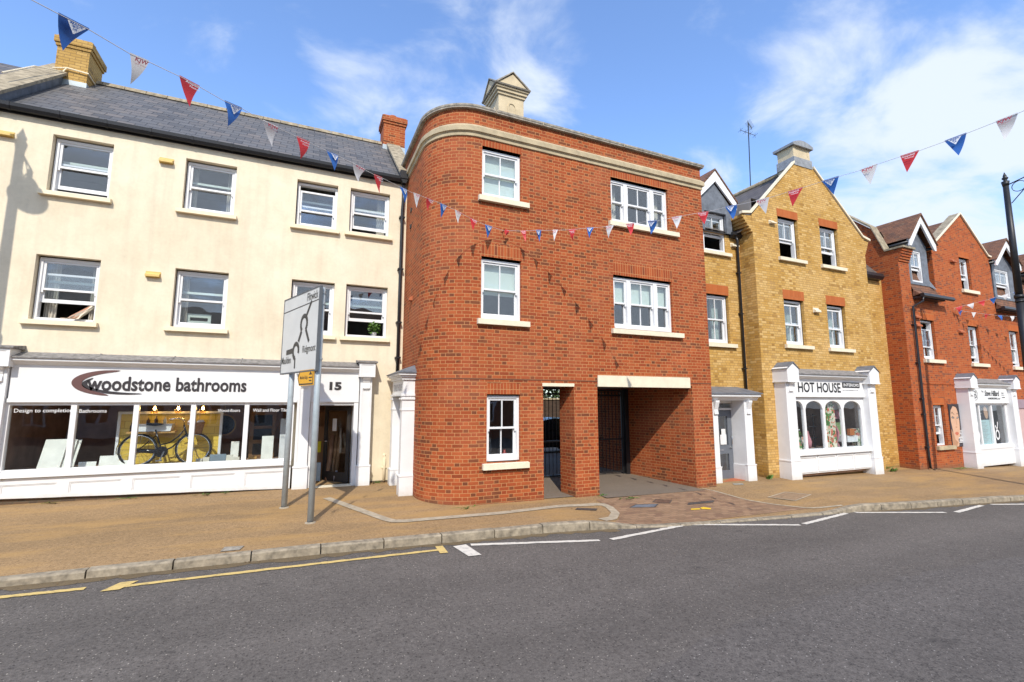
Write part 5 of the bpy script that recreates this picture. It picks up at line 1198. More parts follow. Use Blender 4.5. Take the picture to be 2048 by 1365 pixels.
# roof cupola
cx0, cx1, cy0, cy1 = 14.78, 15.62, 9.93, 10.5
mb = MB(); mb.box(cx0, cx1, cy0, cy1, 9.9, 10.84)
m_ = 0.12; mb.box(cx0, cx0+m_, cy0-0.012, cy0, 10.42, 10.84); mb.box(cx1-m_, cx1, cy0-0.012, cy0, 10.42, 10.84); mb.box(cx0+m_, cx1-m_, cy0-0.012, cy0, 10.42, 10.5); mb.box(cx0+m_, cx1-m_, cy0-0.012, cy0, 10.76, 10.84)
cu = mb.build('cupola', m_tstone, yb)
mb = MB(); mb.box(cx0-0.04, cx1+0.04, cy0-0.05, cy1+0.03, 10.1, 10.40); mb.build('lead_apron', m_leadp, cu)
mb = MB(); P = []; xm = (cx0+cx1)/2; hw = (cx1-cx0)/2+0.09
top = [(xm-hw+2*hw*i/12, 10.84+0.13*sin(pi*i/12)) for i in range(13)]
mb.prism([(xm+hw, 10.80), (xm-hw, 10.80)][::-1]+[(x, z+0.045) for x, z in reversed(top)], 'y', cy0-0.10, cy1+0.10); mb.build('lead_cap', m_leadp, cu)
# grey door and porch
PY = 9.75
mb = MB(); mb.box(10.47, 10.56, 10.16, RCY+.05, 0.0, 2.22); mb.box(11.522, 11.62, 10.302, RCY+.05, 0.0, 2.22); mb.box(10.56, 11.53, 10.16, RCY+.05, 2.17, 2.3); mb.box(10.56, 11.53, 10.17, 10.24, 1.98, 2.03)
mb.box(11.53, 11.80, PY+0.031, 10.3, 0.45, 2.25); mb.box(11.505, 11.83, PY+0.052, 10.3, -0.1, 0.45); mb.box(10.34, 10.50, PY+0.052, 10.3, -0.1, 2.248)
mb.prism([(PY-0.02, 2.25), (PY-0.06, 2.31), (PY-0.10, 2.34), (PY-0.16, 2.36), (PY-0.16, 2.43), (RCY, 2.43), (RCY, 2.25)], 'x', 9.98, 12.04)
pc = mb.build('porch', m_white, yb)
for a, b in ((10.33, 10.51), (11.53, 11.83)):
    mb = MB(); mb.box(a, b, PY, PY+0.03, 0.45, 2.25); mb.box(a-0.02, b+0.02, PY-0.02, PY+0.05, -0.1, 0.45); mb.box(a-0.03, b+0.03, PY-0.03, PY+0.05, 0.45, 0.475)
    c = (a+b)/2; mb.prism([(PY, 1.86), (PY-0.05, 1.88), (PY-0.03, 2.0), (PY-0.1, 2.2), (PY-0.1, 2.25), (PY, 2.25)], 'x', c-0.07, c+0.07); mb.build('pilaster', m_white, pc)
mb = MB(); mb.prism([(PY-0.20, 2.43), (PY-0.20, 2.455), (RCY, 2.66), (RCY, 2.43)], 'x', 9.97, 12.08); mb.build('porch_roof', m_lead, pc)
mb = MB(); x0, x1, yd = 10.58, 11.52, 10.21
for q in ((x0, x0+0.10, 0.04, 1.97), (x1-0.16, x1, 0.04, 1.97), (x0+.1, x1-.16, 0.04, 0.28), (x0+.1, x1-.16, 1.80, 1.97), (x0+.1, x1-.16, 0.74, 0.98)): mb.box(q[0], q[1], yd, yd+0.05, q[2], q[3])
gd = mb.build('grey_door', m_grey, yb)
mb = MB(); mb.box(x0+.09, x1-.15, yd+0.02, yd+0.03, 0.27, 0.75); mb.box(x0+.09, x1-.15, yd+0.02, yd+0.03, 0.97, 1.81); mb.box(x0, x1, yd+0.02, yd+0.03, 2.03, 2.17); mb.build('pane', m_glass, gd)
mb = MB(); mb.box(x0+0.22, x1-0.38, yd-0.012, yd, 0.83, 0.87); mb.build('letter_plate', m_chrome, gd)
mb = MB(); mb.tube([(x1-0.07, yd-0.06, 1.0), (x1-0.07, yd-0.06, 1.28)], 0.012, 8); mb.tube([(x1-0.07, yd, 0.92), (x1-0.07, yd-0.05, 0.92), (x1-0.16, yd-0.05, 0.92)], 0.012, 8); mb.build('handle', m_chrome, gd)
mb = MB(); mb.box(11.10, 11.26, yd-0.004, yd, 1.2, 1.44); mb.box(11.04, 11.28, yd-0.008, yd-.005, 1.0, 1.28); mb.build('notice', m_textw, gd)
mb = MB(); mb.box(10.56, 11.53, PY+.1, RCY+.1, -0.2, 0.045); mb.build('red_step', m_terra, yb)
# arched shop front
HY = 9.62
mb = MB(); mb.box(13.42, 16.95, HY+0.04, GY+.02, 2.36, 2.92); mb.box(13.42, 16.95, HY+0.015, HY+0.04, 2.36, 2.42)
hf = mb.build('fascia', m_white, yb)
mb = MB(); mb.prism([(HY+0.04, 2.90), (HY, 2.93), (HY-0.06, 2.97), (HY-0.12, 2.985), (HY-0.12, 3.04), (GY, 3.04), (GY, 2.90)], 'x', 13.44, 16.98); mb.build('cornice', m_white, yb)
mb = MB(); mb.prism([(HY-0.16, 3.04), (HY-0.16, 3.06), (GY, 3.24), (GY, 3.04)], 'x', 13.44, 17.0); mb.build('canopy_flashing', m_lead2, yb)
pilaster(yb, 13.02, 13.42, HY-0.08, -0.12, 2.80, 0.62, caph=0.40, gable=True, depth=0.36); pilaster(yb, 16.95, 17.36, HY-0.08, -0.2, 2.80, 0.62, caph=0.40, gable=True, depth=0.36)
mb = MB()
hm = [13.42, 14.04, 14.95, 15.87, 16.92]; wY = HY+0.1
edges = [(13.42+0.06, 14.0), (14.09, 14.9), (15.0, 15.82), (15.92, 16.82)]
zs_, zt_ = 2.0, 2.25
mb.box(13.42, 16.95, wY-0.05, GY+0.05, 0.70, 0.79)
xs = [13.42]+[v for e in edges for v in e]+[16.95]
for a, b in zip(xs[0::2], xs[1::2]): mb.box(a, b, wY, wY+0.08, 0.79, 2.37)
for a, b in edges:
    c, r = (a+b)/2, (b-a)/2; n = 14
    arcp = [(a+(b-a)*i/n, 1.98+0.26*max(0, 1-((a+(b-a)*i/n-c)/r)**2)**0.5) for i in range(n+1)]
    for (xa, za), (xb, zb) in zip(arcp, arcp[1:]):
        mb.face([(xa, wY, za), (xb, wY, zb), (xb, wY, 2.37), (xa, wY, 2.37)]); mb.face([(xa, wY, za), (xa, wY+.08, za), (xb, wY+.08, zb), (xb, wY, zb)])
hw_ = mb.build('shop_window', m_white, yb)
for a, b in edges:
    mb = MB(); mb.box(a-0.01, b+0.01, wY+0.04, wY+0.047, 0.78, 2.3); mb.build('pane', m_shopglass, hw_)
mb = MB(); mb.box(13.40, 16.97, HY+0.02, GY, 0.10, 0.70); mb.prism([(HY-0.06, 0.64), (HY+0.14, 0.64), (HY+0.14, 0.74), (HY-0.06, 0.72)], 'x', 13.40, 16.97)
for a, b in ((13.45, 14.3), (14.35, 15.2), (15.25, 16.05), (16.1, 16.93)):
    mb.box(a, b, HY, HY+0.02, 0.56, 0.60); mb.box(a, b, HY, HY+0.02, 0.14, 0.2); mb.box(a, a+0.05, HY, HY+0.02, 0.2, 0.56); mb.box(b-0.05, b, HY, HY+0.02, 0.2, 0.56)
mb.build('stall_riser', m_white, yb)
text('lettering', 'HOT HOUSE', m_textb, hf, (13.74, HY+0.04, 2.50), UX, UZ, 2.02, 0.31, 0.018, 0.006)
mb = MB(); mb.box(15.86, 16.74, HY+0.028, HY+0.04, 2.665, 2.835); mb.build('name_plate', m_textb, hf)
text('lettering', 'INTERIORS', m_textw, hf, (15.91, HY+0.027, 2.70), UX, UZ, 0.78, 0.10, 0.02, 0.002)
text('lettering', 'www.hothouseinteriors.co.uk', m_textb, hf, (15.86, HY+0.04, 2.565), UX, UZ, 0.8, 0.035, 0.0, 0.004)
mb = MB(); x0, x1, y0, y1, z0, z1 = 13.2, 17.4, GY+.001, 13.0, 0.0, 2.8
mb.face([(x0, y1, z0), (x1, y1, z0), (x1, y1, z1), (x0, y1, z1)]); mb.face([(x0, y0, z0), (x0, y1, z0), (x0, y1, z1), (x0, y0, z1)]); mb.face([(x1, y1, z0), (x1, y0, z0), (x1, y0, z1), (x1, y1, z1)]); mb.face([(x0, y0, z1), (x0, y1, z1), (x1, y1, z1), (x1, y0, z1)]); mb.box(13.42, 16.9, GY-.10, 12.9, 0.0, 0.72)
mb.build('shop_interior', m_shop, yb)
# display in the arched windows
HZ = 0.722
before = set(bpy.data.objects)
def floral():
    m, nt, b = new_mat('floral fabric'); vo = N(nt, 'ShaderNodeTexVoronoi'); vo.inputs['Scale'].default_value = 13; L(nt, geo(nt), vo.inputs['Vector'])
    s = N(nt, 'ShaderNodeSeparateColor'); L(nt, vo.outputs['Color'], s.inputs[0])
    c = ramp(nt, s.outputs[0], [(0.0, (0.10, 0.22, 0.07)), (0.3, (0.16, 0.3, 0.1)), (0.34, (0.6, 0.16, 0.10)), (0.5, (0.7, 0.3, 0.2)), (0.55, (0.72, 0.66, 0.52)), (1.0, (0.74, 0.7, 0.58))])
    c.node.color_ramp.interpolation = 'CONSTANT'; L(nt, c, b.inputs['Base Color']); b.inputs['Roughness'].default_value = 0.9; return m
m_floral = floral()
t = solo('floral_curtain', drape(15.02, 15.48, HZ, 2.26, 10.15, 0.03, 5), m_floral, 'floral curtain panel hanging behind the third arched pane', 'curtain', (15.2, 10.15, HZ))
m_pink = plain('dusty pink', (0.5, 0.2, 0.22), 0.8); m_green = plain('sage green', (0.22, 0.32, 0.14), 0.8, var=0.3, scale=20); m_orange = plain('burnt orange', (0.45, 0.14, 0.03), 0.85)
t = thing('table_lamp', 'pink shaded table lamp between the third and fourth arched panes', 'lamp', (15.75, 10.35, HZ))
mb = MB(); mb.lathe((15.75, 10.35, HZ+.95), [(0.30, 0.0), (0.12, 0.26), (0.12, 0.27)], 18); mb.build('lamp_shade', m_pink, t)
mb = MB(); mb.lathe((15.75, 10.35, HZ), [(0.12, 0), (0.12, 0.03), (0.05, 0.2), (0.13, 0.5), (0.04, 0.75), (0.015, 0.9), (0.015, 1.1)], 14); mb.build('base', m_pink, t)
t = thing('armchair', 'low green and orange upholstered chair in the fourth arched pane', 'chair', (16.2, 10.35, HZ))
mb = MB(); mb.box(15.95, 16.5, 10.1, 10.6, HZ+0.2, HZ+0.4); mb.build('seat', m_textw, t, bevel=0.04); mb = MB(); mb.box(15.95, 16.5, 10.55, 10.68, HZ+0.4, HZ+0.8); mb.build('backrest', m_green, t, bevel=0.04)
for x in (15.98, 16.45):
    for y in (10.13, 10.55): mb = MB(); mb.tube([(x, y, HZ), (x, y, HZ+0.2)], 0.02, 6); mb.build('leg', m_dark, t)
mb = MB(); mb.box(16.5, 16.75, 10.05, 10.3, HZ, HZ+0.62); solo('cushion', mb, m_floral, 'floral bolster standing at the right end of the fourth arched pane', 'cushion', (16.6, 10.2, HZ), bevel=0.05)
mb = MB(); mb.box(16.05, 16.28, 10.06, 10.16, HZ+0.41, HZ+0.62); solo('cushion', mb, m_orange, 'orange cushion on the low chair in the fourth arched pane', 'cushion', (16.2, 10.1, HZ+.4), bevel=0.04)
mb = MB(); mb.obox((13.55, 10.05, HZ), (0.42, 0.05, 0), (0, 0.02, 0), (0.02, 0.1, 0.42)); solo('framed_picture', mb, m_floral, 'leafy framed picture leaning low in the first arched pane', 'picture', (13.75, 10.05, HZ))
t = thing('flower_stand', 'white tiered stand with green plants in the first arched pane', 'plant stand', (13.62, 10.2, HZ))
mb = MB(); mb.tube([(13.6, 10.25, HZ), (13.6, 10.25, HZ+1.25)], 0.012, 6)
for z, r in ((0.62, 0.16), (0.9, 0.12), (1.15, 0.08)): mb.lathe((13.6, 10.25, HZ+z), [(0, 0), (r, 0.0), (r+0.02, 0.04), (r, 0.03), (0, 0.02)], 16)
mb.build('tiers', m_textw, t); leafy('foliage', (13.68, 10.22, HZ+0.55), 0.16, 160, m_leaf, t, 0.05, seed=8)
mb = MB(); mb.lathe((14.35, 10.35, HZ), [(0, 0), (0.09, 0.0), (0.13, 0.25), (0.06, 0.5), (0.05, 0.58), (0, 0.58)], 16); solo('vase', mb, m_pink, 'tall pink vase in the second arched pane', 'vase', (14.35, 10.35, HZ))
mb = MB()
for a, b in (((14.5, 0.0), (14.5, 1.1)), ((14.85, 0.0), (14.85, 1.1))): mb.tube([(a[0], 10.45, HZ+a[1]), (b[0], 10.45, HZ+b[1])], 0.018, 6)
for z in (0.35, 0.7, 1.05): mb.box(14.48, 14.87, 10.35, 10.6, HZ+z, HZ+z+0.02)
solo('display_rack', mb, m_iron, 'dark metal display rack in the second arched pane', 'rack', (14.7, 10.45, HZ))
mb = MB(); mb.box(13.9, 14.9, 11.9, 11.95, HZ, 2.1); solo('wall_hanging', mb, m_orange, 'orange brown wall hanging at the back of the arched shop window', 'wall hanging', (14.4, 11.9, HZ))
for o in set(bpy.data.objects)-before:
    if o.parent is None: o.location.x += 0.32; o.location.y -= 0.21
# television aerial
t = thing('tv_aerial', 'thin roof aerial mast with two small antennas on the yellow building', 'aerial', (15.25, 12.0, 10.2))
mb = MB(); mb.tube([(15.25, 12, 10.15), (15.36, 12, 12.95)], 0.018, 6); mb.build('mast', m_iron, t)
def yagi(z, ln, dx, n, el):
    mb = MB(); a = Vector((15.35-ln*0.4*dx, 12-ln*0.3, z-0.10)); b = Vector((15.35+ln*0.6*dx, 12+ln*0.3, z+0.16)); mb.tube([a, b], 0.010, 5)
    for i in range(n):
        c = a+(b-a)*i/(n-1); mb.tube([c+Vector((0.0, -0.12, 0.03)), c+Vector((0.0, 0.12, -0.03))], 0.006, 4); mb.tube([c+Vector((0, 0, -el)), c+Vector((0, 0, el))], 0.006, 4)
    mb.build('antenna', m_iron, t)
yagi(12.85, 0.9, 1, 8, 0.07); yagi(12.5, 0.45, -1, 4, 0.1)

# ------------------------------------------------------------------ orange red building at the right
FY = 9.8; fx0, fx1 = 20.0, 36.0
fb = thing('gabled_building', 'orange red brick building with lead dormers, tall gable and a white salon shop front', 'building', (25, 9.8, -0.25))
fw = [(21.03, 21.95, 3.80, 5.28), (24.38, 25.22, 3.76, 5.26), (27.73, 28.6, 3.72, 5.26), (31.2, 32.1, 3.7, 5.25)]
fg = (21.25, 21.98, 0.63, 2.10); ft = (24.35, 25.15, 6.76, 8.10)
mb = MB()
wall_front(mb, fx0, 22.35, -0.8, 6.12, [fw[0], fg], FY, 0.1)
wall_front(mb, 26.85, fx1, -0.8, 6.12, [fw[2], fw[3]], FY, 0.1)
gprof2 = [(22.35, 8.36), (22.45, 8.36), (24.82, 9.98), (26.75, 8.40), (26.85, 8.40)]
gable_front(mb, -0.8, [fw[1], ft, (23.2, 26.3, 0.4, 2.35, 0.0)], gprof2, FY, 0.1)
mb.face([(22.35, 12.5, 6), (22.35, FY, 6), (22.35, FY, 8.36), (22.35, 12.5, 8.36)]); mb.face([(26.85, FY, 6), (26.85, 12.5, 6), (26.85, 12.5, 8.4), (26.85, FY, 8.4)])
# corner pier and flank
mb.face([(fx0, FY, 6.12), (20.68, FY, 6.12), (20.68, FY, 7.4), (fx0, FY, 7.4)]); mb.face([(20.68, FY, 6.12), (20.68, 10.6, 6.12), (20.68, 10.6, 7.86), (20.68, FY, 7.86)])
for i in range(5): mb.box(fx0, 20.68+0.0, FY-0.035*(i+1), FY, 7.40+i*0.09, 7.40+(i+1)*0.09)
fl = [(FY, 7.86), (10.2, 7.86), (10.58, 8.9), (11.5, 9.75), (13.5, 9.75), (18, 9.75)]
for (a, b), (c, d) in zip(fl, fl[1:]): mb.face([(fx0, c, -0.8), (fx0, a, -0.8), (fx0, a, b), (fx0, c, d)])
mb.face([(fx1, FY, -.8), (fx1, 18, -.8), (fx1, 18, 9), (fx1, FY, 6.1)]); mb.face([(fx1, 18, -.8), (fx0, 18, -.8), (fx0, 18, 9.7), (fx1, 18, 9.7)])
mb.build('wall', m_red2, fb)
mb = MB()
cp = [(FY-0.26, 7.85), (10.18, 7.86), (10.57, 8.92), (11.5, 9.78), (13.5, 9.80)]
mb.box(fx0-0.06, 20.74, FY-0.24, 10.2, 7.862, 7.93)
for (a, b), (c, d) in list(zip(cp, cp[1:]))[1:]: mb.prism([(a, b), (c, d), (c, d+0.09), (a, b+0.09)], 'x', fx0-0.07, fx0+0.36)
mb.build('parapet_coping', m_lichen, fb)
mb = MB(); vp2 = [(22.22, 8.34), (22.5, 8.37), (24.82, 10.0), (26.72, 8.41), (26.98, 8.38)]
for (a, b), (c, d) in zip(vp2, vp2[1:]): mb.prism([(a, b), (c, d), (c, d+0.07), (a, b+0.07)], 'y', FY-0.06, FY-0.012)
mb.build('verge_coping', m_stone, fb)
mb = MB()
for (a, b), (c, d) in zip(vp2, vp2[1:]): mb.prism([(a, b), (c, d), (c, d+0.066), (a, b+0.066)], 'y', FY-0.012, FY+0.34)
mb.build('parapet_coping', m_lichen, fb)
mb = MB()
def mans(x0, x1):
    prof = [(FY-0.26, 6.16), (FY-0.05, 6.36), (FY+0.14, 6.9), (FY+0.42, 7.86), (10.62, 8.9)]
    for (a, b), (c, d) in zip(prof, prof[1:]): mb.face([(x0, a, b), (x1, a, b), (x1, c, d), (x0, c, d)])
    mb.face([(x0, 10.62, 8.9), (x1, 10.62, 8.9), (x1, 12.6, 9.75), (x0, 12.6, 9.75)]); mb.face([(x0, 12.6, 9.75), (x1, 12.6, 9.75), (x1, 17, 9.7), (x0, 17, 9.7)])
    mb.face([(x0, FY-.26, 6.16), (x0, FY+.0, 6.12), (x1, FY, 6.12), (x1, FY-.26, 6.16)]); mb.face([(x0, FY-.26, 6.16), (x0, FY-.05, 6.36), (x0, FY, 6.12)])
mans(20.69, 22.34); mans(26.86, fx1)
gx = 24.82
mb.face([(22.4, FY+.2, 8.2), (gx, FY+.2, 9.86), (gx, 16, 9.86), (22.4, 16, 8.2)][::-1]); mb.face([(26.8, FY+.2, 8.2), (26.8, 16, 8.2), (gx, 16, 9.86), (gx, FY+.2, 9.86)][::-1])
mb.build('roof', m_clay, fb)
mb = MB()
gp = [(FY-0.26, 6.18), (FY-0.38, 6.18), (FY-0.40, 6.08), (FY-0.34, 6.03), (FY-0.27, 6.06)]
mb.prism(gp, 'x', 20.66, 22.75); mb.prism(gp, 'x', 26.6, fx1); mb.box(20.7, 22.34, FY-0.26, FY, 6.02, 6.10); mb.box(26.86, fx1, FY-.26, FY, 6.02, 6.10)
mb.build('gutter', m_black, fb)
mb = MB(); mb.tube([(20.72, FY-0.32, 6.05), (20.72, FY-0.3, 5.9), (20.48, FY-0.09, 5.7), (20.48, FY-0.07, 0.3), (20.48, FY-0.08, -0.1), (20.52, FY-0.2, -0.18)], 0.04, 10)
for z in (5, 3.6, 2.3, 1.75, 0.6): mb.box(20.40, 20.56, FY-0.1, FY, z, z+0.05)
mb.build('downpipe', m_black, fb)
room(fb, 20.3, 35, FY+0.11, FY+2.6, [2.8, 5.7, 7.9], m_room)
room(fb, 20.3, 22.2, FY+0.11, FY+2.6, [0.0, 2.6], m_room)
def rubbed(a, b, z): soldier(fb, a-0.02, b+0.03, z, z+0.26, FY, m_rub2)
m_rub2 = brick_mat('flush brick arch', [(0.48, 0.10, 0.02), (0.54, 0.13, 0.03)], (0.45, 0.19, 0.075), flemish=False, soldier=True, bl=0.24, bh=0.075)
for (a, b, c, d), s in zip(fw+[fg, ft], (dict(up=0.26, curtain=(m_curtain, 0.25, 0.25)), dict(low=0.16, curtain=(m_curtain2, 0.3, 0.25)), dict(low=0.1, curtain=(m_curtain2, .3, .2)), {}, dict(low=0.34), dict(low=0.4))):
    sash_window(fb, a+0.02, b-0.02, c, d-0.02, FY+0.10, 1, **s); sill(fb, a-0.08, b+0.36, c-0.145, c, FY, 0.09, m_stone if (a, b, c, d) != fg else m_band); rubbed(a, b, d)
def fdormer(xa, xb, apex, side):
    dY = FY+0.02; c = (xa+xb)/2; w0, w1 = xa+0.2, xb-0.42
    mb = MB(); gable_front(mb, 6.62, [(w0, w1, 6.72, 7.95, 0.06)], [(xa, 8.22), (c-0.04, apex-0.42), (xb, 8.22)], dY)
    mb.face([(xb, dY, 6.62), (xb, 12, 6.62), (xb, 12, 8.22), (xb, dY, 8.22)]); mb.face([(xa, 12, 6.62), (xa, dY, 6.62), (xa, dY, 8.22), (xa, 12, 8.22)])
    mb.face([(xb, dY, 6.62), (xb+0.22, dY-0.10, 6.5), (xb+0.1, dY+.2, 7.2), (xb, dY, 7.3)])
    d = mb.build('dormer', m_lead, fb)
    mb = MB(); e = 0.22; za = apex; zb = 8.12
    for s in (-1, 1): mb.prism([(c, za), (c+s*((xb-xa)/2+e), zb+0.12), (c+s*((xb-xa)/2+e), zb-0.12), (c+s*((xb-xa)/2+e-0.12), zb-0.12), (c, za-0.34)], 'y', dY-0.24, dY-0.18)
    mb.build('bargeboard', m_white, d)
    mb = MB()
    for s in (-1, 1):
        x1_ = c+s*((xb-xa)/2+e+0.05); q = [(c, dY-0.28, za+0.06), (x1_, dY-0.28, zb+0.14), (x1_, 13, zb+0.14), (c, 13, za+0.06)]; mb.face(q if s > 0 else q[::-1])
        mb.prism([(c, za), (x1_, zb+0.09), (x1_, zb+0.145), (c, za+0.065)], 'y', dY-0.29, dY-0.23)
    mb.build('dormer_roof', m_clay, d)
    for s in (-1, 1): x = c+s*((xb-xa)/2+e-0.02); mb = MB(); mb.tube([(x, dY-0.2, zb+0.02), (x, 11.2, zb+0.02)], 0.06, 8); mb.build('gutter', m_black, d)
    sash_window(fb, w0, w1, 6.72, 7.95, dY+0.02, 1, low=0.42, curtain=(m_curtain, 0.2, 0.2))
    return d
fdormer(20.66, 22.02, 9.32, 0); fdormer(27.05, 28.85, 9.28, 0); fdormer(31.0, 32.6, 9.28, 0)
for x, z in ((20.62, 5.30), (20.62, 4.98), (23.62, 4.92), (23.62, 7.80)): vent(fb, x, x+0.34, z, z+0.13, FY, m_terra)
mb = MB(); mb.prism([(11.0, 6.62), (11.3, 6.62), (11.3, 6.74), (11.0, 6.74)], 'x', fx0-0.1, fx0); mb.build('vent_cowl', m_terra, fb)
mb = MB()
for x0, x1, z in ((20.7, 22.9, 2.86),): mb.box(x0, x1, FY-0.02, FY, z, z+0.05)
mb.build('string_course', m_red2, fb)
# salon shop front
SY = 9.5; SZ = -0.45
mb = MB(); mb.box(23.3, 26.25, SY+0.05, FY+.02, 2.16, 2.78); sf = mb.build('fascia', m_white, fb)
mb = MB(); mb.prism([(SY+0.05, 2.76), (SY, 2.80), (SY-0.08, 2.86), (SY-0.08, 2.92), (FY, 2.92), (FY, 2.76)], 'x', 23.3, 26.25); mb.build('cornice', m_white, fb)
mb = MB(); mb.prism([(SY-0.12, 2.92), (SY-0.12, 2.94), (FY, 3.14), (FY, 2.92)], 'x', 23.3, 26.3); mb.build('canopy_flashing', m_lead2, fb)
pilaster(fb, 22.93, 23.33, SY-0.06, SZ, 2.74, 0.78, caph=0.36, gable=True, depth=0.36); pilaster(fb, 26.22, 26.65, SY-0.06, SZ, 2.74, 0.78, caph=0.36, gable=True, depth=0.36)
mb = MB(); wy = SY+0.14
mb.box(23.33, 26.22, wy-0.1, FY, 0.42, 0.52); mb.box(23.33, 26.22, wy-0.08, FY, -0.2, 0.42)
for a, b in ((23.33, 23.42), (24.04, 24.13), (24.98, 25.08), (26.10, 26.22)): mb.box(a, b, wy, wy+0.09, 0.52, 2.18)
mb.box(23.33, 26.22, wy+0.005, wy+0.085, 2.08, 2.18); mb.box(23.33, 26.22, wy+0.005, wy+0.085, 0.52, 0.58)
sw = mb.build('shop_window', m_white, fb)
for a, b in ((23.42, 24.04), (24.13, 24.98), (25.08, 26.10)): mb = MB(); mb.box(a, b, wy+0.04, wy+0.047, 0.55, 2.1); mb.build('pane', m_shopglass, sw)
mb = MB(); mb.face([(23, 12, -.2), (26.5, 12, -.2), (26.5, 12, 2.6), (23, 12, 2.6)]); mb.face([(23, FY+.01, -.2), (23, 12, -.2), (23, 12, 2.6), (23, FY+.01, 2.6)]); mb.face([(26.5, 12, -.2), (26.5, FY+.01, -.2), (26.5, FY+.01, 2.6), (26.5, 12, 2.6)]); mb.box(23.05, 26.45, FY+.03, 11.9, -.2, 0.5); mb.face([(23, FY+.01, 2.6), (23, 12, 2.6), (26.5, 12, 2.6), (26.5, FY+.01, 2.6)])
mb.build('shop_interior', m_room, fb)
fz = SY+0.05
text('lettering', 'The', m_textb, sf, (24.18, fz, 2.58), UX, UZ, 0.15, 0.07, 0.015, 0.006)
text('lettering', 'Steve Hilliard', m_textb, sf, (24.40, fz, 2.44), UX, UZ, 1.15, 0.22, 0.02, 0.006, shear=0.35)
text('lettering', 'HAIRDRESSING.com', m_textb, sf, (24.62, fz, 2.31), UX, UZ, 0.95, 0.075, 0.02, 0.006)
for k, s in enumerate(('hair', 'beauty', 'studio')): text('lettering', s, m_textb, sf, (25.72, fz, 2.54-0.085*k), UX, UZ, 0.2+0.03*k, 0.055, 0.012, 0.006)
mb = MB(); c = (23.68, 2.48)
for r0, r1 in ((0.19, 0.205),):
    for k in range(32):
        a, b = 2*pi*k/32, 2*pi*(k+1)/32; mb.face([(c[0]+r0*cos(a), fz-0.006, c[1]+r0*sin(a)), (c[0]+r1*cos(a), fz-0.006, c[1]+r1*sin(a)), (c[0]+r1*cos(b), fz-0.006, c[1]+r1*sin(b)), (c[0]+r0*cos(b), fz-0.006, c[1]+r0*sin(b))])
def stroke(mb, pts, w, y):
    for (a, b), (c_, d) in zip(pts, pts[1:]):
        l = hypot(c_-a, d-b) or 1; nx, nz = -(d-b)/l*w/2, (c_-a)/l*w/2; mb.face([(a-nx, y, b-nz), (c_-nx, y, d-nz), (c_+nx, y, d+nz), (a+nx, y, b+nz)])
stroke(mb, [(c[0]+0.11*cos(radians(t_)), c[1]+0.07+0.055*sin(radians(t_))) for t_ in range(20, 300, 20)]+[(c[0]+0.1, c[1]-0.06), (c[0]-0.06, c[1]-0.14)], 0.03, fz-0.006)
stroke(mb, [(c[0]-0.08, c[1]+0.12), (c[0]-0.02, c[1]-0.13)], 0.025, fz-0.007); stroke(mb, [(c[0]+0.06, c[1]+0.13), (c[0]+0.1, c[1]-0.12)], 0.022, fz-0.007); mb.build('emblem', m_textb, sf)
# posters behind the salon glass
m_pale = plain('pale blue poster', (0.52, 0.68, 0.68), 0.7, var=0.03); m_skin = plain('printed skin tone', (0.42, 0.22, 0.12), 0.6, var=0.05); m_skin2 = plain('printed light skin', (0.60, 0.37, 0.24), 0.6, var=0.03); m_hair = plain('printed dark hair', (0.035, 0.028, 0.03), 0.6, var=0.3)
m_lips = plain('printed lips', (0.50, 0.13, 0.07), 0.5); m_night = plain('printed charcoal', (0.045, 0.04, 0.05), 0.55, var=0.1)
t = thing('window_poster', 'tall pale blue poster with a dark photo panel in the salon window', 'poster', (24.4, wy+0.1, 0.6))
mb = MB(); mb.box(24.15, 24.97, wy+0.09, wy+0.095, 0.58, 2.06); mb.build('sheet', m_pale, t)
mb = MB(); mb.box(24.15, 24.97, wy+0.084, wy+0.088, 1.52, 2.06); mb.build('photo_panel', m_night, t)
mb = MB(); mb.face([(24.76+0.15*cos(2*pi*k/20)-0.03*sin(2*pi*k/20), wy+0.082, 1.80+0.25*sin(2*pi*k/20)) for k in range(20)]); mb.build('portrait', m_skin2, t)
for k in range(11):
    mb = MB()
mb = MB()
for k in range(14): mb.box(24.2, 24.6+0.2*((k*7) % 3)/2, wy+0.083, wy+0.087, 0.66+k*0.058, 0.675+k*0.058)
for k in range(3): mb.box(24.19, 24.38+0.05*k, wy+0.081, wy+0.083, 1.62+k*0.13, 1.645+k*0.13)
mb.build('small_print', m_textg, t)
t = thing('window_decal', 'white circular scissors decal on the right salon pane', 'decal', (25.3, wy, 0.9))
def decal(t, cx, cz):
    mb = MB(); y = wy+0.034
    for r0, r1 in ((0.10, 0.16),):
        for k in range(24):
            a, b = 2*pi*k/24, 2*pi*(k+1)/24; mb.face([(cx+r0*cos(a), y, cz+r0*1.3*sin(a)), (cx+r1*cos(a), y, cz+r1*1.3*sin(a)), (cx+r1*cos(b), y, cz+r1*1.3*sin(b)), (cx+r0*cos(b), y, cz+r0*1.3*sin(b))])
    stroke(mb, [(cx-0.1, cz+0.36), (cx-0.02, cz+0.2), (cx+0.06, cz+0.3), (cx+0.1, cz+0.5)], 0.06, y); mb.build('print', m_textw, t)
decal(t, 25.35, 0.93)
t = thing('window_decal', 'white circular scissors decal on the narrow left salon pane', 'decal', (23.85, wy, 0.9)); decal(t, 23.85, 0.93)
mb = MB(); mb.box(25.06, 25.28, wy+0.12, wy+0.13, 0.6, 2.05); solo('banner', mb, plain('blue print', (0.05, 0.07, 0.16), 0.6, var=0.6, scale=5), 'narrow dark blue banner behind the right salon pane', 'banner', (25.2, wy+.12, 0.6))
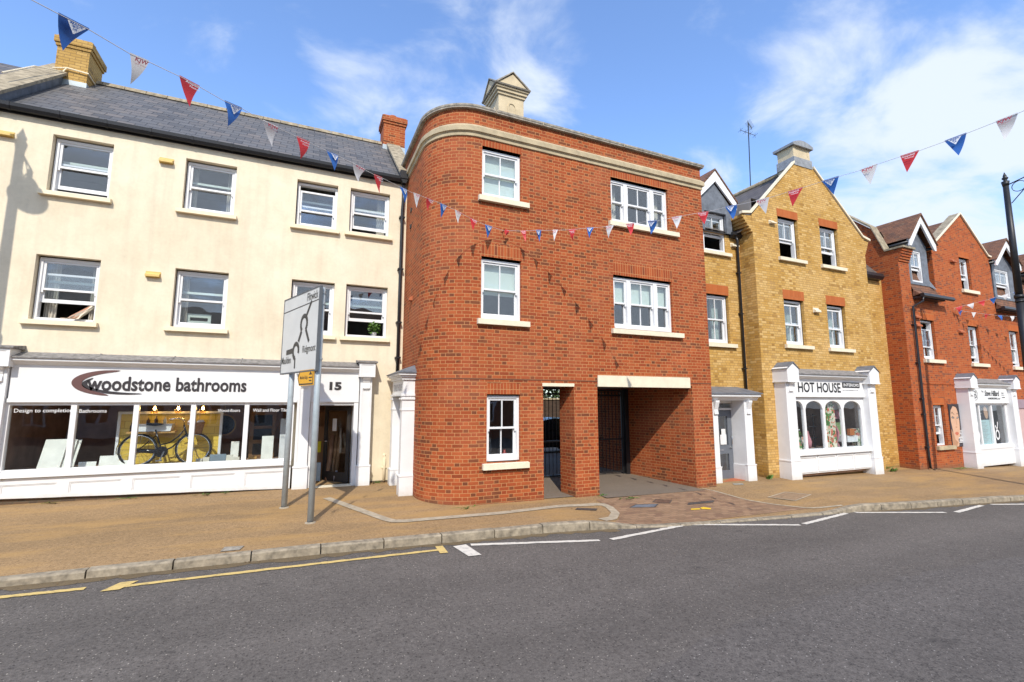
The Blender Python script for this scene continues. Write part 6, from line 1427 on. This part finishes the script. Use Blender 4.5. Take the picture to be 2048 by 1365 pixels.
# wall poster with a face
t = thing('wall_poster', 'poster of a dark haired woman with white print, fixed to the brick wall', 'poster', (22.75, FY, 0.55))
wx0, wx1, wz0, wz1 = 22.22, 23.15, 0.56, 2.13
mb = MB(); mb.box(wx0, wx1, FY-0.03, FY-0.005, wz0, wz1); mb.build('board', m_night, t)
W_, H_ = wx1-wx0, wz1-wz0; yq = FY-0.032
def pp(l, k=0): return [(wx0+u*W_*0.82, yq-0.001*k, wz0+v*H_) for u, v in l]
mb = MB(); mb.face(pp([(0.0, 0.0), (0.55, 0.0), (0.60, 0.06), (0.56, 0.16), (0.74, 0.24), (0.80, 0.40), (0.83, 0.60), (0.78, 0.80), (0.66, 0.94), (0.30, 0.96), (0.1, 0.93), (0.06, 0.6), (0.18, 0.3), (0.22, 0.16)][::1])); mb.build('face', m_skin2, t)
mb = MB(); mb.face(pp([(0.0, 0.0), (0.36, 0.0), (0.50, 0.10), (0.28, 0.17), (0.2, 0.3), (0.0, 0.42)], 1)); mb.build('shade', m_skin, t)
mb = MB(); mb.face(pp([(0.0, 1.0), (0.0, 0.62), (0.05, 0.72), (0.14, 0.86), (0.38, 0.955), (0.62, 0.93), (0.76, 0.86), (0.84, 0.70), (0.90, 0.82), (0.80, 1.0)], 2)); mb.build('hair', m_hair, t)
mb = MB()
mb.face(pp([(0.14, 0.68), (0.22, 0.715), (0.34, 0.70), (0.40, 0.665), (0.30, 0.66), (0.2, 0.665)], 3)); mb.face(pp([(0.58, 0.655), (0.66, 0.70), (0.76, 0.70), (0.79, 0.675), (0.70, 0.655)], 3))
mb.face(pp([(0.12, 0.76), (0.24, 0.82), (0.42, 0.755), (0.41, 0.745), (0.24, 0.80)], 3)); mb.face(pp([(0.58, 0.745), (0.70, 0.79), (0.80, 0.76), (0.70, 0.775)], 3)); mb.build('eyes', m_hair, t)
mb = MB(); mb.face(pp([(0.24, 0.685), (0.27, 0.70), (0.30, 0.685), (0.27, 0.668)], 4)); mb.face(pp([(0.67, 0.682), (0.695, 0.695), (0.72, 0.682), (0.695, 0.665)], 4)); mb.build('eye_lights', m_textw, t)
mb = MB(); mb.face(pp([(0.40, 0.465), (0.48, 0.44), (0.58, 0.45), (0.54, 0.475), (0.49, 0.462)], 3)); mb.face(pp([(0.50, 0.66), (0.53, 0.66), (0.58, 0.5), (0.55, 0.5)], 3)); mb.build('nose', m_skin, t)
mb = MB(); mb.face(pp([(0.30, 0.315), (0.42, 0.345), (0.50, 0.335), (0.57, 0.345), (0.66, 0.31), (0.55, 0.265), (0.42, 0.265)], 3)); mb.build('lips', m_lips, t)
mb = MB()
for k in range(9):
    v = 0.36-k*0.034; u = 0.78-0.03*(k % 3)-(0.12 if k > 4 else 0); mb.face(pp([(u, v), (1.0, v), (1.0, v+(0.016 if k < 5 else 0.022)), (u, v+(0.016 if k < 5 else 0.022))], 3))
mb.build('print', m_textw, t)
# lead grey doorway with pink door beyond the salon
mb = MB(); mb.box(27.0, 29.6, FY-0.04, FY, -.8, 1.95); mb.build('garage_door', plain('faded pink paint', (0.52, 0.36, 0.34), 0.7), fb)
mb = MB(); mb.box(26.95, 29.65, FY-0.08, FY, 1.95, 2.32); mb.build('door_head', plain('purple grey paint', (0.30, 0.22, 0.25), 0.7), fb)

# ------------------------------------------------------------------ roundabout direction sign on two posts
A = Vector((0.29, 9.08)); B = Vector((-0.16, 10.30)); su = (A-B).normalized(); sn = Vector((su.y, -su.x))   # su runs left to right on the face
if sn.dot(Vector((-1, -1))) < 0: sn = -sn
def SP(s, z, off=0.0): p = B+su*s+sn*off; return (p.x, p.y, z)
m_signw = plain('sign face white', (0.58, 0.58, 0.55), 0.5, var=0.05, scale=2); m_signb = plain('sign grey backing', (0.10, 0.11, 0.12), 0.5)
ds = thing('direction_sign', 'white double roundabout direction sign on two grey steel posts', 'road sign', (0.06, 9.7, 0.18))
mb = MB(); mb.obox(SP(-0.41, 2.76, 0.06), (su.x*1.77, su.y*1.77, 0), (sn.x*0.02, sn.y*0.02, 0), (0, 0, 1.51)); pnl = mb.build('sign_panel', m_signw, ds)
mb = MB()
for s0, s1, z0, z1 in ((-0.42, -0.395, 2.75, 4.28), (1.345, 1.37, 2.75, 4.28), (-0.395, 1.345, 2.75, 2.775), (-0.395, 1.345, 4.255, 4.28)): mb.obox(SP(s0, z0, 0.03), (su.x*(s1-s0), su.y*(s1-s0), 0), (sn.x*0.056, sn.y*0.056, 0), (0, 0, z1-z0))
for z in (3.0, 3.9): mb.obox(SP(-0.40, z, 0.03), (su.x*1.75, su.y*1.75, 0), (sn.x*0.03, sn.y*0.03, 0), (0, 0, 0.04))
mb.build('sign_frame', m_signb, pnl)
for s in (1.27, 0.0):
    p = SP(s, 0); mb = MB(); mb.tube([(p[0], p[1], zp(p[0], p[1])-0.2), (p[0], p[1], 4.27)], 0.053, 14)
    po_ = mb.build('post', m_galv, ds)
    mb = MB(); mb.lathe((p[0], p[1], zp(p[0], p[1])), [(0.09, -0.01), (0.085, 0.012), (0.06, 0.02)], 16); mb.build('footing', m_strip, po_)
    mb = MB()
    for z in (2.95, 3.95, 4.15): mb.lathe((p[0], p[1], z), [(0.064, 0), (0.064, 0.035)], 14)
    mb.build('clamp', m_galv, po_)
def spoly(mb, pts, off=0.083): 
    mb.face([SP(s, z, off) for s, z in pts])
def sstroke(mb, pts, w, off=0.083):
    for (a, b), (c, d) in zip(pts, pts[1:]):
        l = hypot(c-a, d-b); nx, nz = -(d-b)/l*w/2, (c-a)/l*w/2; spoly(mb, [(a-nx, b-nz), (c-nx, d-nz), (c+nx, d+nz), (a+nx, b+nz)], off)
def ringp(c, r, t0, t1, n=28): return [(c[0]+r*cos(radians(t0+(t1-t0)*i/n)), c[1]+r*sin(radians(t0+(t1-t0)*i/n))) for i in range(n+1)]
m_map = plain('route symbol dark', (0.035, 0.035, 0.035), 0.5)
mb = MB(); c1_, c2_ = (0.70, 3.66), (0.36, 3.17)
sstroke(mb, ringp(c1_, 0.15, -55, 235), 0.085); sstroke(mb, [(0.80, 3.80), (1.02, 4.05)], 0.07, 0.0832); sstroke(mb, [(0.80, 3.55), (0.98, 3.30)], 0.075, 0.0832)
sstroke(mb, [(0.60, 3.53), (0.47, 3.34)], 0.085, 0.0834)
sstroke(mb, ringp(c2_, 0.14, -20, 260), 0.085, 0.0831); sstroke(mb, [(0.24, 3.19), (-0.14, 3.17)], 0.10, 0.0833); sstroke(mb, [(0.34, 3.04), (0.34, 2.84)], 0.06, 0.0833)
mb.build('route_symbol', m_map, pnl)
mb = MB(); sstroke(mb, [(-0.39, 4.00), (1.34, 4.03)], 0.018); mb.build('divider_line', m_map, pnl)
us = (su.x, su.y, 0)
text('lettering', 'Flitwick', m_map, pnl, SP(0.80, 4.07, 0.084), us, UZ, 0.50, 0.15, 0.008, 0.0)
text('lettering', 'Ridgmont', m_map, pnl, SP(0.70, 3.07, 0.084), us, UZ, 0.60, 0.17, 0.008, 0.0)
text('lettering', 'Maulden', m_map, pnl, SP(-0.37, 2.95, 0.084), us, UZ, 0.50, 0.14, 0.008, 0.0)
yd = thing('diversion_sign', 'small yellow arrow shaped event sign fixed under the white direction sign', 'road sign', SP(0.95, 2.65, 0.07))
m_ysign = plain('sign yellow', (0.72, 0.36, 0.012), 0.5, var=0.04)
def arrowp(k): return [(0.53+k, 2.64), (0.62+k*0.6, 2.785-k), (1.28-k, 2.785-k), (1.28-k, 2.50+k), (0.62+k*0.6, 2.50+k)]
mb = MB(); pl = arrowp(0)
f0 = [SP(s, z, 0.07) for s, z in pl]; f1 = [SP(s, z, 0.082) for s, z in pl]; mb.face(f1[::-1]); mb.face(f0)
for i in range(5): mb.face([f0[i], f0[(i+1) % 5], f1[(i+1) % 5], f1[i]])
ypan = mb.build('panel', m_ysign, yd)
mb = MB(); a0, a1 = arrowp(0.014), arrowp(0.038)
for i in range(5): j = (i+1) % 5; mb.face([SP(*a0[i], 0.0835), SP(*a0[j], 0.0835), SP(*a1[j], 0.0835), SP(*a1[i], 0.0835)])
spoly(mb, [(1.07, 2.69), (1.22, 2.69), (1.145, 2.75)], 0.0836); sstroke(mb, [(1.07, 2.64), (1.22, 2.64)], 0.022, 0.0836); sstroke(mb, [(1.09, 2.585), (1.20, 2.585)], 0.022, 0.0836); mb.build('symbol', m_textb, ypan)
text('lettering', 'Maulden Ridge', m_textb, ypan, SP(0.66, 2.60, 0.0838), us, UZ, 0.36, 0.08, 0.006, 0.0)

# ------------------------------------------------------------------ ornate street lamps
def street_lamp(label, x, y, zt, L_, lean=0.0):
    zb = zp(x, y); t = thing('street_lamp', label, 'street lamp', (x, y, zb), 'ornate lamp posts along the street')
    X = lambda z: x+lean*(zt-1.5-z)
    mb = MB(); mb.tube([(X(zb), y, zb-.1), (X(zb), y, zb+1.2)], 0.13, 16); mb.tube([(X(zb+1.2), y, zb+1.2), (X(5.4), y, 5.4)], 0.10, 16); mb.tube([(X(5.4), y, 5.4), (X(zt-0.45), y, zt-0.45)], 0.092, 16, r2=0.072)
    mb.tube([(X(zt-0.45), y, zt-0.45), (X(zt-0.30), y, zt-0.30)], 0.075, 16, r2=0.10); mb.tube([(X(5.35), y, 5.35), (X(5.45), y, 5.45)], 0.12, 16); mb.tube([(X(5.22), y, 5.22), (X(5.28), y, 5.28)], 0.11, 16); mb.build('column', m_iron, t)
    mb = MB(); mb.lathe((X(zt), y, zt-0.30), [(0.10, 0), (0.05, 0.03), (0.04, 0.05), (0.075, 0.10), (0.078, 0.13), (0.04, 0.17), (0.05, 0.19), (0.03, 0.24), (0.0, 0.33)], 14); mb.build('finial', m_iron, t)
    za = zt-0.42; xx = X(za); mb = MB()
    mb.tube([(xx, y-0.07, za), (xx, y-L_, za+0.16)], 0.018, 8); mb.tube([(xx, y-0.08, za-0.62), (xx, y-L_*0.45, za-0.33), (xx, y-L_*0.92, za+0.10)], 0.014, 8)
    for k, (yc, zc, r) in enumerate(((y-0.29, za-0.14, 0.16), (y-0.52, za+0.01, 0.075))): mb.tube([(xx, yc+r*cos(2*pi*i/24), zc+r*sin(2*pi*i/24)) for i in range(25)], 0.011, 6, caps=False)
    mb.build('bracket', m_iron, t)
    yl, zl = y-L_, za+0.14; mb = MB(); mb.tube([(xx, yl, zl), (xx, yl, zl-0.22)], 0.03, 8); mb.lathe((xx, yl, zl-0.62), [(0.0, 0.42), (0.09, 0.41), (0.13, 0.34), (0.14, 0.22), (0.27, 0.14), (0.31, 0.06), (0.30, 0.03), (0.0, 0.03)], 24); lt = mb.build('lantern', m_iron, t)
    mb = MB(); mb.lathe((xx, yl, zl-0.62), [(0.24, 0.03), (0.2, -0.06), (0.1, -0.12), (0.0, -0.14)], 20); mb.build('glass_bowl', m_clearb, lt)
    return t
street_lamp('tall dark lamp post cut by the right edge of the photo', 20.02, 6.7, 9.42, 0.78, lean=-0.035)
street_lamp('lamp post out of sight at the left whose shadow falls on the cream wall', -6.11, 10.2, 9.65, 0.58)

# ------------------------------------------------------------------ bunting
m_fr = plain('flag red', (0.55, 0.022, 0.025), 0.6, var=0.05); m_fb = plain('flag blue', (0.014, 0.10, 0.36), 0.6, var=0.05); m_fw = plain('flag white', (0.62, 0.60, 0.58), 0.7, var=0.04); m_tr = plain('flag red print', (0.42, 0.02, 0.04), 0.6)
m_str = plain('string', (0.62, 0.60, 0.58), 0.8)
FM = {'r': m_fr, 'b': m_fb, 'w': m_fw}; rb_ = random.Random(4)
def bunting(label, line, flags, h=0.28, print_=True, loc=None, string_r=0.003):
    t = thing('bunting', label, 'bunting', loc or line[0], 'strings of bunting over the street')
    mb = MB(); mb.tube(line, string_r, 6); mb.build('string', m_str, t)
    for (col, a, b) in flags:
        a, b = Vector(a), Vector(b); u = (b-a); w = u.length; un = u.normalized()
        sw = Vector((rb_.uniform(-.045, .045), rb_.uniform(-.05, .05), rb_.uniform(0, .02))); tip = (a+b)/2-Vector((0, 0, h))+sw
        mid = (a+b)/2; dn = (tip-mid); dnn = (dn-un*dn.dot(un)).normalized(); hh = dn.dot(dnn); n_ = un.cross(-dnn).normalized(); bul = rb_.uniform(-0.03, 0.03)
        def P(s, d): # s across -1..1 scaled by taper, d 0..1 down
            c = mid+dn*d; return c+u*0.5*s*(1-d)+n_*bul*(sin(pi*d)+0.5*s*(1-d)*d*2)
        mb = MB(); K = 6
        for i in range(K):
            d0, d1 = i/K, (i+1)/K
            if i < K-1: mb.face([P(-1, d0), P(-1, d1), P(1, d1), P(1, d0)], smooth=True)
            else: mb.face([P(-1, d0), P(0, 1.0), P(1, d0)], smooth=True)
        mb.face([P(-1, 0)+Vector((0, 0, 0.012)), P(-1, 0), P(1, 0), P(1, 0)+Vector((0, 0, 0.012))])
        f = mb.build('flag', FM[col], t)
        if not print_: continue
        # lettering on the face towards the street
        nn = un.cross(-dnn)
        o = mid+nn*(0.034); DL = dn.length
        T = lambda s, x, d, ww, hhh, mt, bd: text('lettering', s, mt, f, o+un*(x*w)+dn*d, un, -dn, ww*w, hhh*DL, bd, 0.001)
        if col == 'r': T('Ampthill', -0.36, 0.22, 0.70, 0.12, m_textw, 0.015); T('Festival', -0.16, 0.31, 0.48, 0.08, m_textw, 0.01)
        elif col == 'w': T('KJW', -0.34, 0.25, 0.66, 0.19, m_tr, 0.02); T('SIGNS & PRINT', -0.30, 0.30, 0.58, 0.03, m_tr, 0.0)
        else:
            mb = MB(); mb.face([o+un*(0.30*w)*s_+dn*d_ for s_, d_ in ((-1, 0.10), (-0.9, 0.14), (-0.05, 0.44), (0.05, 0.44), (0.9, 0.14), (1, 0.10))]); mb.build('emblem', m_textw, f)
            o = o+nn*0.002; T('MADE', -0.21, 0.17, 0.42, 0.065, m_fb, 0.02); T('BY', -0.10, 0.25, 0.2, 0.06, m_fb, 0.02); T('US', -0.07, 0.33, 0.14, 0.06, m_fb, 0.02)
    return t
Lp = [(-1.83,3.71,4.76),(-1.75,3.84,4.82),(-1.66,3.98,4.86),(-1.55,4.15,4.91),(-1.38,4.41,4.96),(-1.29,4.54,5.01),(-1.13,4.78,5.09),(-1.01,4.96,5.14),(-0.84,5.20,5.19),(-0.71,5.39,5.26),(-0.53,5.63,5.31),(-0.39,5.81,5.36),(-0.20,6.06,5.43),(-0.05,6.25,5.49),(0.16,6.50,5.55),(0.32,6.68,5.60),(0.53,6.92,5.66),(0.73,7.14,5.70),(0.88,7.30,5.73),(1.03,7.45,5.77),(1.37,7.78,5.83),(1.63,8.01,5.87),(1.91,8.24,5.93),(2.27,8.50,5.98),(2.64,8.74,6.00),(3.03,8.96,5.98),(3.43,9.14,5.96),(3.90,9.27,5.95)]
fl_ = [('b', Lp[2], Lp[3]), ('w', Lp[4], Lp[5]), ('r', Lp[6], Lp[7]), ('b', Lp[8], Lp[9]), ('w', Lp[10], Lp[11]), ('r', Lp[12], Lp[13]), ('b', Lp[14], Lp[15]), ('w', Lp[16], Lp[17]), ('r', Lp[18], Lp[19])]
def on(t_):
    i = min(len(Lp)-2, int(t_)); k = t_-i; return tuple(Lp[i][j]*(1-k)+Lp[i+1][j]*k for j in range(3))
for c_, t_ in (('b', 20.0), ('w', 21.1), ('r', 22.1), ('b', 23.0), ('w', 24.0), ('r', 25.0), ('b', 26.0)):
    p = Vector(on(t_)); q = Vector(on(t_+0.4)); fl_.append((c_, p, p+(q-p).normalized()*0.19))
bunting('string of red, white and blue flags rising to the upper left over the cream building', [(-6.5, -3.5, 6.4), (-3.6, 0.9, 4.95)]+Lp, fl_, 0.27, loc=Lp[-1])
Rp = [(3.91,9.27,5.95),(4.26,9.12,5.94),(4.36,9.05,5.94),(4.54,8.92,5.93),(4.63,8.85,5.92),(4.82,8.68,5.89),(4.90,8.60,5.88),(5.07,8.42,5.85),(5.17,8.31,5.84),(5.32,8.11,5.82),(5.41,7.99,5.80),(5.56,7.77,5.77),(5.65,7.63,5.76),(5.78,7.40,5.72),(5.86,7.25,5.70),(5.98,6.99,5.67),(6.06,6.82,5.63),(6.17,6.55,5.61),(6.24,6.37,5.59),(6.34,6.10,5.56),(6.40,5.90,5.52),(6.49,5.62,5.51),(6.54,5.42,5.48),(6.62,5.13,5.45),(6.67,4.93,5.43),(6.73,4.65,5.42),(6.77,4.44,5.41),(6.82,4.18,5.40),(6.86,3.97,5.39),(6.90,3.71,5.37),(6.93,3.51,5.37),(6.96,3.26,5.36),(6.99,3.07,5.35),(7.02,2.82,5.35),(7.04,2.62,5.35),(7.07,2.37,5.36),(7.08,2.19,5.36)]
cols = 'rbwrbwrbwrbwrbwrbw'
bunting('string of red, white and blue flags crossing to the upper right before the brick archway', Rp+[(7.3, -1.0, 5.7), (7.5, -6, 7.0)], [(cols[i], Rp[1+2*i], Rp[2+2*i]) for i in range(18)], 0.255, loc=Rp[0])
mb = MB()
for i in range(5): a = Vector((3.9+rb_.uniform(-.05, .06), 9.24+rb_.uniform(-.03, .03), 5.95+rb_.uniform(-.03, .04))); mb.face([a, a+Vector((0.10, 0.02, -0.03+rb_.uniform(-.06, .06))), a+Vector((0.04, 0.01, -0.10))])
solo('flag_knot', mb, m_fr, 'tangled knot of flags where both bunting strings meet on the brick wall', 'bunting knot', (3.9, 9.24, 5.95))
def small(label, a, b, n, cc, sag, dx=0.16):
    a, b = Vector(a), Vector(b); line = [a.lerp(b, i/24)-Vector((0, 0, sag*sin(pi*i/24))) for i in range(25)]; fl = []
    for i in range(n):
        k = (i+0.5)/n; p = a.lerp(b, k)-Vector((0, 0, sag*sin(pi*k))); d = (b-a).normalized()*dx/2; fl.append((cc[i % len(cc)], p-d, p+d))
    return bunting(label, line, fl, 0.22, False, tuple(a))
small('far bunting rising past the right lamp post from the gabled wall', (23.3, 9.72, 5.86), (25.9, 5.9, 7.3), 14, 'rwrbwbrwb', 0.12, 0.22)
small('far flat bunting string along the eaves of the gabled building', (23.3, 9.72, 5.80), (31, 8.4, 6.1), 11, 'bwrbwr', 0.25, 0.24)

# ------------------------------------------------------------------ houses across the street (seen mirrored in the windows)
m_op = [brick_mat('dull red brick', [(0.28, 0.10, 0.05), (0.34, 0.13, 0.07)], (0.35, 0.25, 0.17), wear=0.4), plain('old white render', (0.62, 0.60, 0.55), 0.9, var=0.1, scale=2), brick_mat('plum brick', [(0.22, 0.10, 0.07), (0.28, 0.14, 0.09)], (0.3, 0.24, 0.18), wear=0.4)]
for k, (x0, x1, h, m_, lb) in enumerate([(-26, -12, 6.2, 0, 'brick house across the street, far left in the window reflections'), (-11.9, -1, 5.6, 1, 'pale rendered house across the street, mirrored in the left windows'), (-0.9, 10, 6.4, 2, 'dark brick house across the street, mirrored in the archway windows'), (10.1, 24, 5.8, 0, 'brick house across the street, mirrored in the far right windows')]):
    t = thing('terraced_house', lb, 'house', ((x0+x1)/2, -11, zr(x0)), 'houses across the street')
    mb = MB(); mb.box(x0, x1, -18, -11, -1, h); mb.prism([(-18, h), (-11, h), (-14.5, h+3.0)], 'x', x0, x1); mb.build('wall', m_op[m_], t)
    mb = MB(); mb.prism([(-10.7, h-0.25), (-14.5, h+3.03), (-14.5, h+3.15), (-10.7, h-0.12)], 'x', x0-.1, x1+.1); mb.prism([(-18.3, h-0.25), (-14.5, h+3.03), (-14.5, h+3.15), (-18.3, h-0.12)], 'x', x0-.1, x1+.1); r_ = mb.build('roof', m_slate if k != 2 else m_clay, t)
    chimney(t, x0+1, x0+1.7, -15, -14, h+1.8, h+4.2, m_op[0], [(x0+1.3, -14.5)], False)
    n = int((x1-x0)/2.6)
    for i in range(n):
        for zz in (0.9, 3.7):
            c = x0+(i+0.5)*(x1-x0)/n; mb = MB(); mb.box(c-0.55, c+0.55, -11.02, -10.97, zz, zz+1.4); w = mb.build('window', m_white2, t); mb = MB()
            for a_ in (-0.25, 0.25): mb.box(c+a_-0.2, c+a_+0.2, -10.975, -10.965, zz+0.08, zz+1.32)
            mb.build('pane', m_bk, w)

# ------------------------------------------------------------------ weeds and litter of leaves along the wall feet
rr = random.Random(21); mb = MB()
def tuft(x, y, n, r, h):
    z = zsurf(x, y)
    for i in range(n):
        a = rr.uniform(0, 2*pi); q = r*rr.random(); p = Vector((x+q*cos(a), y-abs(q*sin(a))*0.5, z)); t = p+Vector((rr.uniform(-r, r), rr.uniform(-r, 0.0), h*rr.uniform(.4, 1))); w = Vector((rr.uniform(-1, 1), rr.uniform(-1, 1), 0)).normalized()*0.012
        mb.face([p-w, p+w, (p+t)/2+w*1.3, t, (p+t)/2-w*1.3])
for x, y, n, r, h in ((12.47, 9.86, 40, 0.12, 0.16), (12.2, 10.3, 26, 0.15, 0.12), (18.35, 9.86, 40, 0.2, 0.14), (18.9, 10.36, 24, 0.25, 0.1), (6.4, 9.38, 14, 0.1, 0.06), (6.9, 9.1, 18, 0.25, 0.03), (22.0, 9.75, 22, 0.5, 0.07), (-3.0, 12.0, 10, 0.25, 0.05), (-1.6, 12.0, 12, 0.3, 0.05), (1.8, 12.15, 12, 0.12, 0.06), (3.2, 9.35, 12, 0.3, 0.04), (-4.2, 11.98, 8, 0.2, 0.05)): tuft(x, y, n, r, h)
tag(mb.build('weeds', m_leaf), kind='stuff')
mb = MB()
for i in range(260):
    if i % 3: x = rr.uniform(-7, 25); y = ky(x)-rr.uniform(0.01, 0.16)**1.0; z = zr(x)+0.012
    else: x = rr.uniform(-6, 22); y = rr.uniform(8.3, 11.8) if x < 2 else rr.uniform(8.1, 9.3); z = zsurf(x, y)+0.014
    a = rr.uniform(0, pi); sz_ = rr.uniform(0.008, 0.024); u = Vector((cos(a), sin(a), rr.uniform(-.3, .3)))*sz_; v = Vector((-sin(a), cos(a), rr.uniform(-.3, .3)))*sz_*0.6; p = Vector((x, y, z))
    mb.face([p-u, p-v, p+u, p+v])
tag(mb.build('leaf_litter', plain('dry leaf', (0.20, 0.12, 0.05), 0.9, var=0.6, scale=3)), kind='stuff')

# ------------------------------------------------------------------ sky, sun, camera
EL, AZ = radians(43.0), radians(20.0)
d = Vector((sin(AZ)*cos(EL), cos(AZ)*cos(EL), -sin(EL)))
w = bpy.data.worlds.new('World'); SC.world = w; w.use_nodes = True; nt = w.node_tree; nt.nodes.clear()
out = N(nt, 'ShaderNodeOutputWorld'); bg = N(nt, 'ShaderNodeBackground'); L(nt, bg.outputs[0], out.inputs[0])
sky = N(nt, 'ShaderNodeTexSky'); sky.sky_type = 'NISHITA'; sky.sun_disc = False; sky.sun_elevation = EL; sky.sun_rotation = radians(200); sky.air_density = 1.0; sky.dust_density = 0.6; sky.ozone_density = 2.0
tc = N(nt, 'ShaderNodeTexCoord'); sep = N(nt, 'ShaderNodeSeparateXYZ'); L(nt, tc.outputs['Generated'], sep.inputs[0])
zz = M(nt, 'ADD', M(nt, 'MAXIMUM', sep.outputs[2], 0.0), 0.22)
cv = N(nt, 'ShaderNodeCombineXYZ'); L(nt, M(nt, 'DIVIDE', sep.outputs[0], zz), cv.inputs[0]); L(nt, M(nt, 'DIVIDE', sep.outputs[1], zz), cv.inputs[1]); cv.inputs[2].default_value = 3.7
mp = N(nt, 'ShaderNodeMapping'); L(nt, cv.outputs[0], mp.inputs[0]); mp.inputs['Scale'].default_value = (0.95, 1.15, 1); mp.inputs['Rotation'].default_value = (0, 0, radians(25))
n1 = N(nt, 'ShaderNodeTexNoise'); n1.inputs['Scale'].default_value = 3.4; n1.inputs['Detail'].default_value = 9; n1.inputs['Roughness'].default_value = 0.56; n1.inputs['Distortion'].default_value = 0.35; L(nt, mp.outputs[0], n1.inputs['Vector'])
n2 = N(nt, 'ShaderNodeTexNoise'); n2.inputs['Scale'].default_value = 0.55; n2.inputs['Detail'].default_value = 3; L(nt, mp.outputs[0], n2.inputs['Vector'])
# more cloud to the east (right) and low down, clear overhead to the west
bias = M(nt, 'ADD', M(nt, 'ADD', M(nt, 'MULTIPLY', sep.outputs[0], 0.12), M(nt, 'MULTIPLY', sep.outputs[2], -0.10)), M(nt, 'MULTIPLY', sep.outputs[1], -0.22))
lob = None
for c, k, a in (((0.015, 0.850, 0.526), 110, 0.20), ((0.09, 0.815, 0.571), 120, 0.17), ((-0.06, 0.82, 0.57), 300, -0.06), ((-0.14, 0.79, 0.597), 160, 0.10), ((0.25, 0.735, 0.630), 60, 0.13), ((0.37, 0.66, 0.65), 60, 0.15), ((0.43, 0.727, 0.532), 110, 0.17), ((0.26, 0.775, 0.576), 110, 0.12), ((0.79, 0.42, 0.44), 16, 0.07), ((0.86, 0.38, 0.33), 20, 0.09), ((0.70, 0.54, 0.47), 40, 0.06), ((0.52, 0.62, 0.59), 90, -0.16), ((0.63, 0.55, 0.55), 90, -0.10), ((-0.23, 0.80, 0.55), 20, -0.06)):
    dp = N(nt, 'ShaderNodeVectorMath', operation='DOT_PRODUCT'); L(nt, tc.outputs['Generated'], dp.inputs[0]); dp.inputs[1].default_value = Vector(c).normalized()
    g = M(nt, 'MULTIPLY', M(nt, 'EXPONENT', M(nt, 'MULTIPLY', M(nt, 'SUBTRACT', dp.outputs['Value'], 1.0), float(k)*1.6)), a)
    lob = g if lob is None else M(nt, 'ADD', lob, g)
bias = M(nt, 'ADD', bias, lob)
f = M(nt, 'ADD', M(nt, 'ADD', n1.outputs[0], M(nt, 'MULTIPLY', M(nt, 'SUBTRACT', n2.outputs[0], 0.5), 0.35)), bias)
mr = N(nt, 'ShaderNodeMapRange'); mr.interpolation_type = 'SMOOTHSTEP'; L(nt, f, mr.inputs[0]); mr.inputs[1].default_value = 0.38; mr.inputs[2].default_value = 0.70; mr.inputs[4].default_value = 0.93
SKYGAIN = (2.25, 2.5, 2.9)
skyc = mixc(nt, 1.0, sky.outputs[0], c4(SKYGAIN), 'MULTIPLY')
cloud = mixc(nt, mr.outputs[0], skyc, (7.6, 8.4, 9.6, 1))
L(nt, cloud, bg.inputs[0]); bg.inputs[1].default_value = 0.11
sl = bpy.data.lights.new('sun', 'SUN'); sl.energy = 4.2; sl.angle = radians(0.53); sl.color = (1.0, 0.94, 0.84)
so = bpy.data.objects.new('sun', sl); COL.objects.link(so); so.rotation_euler = d.to_track_quat('-Z', 'Y').to_euler(); so.location = (-10, -25, 30)
cam = bpy.data.cameras.new('camera'); co = bpy.data.objects.new('camera', cam); COL.objects.link(co)
cam.sensor_width = 36.0; cam.lens = 950.0/2048*36; cam.clip_end = 2000; cam.clip_start = 0.1
co.location = (0, 0, 2.2); co.rotation_euler = (radians(90+7.3476), 0, radians(-23.9546))
SC.camera = co
SC.view_settings.view_transform = 'Standard'; SC.view_settings.look = 'None'; SC.view_settings.exposure = 0.08; SC.view_settings.gamma = 1.0
SC.render.engine = 'CYCLES'
SC.cycles.max_bounces = 8; SC.cycles.transparent_max_bounces = 12
